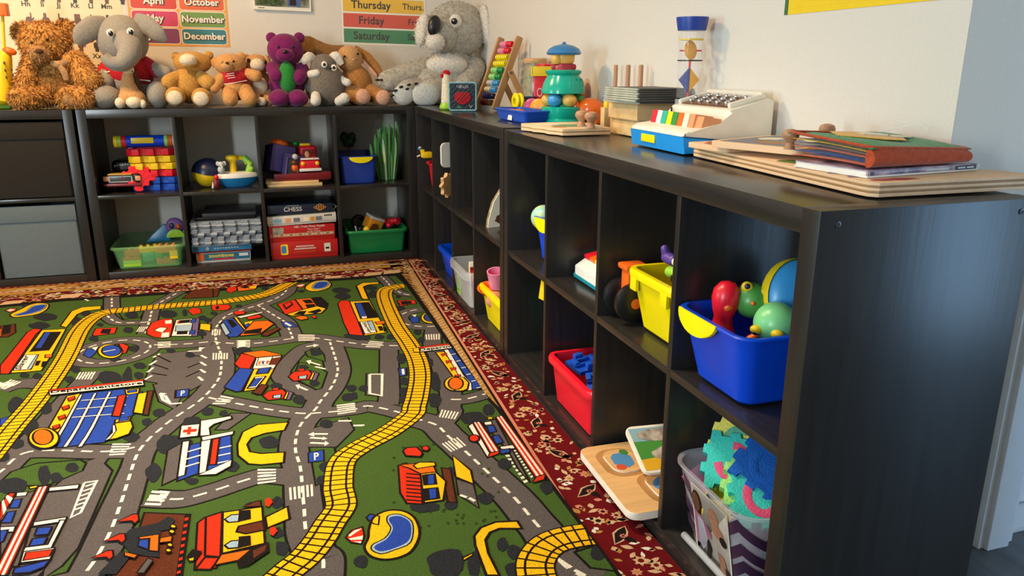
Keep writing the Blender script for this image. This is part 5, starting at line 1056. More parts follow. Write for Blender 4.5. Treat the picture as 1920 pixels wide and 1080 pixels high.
fp = part('quilted_panel', b, t)
b = MB(); n = 28; b.prism([((.030+.004*math.cos(2*a_)-.006*max(0,math.cos(a_-PI/2))**8)*math.cos(a_), -.004+(.031+.003*math.cos(2*a_)-.008*max(0,math.cos(a_-PI/2))**8)*math.sin(a_)) for a_ in [2*PI*i/n for i in range(n)]], .001, .006, 'quilt_red', Mf, bev=.002)
for i in (-1,0,1): b.tube([Mf @ Vector((-.022+i*.014,-.026+abs(i)*.004,.0066)), Mf @ Vector((.018+i*.014,.02-abs(i)*.004,.0066))], .0012, 'maroon', 6)
part('apple_patch', b, fp)
b = MB(); blob(b,-.016,-.042,.008,.006,.0016,'green',.001,10,.2,3,Mf); b.tube([Mf @ Vector((.028,-.034,.003)), Mf @ Vector((.033,-.046,.003)), Mf @ Vector((.040,-.036,.003))], .0012, 'white', 6); b.text('HELLO', .016, Mf @ TR((.0,.040,.0024)), 'lightgrey', bold=.0003); part('stitched_marks', b, fp)
for s_ in (-1,1):
    b = MB(); b.tube([Mf @ Vector((p.x,p.y,0)) for p in rrect(.112,.112,.008)], .0036, 'piping', 8, None, True); part('piping', b, t) if s_ > 0 else None
t = thing('rocket_plush', 'white and green cloth toy with a red tip beside the apple block', 'soft toy', (.062,-.42,ZA), R(-10))
F('cloth_white','ece6cf')
b = MB(); b.lathe([(.018,.001),(.022,.02),(.02,.06),(.016,.12),(.014,.15),(.001,.155)], 'cloth_white', 18); part('body', b, t)
part('tip', MB().ell((.004,0,.155), (.017,.015,.013), 'cloth_red').ell((-.014,-.004,.143), (.010,.009,.010), 'cloth_red'), t, 'red tip')
b = MB(); b.lathe([(.024,.001),(.030,.008),(.027,.02),(.022,.03)], 'lime', 18); part('base', b, t, 'green base')
# abacus
t = thing('abacus', 'wooden abacus of paired coloured beads leaning on its stand', 'toy', (0,0,0), 0, world=True)
rb, rt, lb, lt = Vector((.235,-.56,ZA)), Vector((.35,-.56,1.066)), Vector((.197,-.42,ZA)), Vector((.312,-.42,1.066))
mat('abacus_wood','c28f5d',.45,'grain_z',var=.15,scale=60)
for a_, c in ((rb,rt),(lb,lt)):
    M, L_ = along(a_+Vector((.004,0,.006)), c); M2 = M.copy(); q = (c-a_).normalized(); yv = (lb-rb).normalized(); xv = yv.cross(q).normalized(); yv = q.cross(xv)
    M2 = Matrix(((xv.x,yv.x,q.x,a_.x+.004),(xv.y,yv.y,q.y,a_.y),(xv.z,yv.z,q.z,a_.z+.006),(0,0,0,1)))
    part('post', MB().box((0,0,L_/2), (.032,.014,L_), 'abacus_wood', .006, M2), t)
cols = [('pink','red'),('pink','red'),('sun','sun'),('sun','sun'),('mint','green'),('mint','green'),('lightgrey','skyblue'),('cream','skyblue'),('purple','navy'),('maroon','brown')]
P('bead_dark','4a2a3a')
for i, (c1, c2) in enumerate(cols):
    k = .90-i*.088; a_, c = rb+(rt-rb)*k, lb+(lt-lb)*k; d = (c-a_)
    w_ = part('wire', MB().tube([a_,c], .0016, 'steel', 6), t)
    for j in range(6):
        o = a_+d*(.27+j*.105); M, L_ = along(o, o+d); part('bead', MB().lathe([(.003,-.0068),(.011,-.005),(.0135,0),(.011,.005),(.003,.0068)], c2 if j < 3 else c1, 14, M), w_)
jn = rb+(rt-rb)*.52+Vector((.012,-.016,0))
for y_ in (-.576,-.404):
    M, L_ = along((jn.x,y_,jn.z), (.385,y_,ZA+.008)); part('stand_leg', MB().box((0,0,L_/2-.01), (.010,.026,L_+.0), 'abacus_wood', .004, M), t)
part('bolt', MB().lathe([(.001,-.003),(.006,-.003),(.006,.002),(.001,.003)], 'steel', 12, TR((jn.x,-.584,jn.z),R(90),0,0)), t)
# jar of glass beads
t = thing('glass_jar', 'patterned glass jar with a wooden lid behind the abacus', 'jar', (.338,-.80,ZA), 0)
part('jar', MB().lathe([(.04,.001),(.046,.01),(.048,.05),(.048,.16),(.040,.185),(.040,.195),(.037,.195),(.037,.18),(.044,.158),(.044,.012),(.001,.006)], 'glass_jar', 24, cap=False), t)
part('lid', MB().lathe([(.001,.194),(.044,.194),(.046,.199),(.046,.209),(.040,.214),(.001,.214)], 'beech', 24), t, 'wooden lid')
# red toy house with a yellow roof terrace
t = thing('toy_house', 'red toy house with a yellow roof tray and round windows', 'toy', (.318,-.965,ZA), R(-18))
part('body', MB().box((0,0,.075), (.085,.085,.149), 'red', .005), t)
b = MB(); b.box((0,0,.151), (.106,.106,.006), 'yellow', .002)
for s_ in (-1,1): b.box((s_*.05,0,.168), (.006,.106,.03), 'yellow', .002); b.box((0,s_*.05,.168), (.094,.006,.03), 'yellow', .002)
part('roof_tray', b, t, 'yellow roof tray')
part('chimney', MB().lathe([(.001,.154),(.03,.154),(.032,.19),(.02,.194),(.001,.194)], 'red', 22, TR((0,.01,0))), t)
for i, x in enumerate((-.02,.018)): b = MB(); b.lathe([(.0095,-.001),(.012,-.001),(.012,.003),(.0095,.003),(.0095,-.001)], 'white', 18, FY(x,-.0428,.09) @ Matrix.Diagonal((.8,1.3,1,1)), cap=False); part('window', b, t)
b = MB(); b.lathe([(.016,-.001),(.021,-.001),(.021,.003),(.016,.003),(.016,-.001)], 'white', 20, FX(-.0428,-.005,.105), cap=False); part('window', b, t); part('shutter', MB().box((-.0428,.02,.1), (.003,.03,.05), 'brick_blue', .001), t)
b = MB(); b.box((.0,-.02,.163), (.03,.02,.012), 'green', .003); part('roof_piece', b, t)
# wheeled toy and discs
t = thing('toy_cart', 'blue toy cart with two yellow wheels beside the house', 'toy', (.225,-.97,ZA), R(-18))
part('body', MB().box((.02,0,.045), (.07,.05,.05), 'navy', .008).box((.03,0,.072), (.05,.054,.006), 'navy', .002), t)
for x in (-.022,-.006): part('wheel', MB().lathe([(.012,-.006),(.024,-.007),(.030,-.003),(.030,.003),(.024,.007),(.012,.006),(.012,-.006)], 'sun', 24, TR((x,-.012,.058),0,R(90),R(25)), cap=False), t)
part('base', MB().box((.02,0,.012), (.08,.05,.022), 'red', .006), t, 'red base')
for c, x, y, rz, lb in (('toy_pink',.232,-1.075,-20,'pink glossy toy disc standing behind the blue tray'),('toy_amber',.243,-1.115,-25,'amber glossy toy disc beside the teal bear pot')):
    P(c, 'c23a78' if 'pink' in c else 'f5a21a'); solo('toy_disc', MB().lathe([(.001,-.014),(.022,-.013),(.034,-.007),(.036,0),(.034,.007),(.022,.013),(.001,.014)], c, 28, TR((0,0,.037),0,R(90),R(rz+70)), sy=1), lb, 'toy', (x,y,ZA), local=True)
# blue tray of pieces
t = thing('toy_tray', 'blue plastic tray with a white label and orange pieces', 'toy', (.150,-1.205,ZA), R(4))
part('tray', tub_mesh(.085,.25,.100,.275,.042,'brick_blue',r=.016,rim=.004,lip=.006), t, angle=30); part('label', MB().prism([(-.02,-.008),(.02,-.008),(.018,.004),(.008,.010),(-.018,.008)], 0, .0008, 'white', FX(-.0475,-.005,.014) @ Matrix.Rotation(R(-10),4,'X')), t, 'white label')
for i, (c, y, s_, lb) in enumerate((('orange',.06,(.05,.07,.03),'orange block at the far end of the blue tray'),('orange',-.035,(.05,.06,.028),'orange block in the middle of the blue tray'),('toy_pink',.115,(.03,.03,.03),'pink piece in the corner of the blue tray'),('green',-.10,(.026,.024,.026),'dark green peg at the near end of the blue tray'),('green',-.075,(.022,.02,.026),'second dark green peg, behind the first, in the blue tray'))):
    solo('toy_piece', MB().box((0,0,s_[2]/2), s_, c, .005), lb, 'toy', (.150+y*.07*-1+(.02 if c=='green' else 0),-1.205+y,ZA+.0068), local=True)
# teal ball tower with a blue beret figure
t = thing('ball_tower', 'teal pot-shaped ball tower with a blue-hatted figure on top', 'toy', (.260,-1.305,ZA), R(-20))
P('teal_pot','12b196',.2); P('beret','3a7fb8',.25); P('figure_yellow','efb95a',.35); P('pot_red','a8283c')
part('base', MB().lathe([(.001,.001),(.062,.001),(.064,.008),(.058,.016),(.064,.03),(.066,.052),(.060,.056),(.03,.056),(.026,.10),(.058,.102),(.066,.106)], 'teal_pot', 36, cap=False), t)
b = MB(); b.lathe([(.066,.100),(.066,.110),(.060,.135),(.050,.155),(.048,.160),(.054,.166),(.055,.174),(.048,.178),(.001,.178)], 'teal_pot', 36, cap=False); po = part('pot', b, t)
b = MB()
for i, x in enumerate((.0,.010,.019,.027,.034)): M = Matrix.Rotation(R(-70+i*14),4,'Z'); b.tube([M @ Vector((.0625,0,.124)), M @ Vector((.055,.003*(i%2),.150))], .0018, 'teal_pot', 6)
part('raised_strokes', b, po)
for i, c in enumerate(('skyblue','figure_yellow','frog_green','red','skyblue','figure_yellow')): a_ = R(-105+i*60-20); part('ball', MB().ell((.044*math.cos(a_),.044*math.sin(a_),.078), .0222, c, None, 22, 14), t)
f_ = part('figure', MB().lathe([(.001,.176),(.036,.176),(.034,.192),(.03,.198),(.001,.198)], 'pot_red', 24).box((0,0,.187),(.075,.05,.018),'pot_red',.006), t, 'red collar')
part('head', MB().lathe([(.026,.196),(.032,.205),(.033,.225),(.030,.236),(.001,.238)], 'figure_yellow', 24).lathe([(.010,.196),(.016,.205),(.016,.228),(.010,.236)], 'figure_yellow', 16, TR((-.022,-.020,0))), f_)
part('hat', MB().lathe([(.028,.228),(.048,.226),(.053,.232),(.046,.246),(.03,.256),(.01,.261),(.006,.263),(.005,.268),(.001,.269)], 'beret', 30), f_, 'blue beret')
t.scale = (1.1,1.1,.97)
# orange elephant toy
t = thing('orange_elephant', 'glossy orange toy elephant behind the teal tower', 'toy', (.335,-1.36,ZA), R(-35))
P('toy_orange','ee6a1c',.2)
part('body', MB().ell((0,0,.045), (.05,.036,.038), 'toy_orange', None, 26, 16), t)
for x in (-.026,.026):
    for y in (-.016,.016): part('leg', MB().lathe([(.001,.001),(.013,.001),(.014,.012),(.013,.035),(.001,.04)], 'toy_orange', 14, TR((x,y,0))), t)
h_ = part('head', MB().ell((-.05,0,.052), (.024,.022,.024), 'toy_orange').tube(smooth([Vector((-.068,0,.05)),Vector((-.078,0,.03)),Vector((-.075,0,.012))],4), .008, 'toy_orange', 10), t)
for s_ in (-1,1): part('ear', MB().ell((-.044,s_*.024,.056), (.014,.005,.020), 'toy_orange'), h_)
b = MB(); b.ell((0,0,.055), (.010,.036,.046), 'toy_orange', None, 24, 14); solo('orange_disc', b, 'upright orange toy disc half hidden behind the teal tower', 'toy', (.372,-1.18,ZA+.045), local=True)
# knobbed puzzle board
t = thing('knob_puzzle', 'wavy edged wooden puzzle board with two round knobs', 'puzzle', (.145,-1.64,ZB), 0)
P('bd_green','6f9a6a',.4); P('bd_cream','efe3c2',.4)
out = [(-.105,.115),(-.112,.09),(-.095,.05),(-.10,.02),(-.078,-.02),(-.084,-.06),(-.064,-.095),(-.064,-.125),(-.05,-.13),(.085,-.118),(.10,.06),(.09,.13),(-.02,.135)]
for i, (z0, z1, m) in enumerate(((.0004,.008,'ply_light'),(.0081,.0105,'ply_dark'),(.0106,.019,'ply_light'))): part('ply_layer', MB().prism(out, z0, z1, m, None, None, False, .0008), t)
b = MB(); blob(b,-.02,.05,.06,.05,.0191,'bd_cream',.0003,16,.2,2); blob(b,.0,-.02,.055,.05,.0192,'bd_green',.0003,16,.2,5); blob(b,.045,-.07,.03,.03,.0193,'bd_sky',.0003,14,.2,6); blob(b,-.045,-.05,.025,.03,.0193,'recess',.0003,14,.2,7); part('print', b, t)
def knob(mb, M, m='knob_wood', s=1): return mb.lathe([(.001,0),(.013*s,0),(.011*s,.006*s),(.009*s,.014*s),(.012*s,.020*s),(.0185*s,.028*s),(.019*s,.034*s),(.0155*s,.041*s),(.007*s,.0445*s),(.001*s,.045*s)], m, 20, M)
for px, py in ((1090,236.5),(1108,239.8)): p = at_z(px, py, ZB+.0194); part('knob', knob(MB(), TR((p.x-.145,p.y+1.64,.0194))), t, 'turned wooden knob')
# wooden boxes, slates, pegs
for k, (dx, z0, lb) in enumerate(((.012,ZB,'plain wooden box at the bottom of the pair under the slates'),(0,ZB+.0452,'plain wooden box on top of the other, carrying the slates'))):
    t = thing('wooden_box', lb, 'box', (.310+dx,-1.792+dx,z0), 0, 'wooden boxes on the right shelf'); part('body', MB().box((0,0,.020), (.125,.185,.040), 'pale_wood', .0012), t); part('lid', MB().box((0,0,.0427), (.125,.185,.0048), 'pale_wood', .001), t)
mat('slate','4a4a47',.5,scale=40,var=.2); mat('pale_grey','b7b9ab',.5,var=.15)
rs = random.Random(2); z0 = ZB+.0908
for i in range(7):
    th = (.0052,.0055,.0050,.0058,.0052,.0056,.0050)[i]; dx = rs.uniform(-.004,.006)+(.004*i if i > 2 else 0)
    t = thing('slate', 'grey slate in the pile on the wooden boxes', 'slate', (.302+dx*.6,-1.830+dx,z0), R(rs.uniform(-2,2)), 'slates piled on the wooden boxes')
    part('panel', MB().box((0,0,th/2), (.165,.205,th*.7), 'slate', .0004), t); b = MB()
    for s_ in (-1,1): b.box((s_*.0805,0,th/2), (.006,.207,th*.92), 'pale_grey', .001); b.box((0,s_*.1015,th/2), (.155,.006,th*.92), 'slate', .001)  # side edges painted paler for the light from the left; end edges stay dark
    part('frame', b, t); z0 += th+.0003
t = thing('peg_toy', 'wooden peg rack with three upright dowels against the wall', 'toy', (.378,-1.62,ZB), 0)
part('base', MB().box((0,0,.011), (.03,.36,.021), 'beech', .003), t)
for y in (.135,.045,-.040): part('dowel', MB().lathe([(.0065,.02),(.0065,.188),(.005,.19),(.001,.19)], 'knob_wood', 14, TR((-.012,y,0))), t)
part('bead', MB().ell((-.012,.105,.128-.02), .014, 'beret'), t, 'blue bead') if False else None
p = at_x(1139,182,.30); solo('toy_bead', MB().ell((0,0,0), .013, 'beret').lathe([(.010,-.03),(.012,-.02),(.010,-.012)], 'yellow', 14), 'blue bead on a yellow peg left of the slates', 'toy', tuple(p), local=True)
solo('bead_stand', MB().box((0,0,(p.z-.03-ZB)/2), (.03,.03,p.z-.03-ZB), 'pale_wood', .002), 'small wooden block under the blue bead', 'toy', (p.x,p.y,ZB), local=True)
# tumbling tower rattle
t = thing('rattle_tower', 'tall clear tumble tower with a blue cap and yellow discs', 'toy', (.338,-1.985,ZB), R(-15))
P('tower_blue','1d3f9e',.4); mat('tower_clear','d8d4dc',.05,alpha=.12,var=.02); P('disc_yellow','f6ae12',.35)
prof = [(.030,.0),(.031,.06),(.029,.14),(.031,.21),(.034,.272)]
part('tube', MB().lathe([(r,z+.002) for r, z in prof], 'tower_clear', 28, cap=False), t)
part('cap', MB().lathe([(.001,.272),(.035,.272),(.040,.300),(.040,.304),(.001,.304)], 'tower_blue', 28), t, 'blue cap')
part('foot', MB().lathe([(.001,.001),(.032,.001),(.033,.006),(.032,.105),(.0305,.106),(.0305,.008),(.001,.008)], 'smoke_plastic', 28), t)
for z in (.107,.200): part('ring', MB().lathe([(.0285,z-.0015),(.0315,z-.0015),(.0315,z+.0015),(.0285,z+.0015),(.0285,z-.0015)], 'black', 28, cap=False), t)
part('ring', MB().lathe([(.026,.249),(.0305,.249),(.0305,.253),(.026,.253),(.026,.249)], 'yellow', 28, cap=False), t)
part('rod', MB().lathe([(.003,.11),(.003,.199)], 'red', 10).tube([(-.028,0,.224),(.028,0,.224)], .002, 'red', 8), t, 'red rod')
part('disc', MB().lathe([(.001,-.006),(.012,-.006),(.019,0),(.012,.006),(.001,.006)], 'disc_yellow', 22, TR((0,0,.225),R(80),0,R(20)), sy=1.25), t, 'yellow disc')
b = MB(); b.prism([(-.0005,-.032),(-.026,0),(-.0005,.030)], -.007, .007, 'tower_blue', FY(0,0,.153), bev=.003).prism([(.0005,-.032),(.026,0),(.0005,.030)], -.007, .007, 'disc_yellow', FY(0,0,.153), bev=.003); part('spinner', b, t, 'half blue, half yellow spinner')
# toy typewriter
t = thing('toy_typewriter', 'cream toy typewriter with a blue base and coloured keys', 'toy', (.272,-2.158,ZB), R(-1))
P('case_cream','efe8d8',.35); P('base_blue','1597ea',.35)
M = Matrix(((1,0,0,0),(0,0,-1,.135),(0,1,0,0),(0,0,0,1)))
part('base', MB().prism([(-.108,.001),(.112,.001),(.112,.016),(-.114,.038)], 0, .27, 'base_blue', M, None, True, .006), t, 'blue base')
side = [(-.112,.0385),(.110,.0165),(.110,.112),(.098,.118),(-.002,.094),(-.012,.066),(-.020,.058),(-.098,.052),(-.110,.046)]
part('case', MB().prism(side, .002, .268, 'case_cream', M, None, True, .008), t)
part('badge', MB().box((-.1125,.035,.022), (.003,.07,.018), 'sun', .001), t, 'yellow badge')
for i, c in enumerate(('red','white','teal','sun','green','orange','cream','peach_toy')):
    y = .102-i*.0262; part('key', MB().prism([(-.070,.050),(-.018,.050),(-.018,.076),(-.063,.082)], -.012, .012, c, Matrix(((1,0,0,0),(0,0,-1,y),(0,1,0,.002),(0,0,0,1))), None, False, .002), t)
part('side_key', MB().prism([(-.016,.052),(-.066,.052),(-.058,.080),(-.016,.074)], -.001, .03, 'peach_toy', Matrix(((1,0,0,.0),(0,0,-1,-.094),(0,1,0,.0),(0,0,0,1)))), t)
sl = math.atan2(.024,.1); Mk = Matrix(((math.cos(sl),0,-math.sin(sl),.048),(0,1,0,0),(math.sin(sl),0,math.cos(sl),.1075),(0,0,0,1)))
part('button_panel', MB().box((0,0,0), (.078,.21,.004), 'brown', .002, Mk), t, 'brown button panel')
for r in range(3):
    for c in range(5): part('button', MB().lathe([(.0065,.002),(.0075,.006),(.0055,.010),(.001,.0115)], 'chrome', 14, Mk @ TR((-.026+r*.025,.080-c*.040+(r%2)*.018,0))), t)
b = MB(); 
for s_ in (-1,1): b.box((0,s_*.112,.004), (.084,.012,.012), 'case_cream', .004, Mk)
b.box((.044,0,.006), (.012,.236,.016), 'case_cream', .004, Mk); part('rim', b, t)
part('slot', MB().box((-.0125,.115,.082), (.004,.004,.014), 'black', .001), t)
# plywood board and puzzles on it
t = thing('plywood_board', 'large plywood puzzle board overhanging the near end of the shelf', 'puzzle', (.27,-2.6,ZB), 0)
out = [(-.100,.285),(-.135,-.255),(-.134,-.272),(-.124,-.283),(.165,-.287),(.176,-.284),(.180,-.272),(.178,-.225),(.122,-.174),(.114,.285)]
P('inlay_red','b8483c',.45); P('inlay_plum','8a5a72',.45); P('inlay_slate','6f6f80',.45); P('inlay_green','6b8a4a',.45)
for i, (z0, z1, m) in enumerate(((.0006,.006,'ply_light'),(.0061,.0092,'ply_dark'),(.0093,.014,'ply_light'),(.0141,.0168,'ply_dark'),(.0169,.022,'ply_light'))): part('ply_layer', MB().prism(out, z0, z1, m, None, None, False, .0006 if i < 4 else .0015), t)
b = MB(); blob(b,-.075,-.259,.042,.012,.0221,'inlay_red',.0003,14,.2,3); blob(b,-.105,-.215,.022,.012,.0221,'inlay_plum',.0003,14,.25,4); blob(b,-.105,-.175,.022,.012,.0221,'inlay_plum',.0003,14,.25,6); blob(b,-.10,-.125,.022,.016,.0221,'inlay_slate',.0003,14,.25,7); blob(b,-.08,-.02,.03,.025,.0221,'inlay_green',.0003,14,.25,8); part('print', b, t)
zb = ZB+.0228
t = thing('knob_puzzle', 'small wooden puzzle board with a reddish picture touching the typewriter', 'puzzle', (.245,-2.39,zb), R(6)); part('board', MB().prism([(p.x,p.y) for p in rrect(.20,.13,.012)], 0, .010, 'ply_light', None, None, False, .001), t); b = MB(); blob(b,-.05,.0,.035,.05,.0101,'inlay_red',.0003,12,.15,3); part('print', b, t)
t = thing('knob_puzzle', 'slate coloured wooden puzzle board with one knob beside the cloth book', 'puzzle', (.262,-2.50,zb+.0106), R(20)); part('board', MB().prism([(p.x,p.y) for p in rrect(.215,.20,.014)], 0, .012, 'ply_light', None, None, False, .0015), t)
b = MB(); b.prism([(p.x,p.y) for p in rrect(.19,.175,.01)], .0121, .0124, 'inlay_slate'); blob(b,-.045,-.01,.025,.045,.0125,'recess',.0003,14,.25,3); blob(b,.02,.045,.03,.025,.0125,'bd_cream',.0003,14,.25,5); blob(b,.05,-.04,.025,.03,.0125,'bd_cream',.0003,14,.25,9); part('print', b, t)
p = at_z(1480,280,zb+.0232); M = (Matrix.Translation((.262,-2.50,0)) @ Matrix.Rotation(R(20),4,'Z')).inverted() @ Matrix.Translation((p.x,p.y,0)); part('knob', knob(MB(), Matrix.Translation((*M.to_translation()[:2],.0128)), 'knob_wood', .78), t, 'turned wooden knob')
p = at_z(1548,268,zb+.0232); M = (Matrix.Translation((.262,-2.50,0)) @ Matrix.Rotation(R(20),4,'Z')).inverted() @ Matrix.Translation((p.x,p.y,0)); part('knob', knob(MB(), Matrix.Translation((*M.to_translation()[:2],.0128)), 'knob_wood', .8), t, 'turned wooden knob')
# CD case and cloth book
t = thing('disc_case', 'slim mauve disc case lying under the cloth book', 'case', (.272,-2.752,zb), R(6))
mat('case_art','6b5870',.3,scale=30,col2='c9b6c2',var=.4)
part('sleeve', MB().box((0,0,.0015), (.245,.155,.003), 'white', .001).box((0,0,.0105), (.243,.153,.0015), 'case_art', .0005), t)
part('spine', MB().box((-.002,-.0745,.0062), (.238,.004,.0072), 'case_art', .001), t)
b = MB(); b.box((.094,-.0768,.0062), (.048,.0008,.0066), 'black'); b.text('AUDIO', .0056, FY(.085,-.0774,.0062), 'white') if False else b.box((.084,-.0774,.0062), (.016,.0006,.0026), 'lightgrey').box((.104,-.0774,.0062), (.016,.0006,.0026), 'lightgrey'); b.box((.03,-.0768,.0062), (.05,.0006,.0028), 'lightgrey').box((-.112,-.0768,.0062),(.007,.0006,.005),'black'); part('spine_print', b, t)
part('discs', MB().box((-.001,.002,.0062), (.238,.148,.0068), 'white', .001), t); part('clear_edge', MB().box((.1235,0,.006), (.004,.155,.0115), 'clear_plastic', .001), t)
t = thing('cloth_book', 'padded cloth book with a green cover and red spine', 'book', (.268,-2.732,zb+.0122), R(5))
F('felt_green','2f8a3c'); F('felt_rust','b9502f'); F('felt_yellow','efb52a'); F('felt_blue','2f57b0'); F('felt_orange','e0663f'); F('felt_grey','8a7a70')
def page(z, m, th, sag=0, w=.20, d=.175):
    b = MB(); nx, ny = 8, 6; vs = []; fs = []
    for k in (0,1):
        for j in range(ny+1):
            for i in range(nx+1):
                u, v = i/nx, j/ny; e = min(1, 6*min(u,1-u,v,1-v)+.25); vs.append(((u-.5)*w, (v-.5)*d, z*(1-.30*u)+.010*v*z/.03+(th*e if k else 0)+sag*(1-u)*(1-.7*v)+.002*math.sin(7*u+3*v)))
    n = (nx+1)*(ny+1)
    for j in range(ny):
        for i in range(nx): a_ = j*(nx+1)+i; fs.append((a_+n,a_+1+n,a_+nx+2+n,a_+nx+1+n)); fs.append((a_+nx+1,a_+nx+2,a_+1,a_))
    edge = [i for i in range(nx+1)]+[j*(nx+1)+nx for j in range(1,ny+1)]+[ny*(nx+1)+i for i in range(nx-1,-1,-1)]+[j*(nx+1) for j in range(ny-1,0,-1)]
    for q in range(len(edge)): a_, c = edge[q], edge[(q+1)%len(edge)]; fs.append((a_,c,c+n,a_+n))
    return b.add(vs, fs, m)
part('page', page(.003,'felt_orange',.004), t); part('page', page(.0085,'felt_blue',.005,-.001,.19), t); part('page', page(.0145,'felt_orange',.004), t); part('page', page(.0195,'felt_grey',.003,0,.20), t); part('page', page(.0235,'felt_yellow',.005,0,.20), t)
cv = part('cover', page(.030,'felt_green',.007,0,.215,.185), t, 'green felt cover')
sp = MB(); rgs = []
for i in range(11):
    u = i/10; hh = .034*(1-.30*u)*(1 if 0 < i < 10 else .82); x = -.106+.212*u; rgs.append([Vector((x, -.084-.014*math.sin(PI*j/8)-.002*math.sin(3*u), .001+hh*(1-math.cos(PI*j/8))/2)) for j in range(9)]+[Vector((x,-.080,.001+hh*(8-j)/8)) for j in range(1,8)])
part('spine', sp.loft(rgs, 'felt_rust', None, True, True), t, 'rust red spine'); part('cover_edge', MB().tube([Vector((p.x,p.y,0.0325*(1-.30*(p.x/.2+.5))+.0105*(p.y/.185+.5))) for p in rrect(.214,.184,.012)], .0026, 'felt_rust', 8, None, True), t)
TS = Matrix(((1,0,0,0),(0,1,0,0),(-.045,.052,1,.0062),(0,0,0,1)))
b = MB(); b.prism([(-.085,.0),(-.05,.055),(.03,.05),(.055,.0),(.01,-.05),(-.03,-.045)], .0325, .0338, 'felt_yellow', TS); blob(b,.01,.02,.03,.022,.0339,'quilt_cream',.0012,14,.3,4,TS); blob(b,.04,-.01,.02,.012,.0342,'quilt_cream',.0012,12,.3,6,TS); part('cover_patch', b, cv)
b = MB(); b.tube(smooth([Vector((.30,-2.66,zb+.004)),Vector((.335,-2.67,zb+.05)),Vector((.345,-2.70,zb+.063)),Vector((.352,-2.735,zb+.068)),Vector((.356,-2.75,zb+.060))],5), .0022, 'clear_plastic', 8); solo('clear_hook', b, 'bent clear plastic hook sticking up behind the cloth book', 'hook', (0,0,0), local=True)

# ------------------------------------------------------------------ in the cubbies of the back shelf
CX = lambda k: -LEN+T+k*(OP+D)                        # left side of column k
def bx_px(px0, px1, y): a, c = at_y(px0, 300, y), at_y(px1, 300, y); return a.x, c.x
# fabric boxes of the left unit
F('box_black','2a2622', var=.1, bump=.3); F('box_blue','667277', var=.06, bump=.25)
def fabric_box(label, z, m, dz):
    t = thing('fabric_box', label, 'box', (-2*LEN-.012+T+3.5*OP+3*D,.196,z), 0); b = MB(); w, d, h, th = .318,.372,.322-dz,.006
    b.box((0,0,th/2), (w,d,th), m, .002)
    for s_ in (-1,1): b.box((s_*(w-th)/2,0,h/2), (th,d,h), m, .002); b.box((0,s_*(d-th)/2,h/2), (w,th,h), m, .002)
    part('box', b, t); part('folded_hem', MB().box((0,-d/2-.0022,h-.034), (w+.001,.004,.07), m, .0018), t); return t
fabric_box('black fabric box in the upper cubby at the left edge', Z1, 'box_black', 0); fabric_box('grey-blue fabric box in the lower cubby at the left edge', Z0, 'box_blue', .004)
# column 1 top: toy car, waffle blocks, crayon tube
t = thing('toy_car', 'black toy car with a yellow bonnet in the upper left cubby', 'toy', (-1.325,.135,Z1), R(-4))
P('car_black','151314',.25); P('bonnet','c89a3a',.3)
b = MB(); b.box((0,.06,.055), (.155,.25,.06), 'car_black', .018, None, 3).box((0,.10,.105), (.125,.14,.06), 'car_black', .022, None, 3); part('body', b, t)
part('bonnet', MB().box((-.006,-.055,.084), (.10,.05,.006), 'bonnet', .003), t, 'yellow bonnet'); part('grille', MB().box((-.006,-.066,.062), (.10,.006,.030), 'lightgrey', .003).box((-.006,-.0695,.062), (.088,.002,.018), 'darkgrey', .001), t)
for s_ in (-1,1): part('headlamp', MB().box((s_*.066,-.066,.064), (.024,.008,.022), 'peach_toy', .005), t)
part('bumper', MB().box((0,-.068,.036), (.16,.014,.014), 'maroon', .006), t, 'red bumper')
for x in (-.07,.07):
    for y in (-.02,.14): part('wheel', MB().lathe([(.001,-.011),(.022,-.011),(.026,-.006),(.026,.006),(.022,.011),(.001,.011)], 'black', 20, TR((x,y,.026),0,R(90),0)), t)
b = MB(); b.text('RACING TEAM', .014, TR((0,.027,.130),R(70),0,0), 'lightgrey', font_scale=.9) if False else None
for i in range(9): b.box((-.045+i*.0112,.0295-.0006*abs(i-4),.118-.0009*abs(i-4)**1.5), (.007,.002,.005), 'lightgrey')
part('windscreen_marks', b, t)
def waffle(label, c, m, rot=(0,0,0), g='interlocking waffle blocks piled in the upper left cubby', s=.095, th=.029):
    t = thing('waffle_block', label, 'toy block', c, 0, g, rot=rot); p = []; n = 5; u = 2*s/n; k = .30*s
    for e in range(4):
        a_ = e*PI/2; cc, sn = math.cos(a_), math.sin(a_)
        for i in range(n):
            x0, x1 = -s+i*u, -s+(i+1)*u; d = -s-(k if i%2 == 0 else 0)
            if i == 0: x0 -= 0
            for x in (x0+.002, x1-.002): p.append((x*cc-d*sn, x*sn+d*cc))
    part('plate', MB().prism(p, -th/2, th/2, m, None, None, False, .002), t)
    b = MB()
    for x in (-.5,0,.5): b.box((x*s,0,th/2), (.010,s*1.6,.002), m).box((0,x*s,th/2+.0003), (s*1.6,.010,.002), m)
    part('ridges', b, t); return t
xc = -1.197
for i, (m, dx, lb) in enumerate((('brick_blue',.004,'blue waffle block at the bottom of the pile'),('brick_blue',.006,'blue waffle block second from the bottom of the pile'),('red',.0,'red waffle block between the blue and yellow ones'),('yellow',.004,'lower yellow waffle block in the pile'),('yellow',-.002,'upper yellow waffle block in the pile'),('red',-.006,'red waffle block on top, under the crayon tube'))):
    waffle(lb, (xc+dx,.19,Z1+.0148+i*.0322), m, s=.078, th=.029)
waffle('red waffle block leaning diagonally against the pile', (-1.262,.085,Z1+.070), 'red', (R(72),R(0),R(14)), s=.044, th=.012).rotation_euler = (Matrix.Rotation(R(12),3,'Z') @ Matrix.Rotation(R(70),3,'X') @ Matrix.Rotation(R(38),3,'Z')).to_euler()
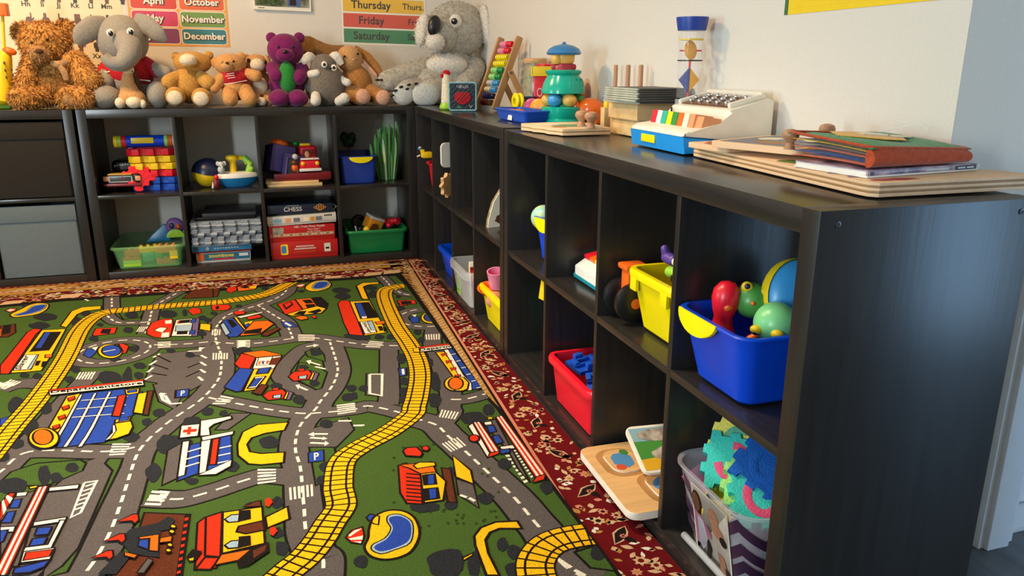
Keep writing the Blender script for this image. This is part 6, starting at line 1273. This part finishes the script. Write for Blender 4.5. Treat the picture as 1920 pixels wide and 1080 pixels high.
t = thing('crayon_tube', 'round tube with coloured end bands and a yellow label on the blocks', 'tube', (xc-.03,.16,Z1+.195+.026), 0)
Mx = Matrix.Rotation(R(90),4,'Y'); ln_ = .26
seg = [('yellow',-.13,-.114),('lime',-.114,-.098),('red',-.098,-.078),('royal',-.078,.082),('mint',.082,.098),('orange',.098,.118),('cream',.118,.13)]
part('tube', MB().lathe([(.001,-.13),(.02,-.13),(.0258,-.124),(.0258,.124),(.02,.13),(.001,.13)], 'navy', 24, Mx), t)
for c, a_, b_ in seg: part('band', MB().lathe([(.0259,a_+.0005),(.0265,a_+.001),(.0265,b_-.001),(.0259,b_-.0005)], c, 24, Mx, cap=False), t)
part('label', MB().box((-.008,-.0245,.005), (.095,.007,.026), 'yellow', .002), t, 'yellow label')
# column 2 top: ball and boat
t = thing('toy_ball', 'yellow and navy ball split by a wavy seam', 'ball', (CX(1)+.105,.15,Z1+.068), 0)
part('lower_half', MB().ell((0,0,0), (.072,.072,.067), 'yellow', None, 30, 18), t, 'yellow half')
b = MB(); vs = []; n = 30; rg = 9
for i in range(rg+1):
    for k in range(n):
        a_ = 2*PI*k/n; lo = .12*math.sin(2*a_+.6); th = lo+(PI/2-lo)*i/rg; vs.append((.0735*math.cos(th)*math.cos(a_), .0735*math.cos(th)*math.sin(a_), .0685*math.sin(th)))
b.add(vs, [(i*n+k, i*n+(k+1)%n, (i+1)*n+(k+1)%n, (i+1)*n+k) for i in range(rg) for k in range(n)], 'navy'); part('upper_half', b, t, 'navy half')
t = thing('toy_boat', 'blue and white toy boat with a yellow funnel', 'toy', (CX(1)+.231,.13,Z1), R(4))
hull = lambda s, z: [Vector(((.10*s)*math.cos(a_)*(1.0), (.055*s)*math.sin(a_)*(1-.25*math.cos(a_)), z)) for a_ in [2*PI*i/28 for i in range(28)]]
P('boat_blue','1f86c4'); part('hull', MB().loft([hull(.6,.001), hull(.85,.02), hull(1.0,.045)], 'boat_blue', None, True, True), t); part('deck', MB().loft([hull(1.02,.0455), hull(1.02,.056), hull(.93,.066), hull(.5,.070)], 'toy_white', None, True, True), t, 'white deck')
part('funnel', MB().lathe([(.016,.068),(.015,.115),(.022,.122),(.030,.130),(.030,.142),(.022,.148),(.001,.148)], 'yellow', 22, TR((-.01,.01,0))).tube(smooth([Vector((.01,.01,.135)),Vector((.04,.01,.13)),Vector((.055,.01,.105))],4), .011, 'yellow', 10), t, 'yellow funnel')
b = MB(); b.cap_tube((.06,.0,.075),(.066,.0,.10),.016,.014,'lime').cap_tube((.045,.01,.13),(.070,.0,.105),.016,.013,'lime').ell((.072,-.012,.082),(.012,.010,.012),'lime'); solo('toy_crocodile', b, 'green toy animal riding at the boat\'s right end', 'toy', (CX(1)+.231,.13,Z1), local=True)
b = MB(); b.ell((0,0,.018),(.016,.014,.018),'lightgrey').ell((.002,-.004,.044),(.015,.013,.013),'lightgrey').ell((-.012,.0,.047),(.009,.004,.011),'lightgrey').ell((.017,.0,.047),(.009,.004,.011),'lightgrey').cap_tube((.004,-.016,.042),(.008,-.022,.03),.005,.004,'lightgrey'); solo('toy_elephant', b, 'small grey toy elephant standing on the boat deck', 'toy', (CX(1)+.168,.088,Z1+.068), local=True)
b = MB(); b.ell((0,0,.025),(.015,.013,.024),'maroon').ell((.003,-.002,.055),(.011,.011,.012),'red').cap_tube((-.012,0,.03),(-.016,-.01,.008),.005,.005,'lightgrey'); solo('toy_figure', b, 'small dark red toy figure between the ball and the boat', 'toy', (CX(1)+.142,.065,Z1), local=True)
# column 3 top
x0 = CX(2)
solo('plank', MB().box((0,0,.006), (.255,.20,.012), 'pale_wood', .001), 'long pale wooden board at the bottom of the third upper cubby', 'board', (x0+.145,.145,Z1), local=True)
solo('plank', MB().box((0,0,.006), (.245,.20,.011), 'pale_wood', .001), 'pale wooden board resting on the longer one', 'board', (x0+.135,.160,Z1+.0125), local=True)
t = thing('game_box', 'flat red game box under the red toy car', 'box', (x0+.185,.165,Z1+.0245), 0); part('base', MB().box((0,0,.015), (.262,.19,.03), 'maroon', .0015), t); part('lid', MB().box((0,0,.022), (.266,.194,.022), 'maroon', .0015), t)
t = thing('toy_car', 'shiny red toy fire car with a white bumper on the red box', 'toy', (x0+.222,.125,Z1+.055), R(4))
part('body', MB().box((0,.02,.04), (.10,.11,.05), 'red', .018, None, 3), t); cb = part('cab', MB().box((0,.04,.092), (.082,.075,.07), 'red', .018, None, 3), t)
part('windscreen', MB().box((0,.002,.094), (.062,.004,.034), 'maroon', .002), cb, 'dark windscreen'); part('driver', MB().ell((-.008,-.004,.088), (.012,.006,.016), 'peach_toy'), cb)
part('bumper', MB().box((0,-.034,.016), (.106,.014,.014), 'white', .005), t, 'white bumper'); part('stripe', MB().box((0,-.014,.068), (.088,.05,.007), 'white', .003), t); part('lights', MB().box((-.012,.03,.132), (.05,.02,.013), 'yellow', .005), t, 'yellow roof lights')
for s_ in (-1,1):
    part('headlamp', MB().ell((s_*.034,-.034,.046), (.010,.006,.010), 'yellow'), t)
    for y in (-.01,.055): part('wheel', MB().lathe([(.001,-.008),(.016,-.008),(.018,0),(.016,.008),(.001,.008)], 'black', 18, TR((s_*.045,y,.018),0,R(90),0)), t)
t = thing('play_case', 'purple toy case tipped over with a window in its door', 'toy', (x0+.105,.125,Z1+.075), 0, rot=(R(-8),R(14),R(16)))
P('case_purple','463a78',.4); part('shell', MB().box((-.02,.04,.045), (.115,.12,.13), 'case_purple', .008), t)
d_ = part('door', MB().box((.028,-.036,.012), (.105,.012,.125), 'case_purple', .005), t)
b = MB(); fr = rrect(.075,.085,.008); b.tube([FY(.030,-.044,.012) @ Vector((p.x,p.y,0)) for p in fr], .006, 'case_purple', 8, None, True); part('window_frame', b, d_); part('window', MB().box((.030,-.0428,.012), (.066,.002,.076), 'darkgrey', .001), d_); part('crest', MB().ell((-.035,.02,.118), (.045,.03,.022), 'orange'), t, 'orange top')
solo('toy_animal', MB().ell((0,0,.03),(.03,.03,.028),'frog_dark' if False else 'brown').ell((-.02,-.012,.055),(.02,.018,.018),'brown').ell((.012,.0,.062),(.018,.018,.014),'brick_green'), 'brown and green toy piled behind the purple case', 'toy', (x0+.155,.21,Z1+.125), local=True)
solo('toy_animal', MB().ell((0,0,.02),(.018,.016,.02),'orange').ell((0,-.004,.046),(.014,.013,.013),'brown').ell((.006,-.01,.075),(.014,.012,.014),'lightgrey').cap_tube((-.012,0,.02),(-.016,-.008,0),.006,.006,'brown').cap_tube((.012,0,.02),(.014,-.008,0),.006,.006,'brown'), 'small orange and brown toy figure by the red fire car', 'toy', (x0+.150,.10,Z1+.061), local=True)
solo('support_block', MB().box((0,0,.034), (.06,.06,.068), 'maroon', .004), 'dark red block under the toys behind the purple case', 'toy', (x0+.155,.21,Z1+.0565), local=True)
# column 4 top: blue bin, dark toy tree, bundle of green stems
t = tub('dark blue bin with a yellow crescent handle in the last upper cubby', (CX(3)+.098,.185,Z1), .16,.27,.175,.30,.135,'tower_blue', r=.02, rim=.006, lip=.006)
crescent(t, FY(.012,-.158,.131) @ Matrix.Rotation(R(4),4,'X'), .115, .028)
b = MB(); b.lathe([(.004,0),(.005,.09)], 'bush_green' if False else 'brown', 8)
P('tree_green','1d3a26',.6)
for i in range(9): a_ = i*2.4; b.ell((.022*math.cos(a_), .022*math.sin(a_), .105+.022*math.sin(i*1.7)), .019, 'tree_green', None, 12, 8)
solo('toy_tree', b, 'dark green toy tree standing up in the dark blue bin', 'toy', (CX(3)+.075,.24,Z1+.09), local=True)
for n, c in (('stem_dark','3f8a3a'),('stem_mid','6cb850'),('stem_pale','b4dca0')): P(n, c, .3)
t = thing('stem_bundle', 'bundle of green plastic stems wrapped in clear film', 'plant', (CX(3)+.255,.16,Z1), 0)
rq = random.Random(9)
for i in range(46):
    a_, r = rq.random()*6.28, .058*math.sqrt(rq.random()); x, y = r*math.cos(a_)*1.1, r*math.sin(a_); h_ = rq.uniform(.18,.30); k = rq.uniform(-.5,.7)
    pts_ = [Vector((x*.7,y*.7,.002)), Vector((x,y,h_*.4)), Vector((x*1.15-.012*k,y*1.1,h_*.75)), Vector((x*1.0-.03*k,y,h_))]
    part('stem', MB().tube(smooth(pts_,3), [.0055]*4+[.0085]*4+[.005,.0015], ('stem_dark','stem_mid','stem_pale','stem_mid')[i%4], 6, None, False, True, .5), t)
b = MB(); ring = lambda rx, ry, z, s: [Vector((rx*math.cos(a_)*(1+.08*math.sin(5*a_+s)), ry*math.sin(a_)*(1+.08*math.sin(4*a_+s)), z)) for a_ in [2*PI*i/28 for i in range(28)]]
b.loft([ring(.045,.045,.001,0), ring(.066,.058,.06,1), ring(.074,.062,.14,2), ring(.070,.058,.22,3), ring(.05,.04,.30,4)], 'film', None); part('wrapper', b, t, 'clear film wrapper')
# column 1 bottom: clear green bin of blocks
t = tub('see-through green bin of toy blocks in the lower left cubby', (CX(0)+.172,.195,Z0), .265,.31,.30,.345,.108,'green_clear_plastic', r=.022, rim=.010, lip=.012)
part('label', MB().box((-.075,-.1585,.028), (.075,.001,.030), 'lime', .0004), t, 'green paper label'); part('label', MB().box((.105,-.1635,.060), (.034,.001,.04), 'yellow', .0004), t, 'yellow paper label')
P('blk_rust','c0552e'); P('blk_amber','e0912a')
for i, (c, x, y, z, s_, rz, lb) in enumerate((('blk_rust',-.085,-.09,.035,(.075,.06,.03),8,'rust red block low at the left of the green bin'),('blk_rust',-.075,-.08,.068,(.07,.06,.028),-6,'rust red block lying on the other at the left of the green bin'),('yellow',-.01,-.08,.078,(.085,.05,.026),12,'yellow block on top in the middle of the green bin'),('blk_amber',.07,-.085,.078,(.09,.06,.03),-4,'amber block at the top right of the green bin'),('teal',-.015,-.10,.045,(.045,.04,.035),15,'teal block in the middle of the green bin'),('blk_rust',.06,-.09,.022,(.08,.05,.026),5,'rust red block low at the right of the green bin'),('green',.03,-.085,.05,(.06,.05,.028),-20,'green block below the amber one in the green bin'))):
    brick(lb, (CX(0)+.172+x,.195+y,Z0+z-.004), (0,0,R(rz)), s_, c, 'blocks in the see-through green bin')
P('cone_blue','2f86b8'); solo('paper_cone', MB().prism([(-.06,0),(.055,0),(.05,.075),(.03,.085),(-.03,.03)], -.012, .012, 'cone_blue', FY(0,0,0), bev=.006), 'blue wedge sticking up at the back of the green bin', 'toy', (CX(0)+.19,.285,Z0+.075), local=True)
b = MB(); b.ell((0,0,0),(.042,.018,.042),'violet').ell((-.012,-.014,.005),(.013,.008,.016),'darkgrey').ell((.016,-.014,.0),(.011,.008,.014),'orange'); solo('toy_mask', b, 'purple round toy face at the right of the green bin', 'toy', (CX(0)+.275,.235,Z0+.155), local=True)
b = MB(); b.prism([(.042*math.cos(PI*i/14),.040*math.sin(PI*i/14)) for i in range(15)], -.008, .008, 'lime', FY(0,0,0), bev=.004)
for i in range(7): b.ell((-.026+i*.0085,-.009,.012+.006*(i%3)), .0028, 'yellow')
solo('toy_slice', b, 'lime half-round toy at the right of the green bin', 'toy', (CX(0)+.278,.195,Z0+.108), local=True)
# column 2 bottom: foam tiles on game boxes
def gbox(name, label, loc, size, m, lm=None, rot=(0,0,0), cat='box', marks=None, group=None):
    t = thing(name, label, cat, loc, 0, group, rot=rot); sx, sy, sz = size
    part('base', MB().box((0,0,sz*.3), (sx-.004,sy-.004,sz*.6), lm or m, .001), t); l_ = part('lid', MB().box((0,0,sz*.6), (sx,sy,sz*.8), m, .0012), t)
    if marks: b = MB(); marks(b, FY(0,-sy/2-.0002,sz*.56), sx, sz); part('printed_front', b, t)
    return t
x0 = CX(1)
P('game_blue','2f86b4',.4); P('game_teal','2a6f8a',.4); P('game_white','d8d2c4',.4); P('game_red','b8201e',.35); P('game_navy','1d2c40',.35); P('game_yel','f0dc50',.4)
def mk_zoo(b, M, w, h): 
    plate(b, M @ TR((.0,0,0)), w-.006, h*.7, .0002, 'game_teal'); plate(b, M @ TR((-w*.42,0,0)), w*.12, h*.68, .0006, 'orange', .004); plate(b, M @ TR((0,-h*.24,0)), w*.38, h*.14, .0006, 'red'); plate(b, M @ TR((w*.37,.004,0)), w*.17, h*.3, .0006, 'white')
    b.text('zoominoes', h*.52, M @ TR((-.01,.005,.0012)), 'game_yel', bold=.0008)
gbox('game_box', 'teal game box with yellow lettering at the bottom of the second lower cubby', (x0+.142,.17,Z0), (.245,.20,.048), 'game_white', None, (0,0,0), 'box', mk_zoo)
def mk_blue(b, M, w, h):
    plate(b, M @ TR((-w*.24,0,0)), .016, .016, .0003, 'lightgrey', .007)
    for i in range(9): plate(b, M @ TR((-.03+i*.0125,-.001,0)), .009, .006, .0003, 'lightgrey', .001)
    plate(b, M @ TR((.0,h*.3,0)), w*.9, .003, .0003, 'lightgrey')
gbox('game_box', 'bright blue game box lying on the teal lettered one', (x0+.138,.165,Z0+.0485), (.268,.21,.040), 'game_blue', 'maroon', (0,0,0), 'box', mk_blue)
F('tile_foam','8f9aa6', var=.1); F('tile_foam_dark','6b7684', var=.1); F('tile_foam_pale','b3bcc4', var=.1)
zt = Z0+.089
for i in range(11):
    m = ('tile_foam_dark','tile_foam','tile_foam','tile_foam_pale')[(i*3)%4]; th = .0098; p = []; n = 11; w_ = .315; u = w_/n
    for k in range(n):
        d = -.14-(.016 if k%2 == (1 if i in (4,5) else 0) else 0)
        p += [(-w_/2+k*u+.001, d), (-w_/2+(k+1)*u-.001, d)]
    p += [(w_/2,.14),(-w_/2,.14)]
    t = thing('foam_tile', 'grey-blue interlocking foam tile in the stack on the blue game box', 'foam tile', (x0+.1675+(.0016 if i%2 else -.0012),.185,zt), 0, 'foam tiles stacked on the game boxes'); part('tile', MB().prism(p, 0, th, m, None, None, False, .0012), t); zt += th+.0004
for i in range(2): gbox('game_board', ('dark folded game board lying on the foam tiles','grey folded game board topmost on the foam tiles')[i], (x0+.165+.02*i,.20,zt+.0005), (.27-.03*i,.25,.016), 'car_black' if i == 0 else 'darkgrey'); zt += .0166
# column 3 bottom: puzzles and chess
x0 = CX(2); z = Z0
def mk_b(b, M, w, h):
    plate(b, M @ TR((-w*.3,0,0)), .034, h*.62, .0003, 'yellow', .008); plate(b, M @ TR((-w*.31,.0,0)), .022, h*.45, .0008, 'beret', .008); plate(b, M @ TR((w*.34,0,0)), .03, h*.5, .0003, 'game_white'); plate(b, M @ TR((w*.34,-.003,0)), .018, .009, .0008, 'car_black')
    for r, y in enumerate((.012,0)):
        for i in range(12 if r else 10): plate(b, M @ TR((-.045+i*.0085+(0 if r else .008),y,0)), .006, .007, .0003, 'game_white', .001)
    for i in range(11): plate(b, M @ TR((-.05+i*.0095,-.015,0)), .006, .006, .0003, 'blk_rust', .001)
gbox('game_box', 'deep red puzzle box at the bottom of the third lower cubby', (x0+.168,.165,z), (.318,.26,.084), 'game_red', None, (0,0,0), 'box', mk_b); z += .0846
def mk_a(b, M, w, h):
    plate(b, M @ TR((-w*.36,h*.16,0)), .05, h*.38, .0003, 'photo_dark'); plate(b, M @ TR((0,-h*.14,0)), w*.96, h*.2, .0003, 'tan_print')
    for i in range(20): plate(b, M @ TR((-w*.45+i*.0145,-h*.14,0)), .006, .006, .0008, 'game_white' if i%3 else 'brown', .001)
    b.text('ABC Train Floor Puzzle', .015, M @ TR((.035,h*.36,.0006)), 'game_white', bold=.0002)
    b.text('"Easy-Clean"', .012, M @ TR((.055,h*.17,.0006)), 'game_white'); b.text('Jumbo Pieces', .012, M @ TR((.055,h*.03,.0006)), 'game_white')
P('tan_print','b98f70',.4)
gbox('game_box', 'red floor puzzle box above the deep red one', (x0+.160,.168,z), (.312,.25,.076), 'game_red', None, (0,0,R(1)), 'box', mk_a); z += .0766
def mk_w(b, M, w, h):
    for x, c, q in ((-.115,'bd_sky',.04),(-.065,'peach_toy',.025),(-.025,'inlay_slate',.03),(.02,'bd_cream',.025),(.05,'blk_amber',.02),(.08,'inlay_slate',.03)): plate(b, M @ TR((x,-.002,0)), q, h*.42, .0003, c, .003)
    plate(b, M @ TR((0,-h*.36,0)), w*.97, .0012, .0003, 'inlay_slate')
    for i in range(4): plate(b, M @ TR((.110+i*.0095,h*.22,0)), .0065, .008, .0003, 'car_black', .001)
gbox('game_box', 'white game box sitting slightly tilted above the red puzzles', (x0+.168,.17,z+.0046), (.325,.25,.046), 'game_white', None, (0,R(-1.6),R(-1)), 'box', mk_w); z += .0562
def mk_c(b, M, w, h):
    b.text('CHESS', h*.74, M @ TR((-.035,-.004,.0006)), 'game_white', bold=.0004)
    for i in range(9): plate(b, M @ TR((-.062+i*.0068,h*.34,0)), .0045, .0035, .0003, 'pale_grey')
    D_ = M @ TR((.093,0,0)) @ Matrix.Rotation(PI/4,4,'Z') ; b.prism([(-.032,0),(0,-.019),(.032,0),(0,.019)], 0, .0003, 'blk_amber', M @ TR((.093,0,.0)))
    for i in range(-2,3):
        for j in range(-2,3):
            if (i+j)%2 == 0: cx_, cy_ = (i+j)*.0054, (i-j)*.0032; b.prism([(cx_-.0054,cy_),(cx_,cy_-.0032),(cx_+.0054,cy_),(cx_,cy_+.0032)], .0004, .0006, 'game_navy', M @ TR((.093,0,0)))
gbox('game_box', 'dark blue CHESS box on top of the puzzle boxes', (x0+.158,.168,z+.0055), (.305,.25,.040), 'game_navy', None, (0,0,R(1.2)), 'box', mk_c)
b = MB(); b.tube([(0,0,.022),(.016,-.004,.010),(0,.002,-.006)], .0022, 'pale_grey', 6).tube([(-.03,.0,.05),(-.012,0,.015),(-.02,0,.0)], .003, 'car_black', 6); solo('wire_stand', b, 'bent wire stand beside the CHESS box', 'stand', (x0+.318,.07,z+.014), local=True)
# column 4 bottom: green bin
P('bin_green','0e7a40')
t = tub('solid green bin of mixed toys in the last lower cubby', (CX(3)+.172,.19,Z0), .265,.29,.285,.325,.120,'bin_green', r=.016, rim=.011, lip=.014)
b = MB(); b.box((0,0,0), (.075,.07,.06), 'blk_amber', .004).box((0,0,.034), (.078,.073,.012), 'lightgrey', .003); b.text('R', .026, TR((.0,-.005,.0408)), 'ink', bold=.001); b.lathe([(.001,0),(.022,0),(.022,.002),(.001,.002)], 'brown', 18, FY(-.004,-.0356,-.012)); solo('toy_block', b, 'orange and grey lettered toy block in the green bin', 'toy', (CX(3)+.165,.12,Z0+.135), local=True); bpy.data.objects['toy_block'].rotation_euler = (R(10),R(22),R(20))
b = MB()
for i in range(7): b.ell((.012*(i-3),.012*math.sin(i*2.1),.016+.012*math.cos(i*1.3)), .014, 'red')
b.box((.02,.03,.02), (.07,.05,.03), 'game_red', .008); solo('toy_berries', b, 'bunch of shiny red toys in the green bin', 'toy', (CX(3)+.255,.12,Z0+.118), local=True)
solo('toy_ring', MB().lathe([(.024,-.012),(.036,-.012),(.042,-.006),(.042,.006),(.036,.012),(.024,.012),(.024,-.012)], 'car_black', 24, TR((0,0,0),R(70),0,R(20)), cap=False), 'black ring-shaped toy leaning behind the orange block', 'toy', (CX(3)+.10,.16,Z0+.135), local=True)
solo('toy_figure', MB().ell((0,0,.0),(.018,.016,.02),'yellow').ell((-.03,0,.006),(.014,.012,.018),'car_black').cap_tube((-.05,0,.0),(-.055,-.004,.022),.005,.004,'lightgrey'), 'small yellow and black toys at the left of the green bin', 'toy', (CX(3)+.125,.075,Z0+.112), local=True)
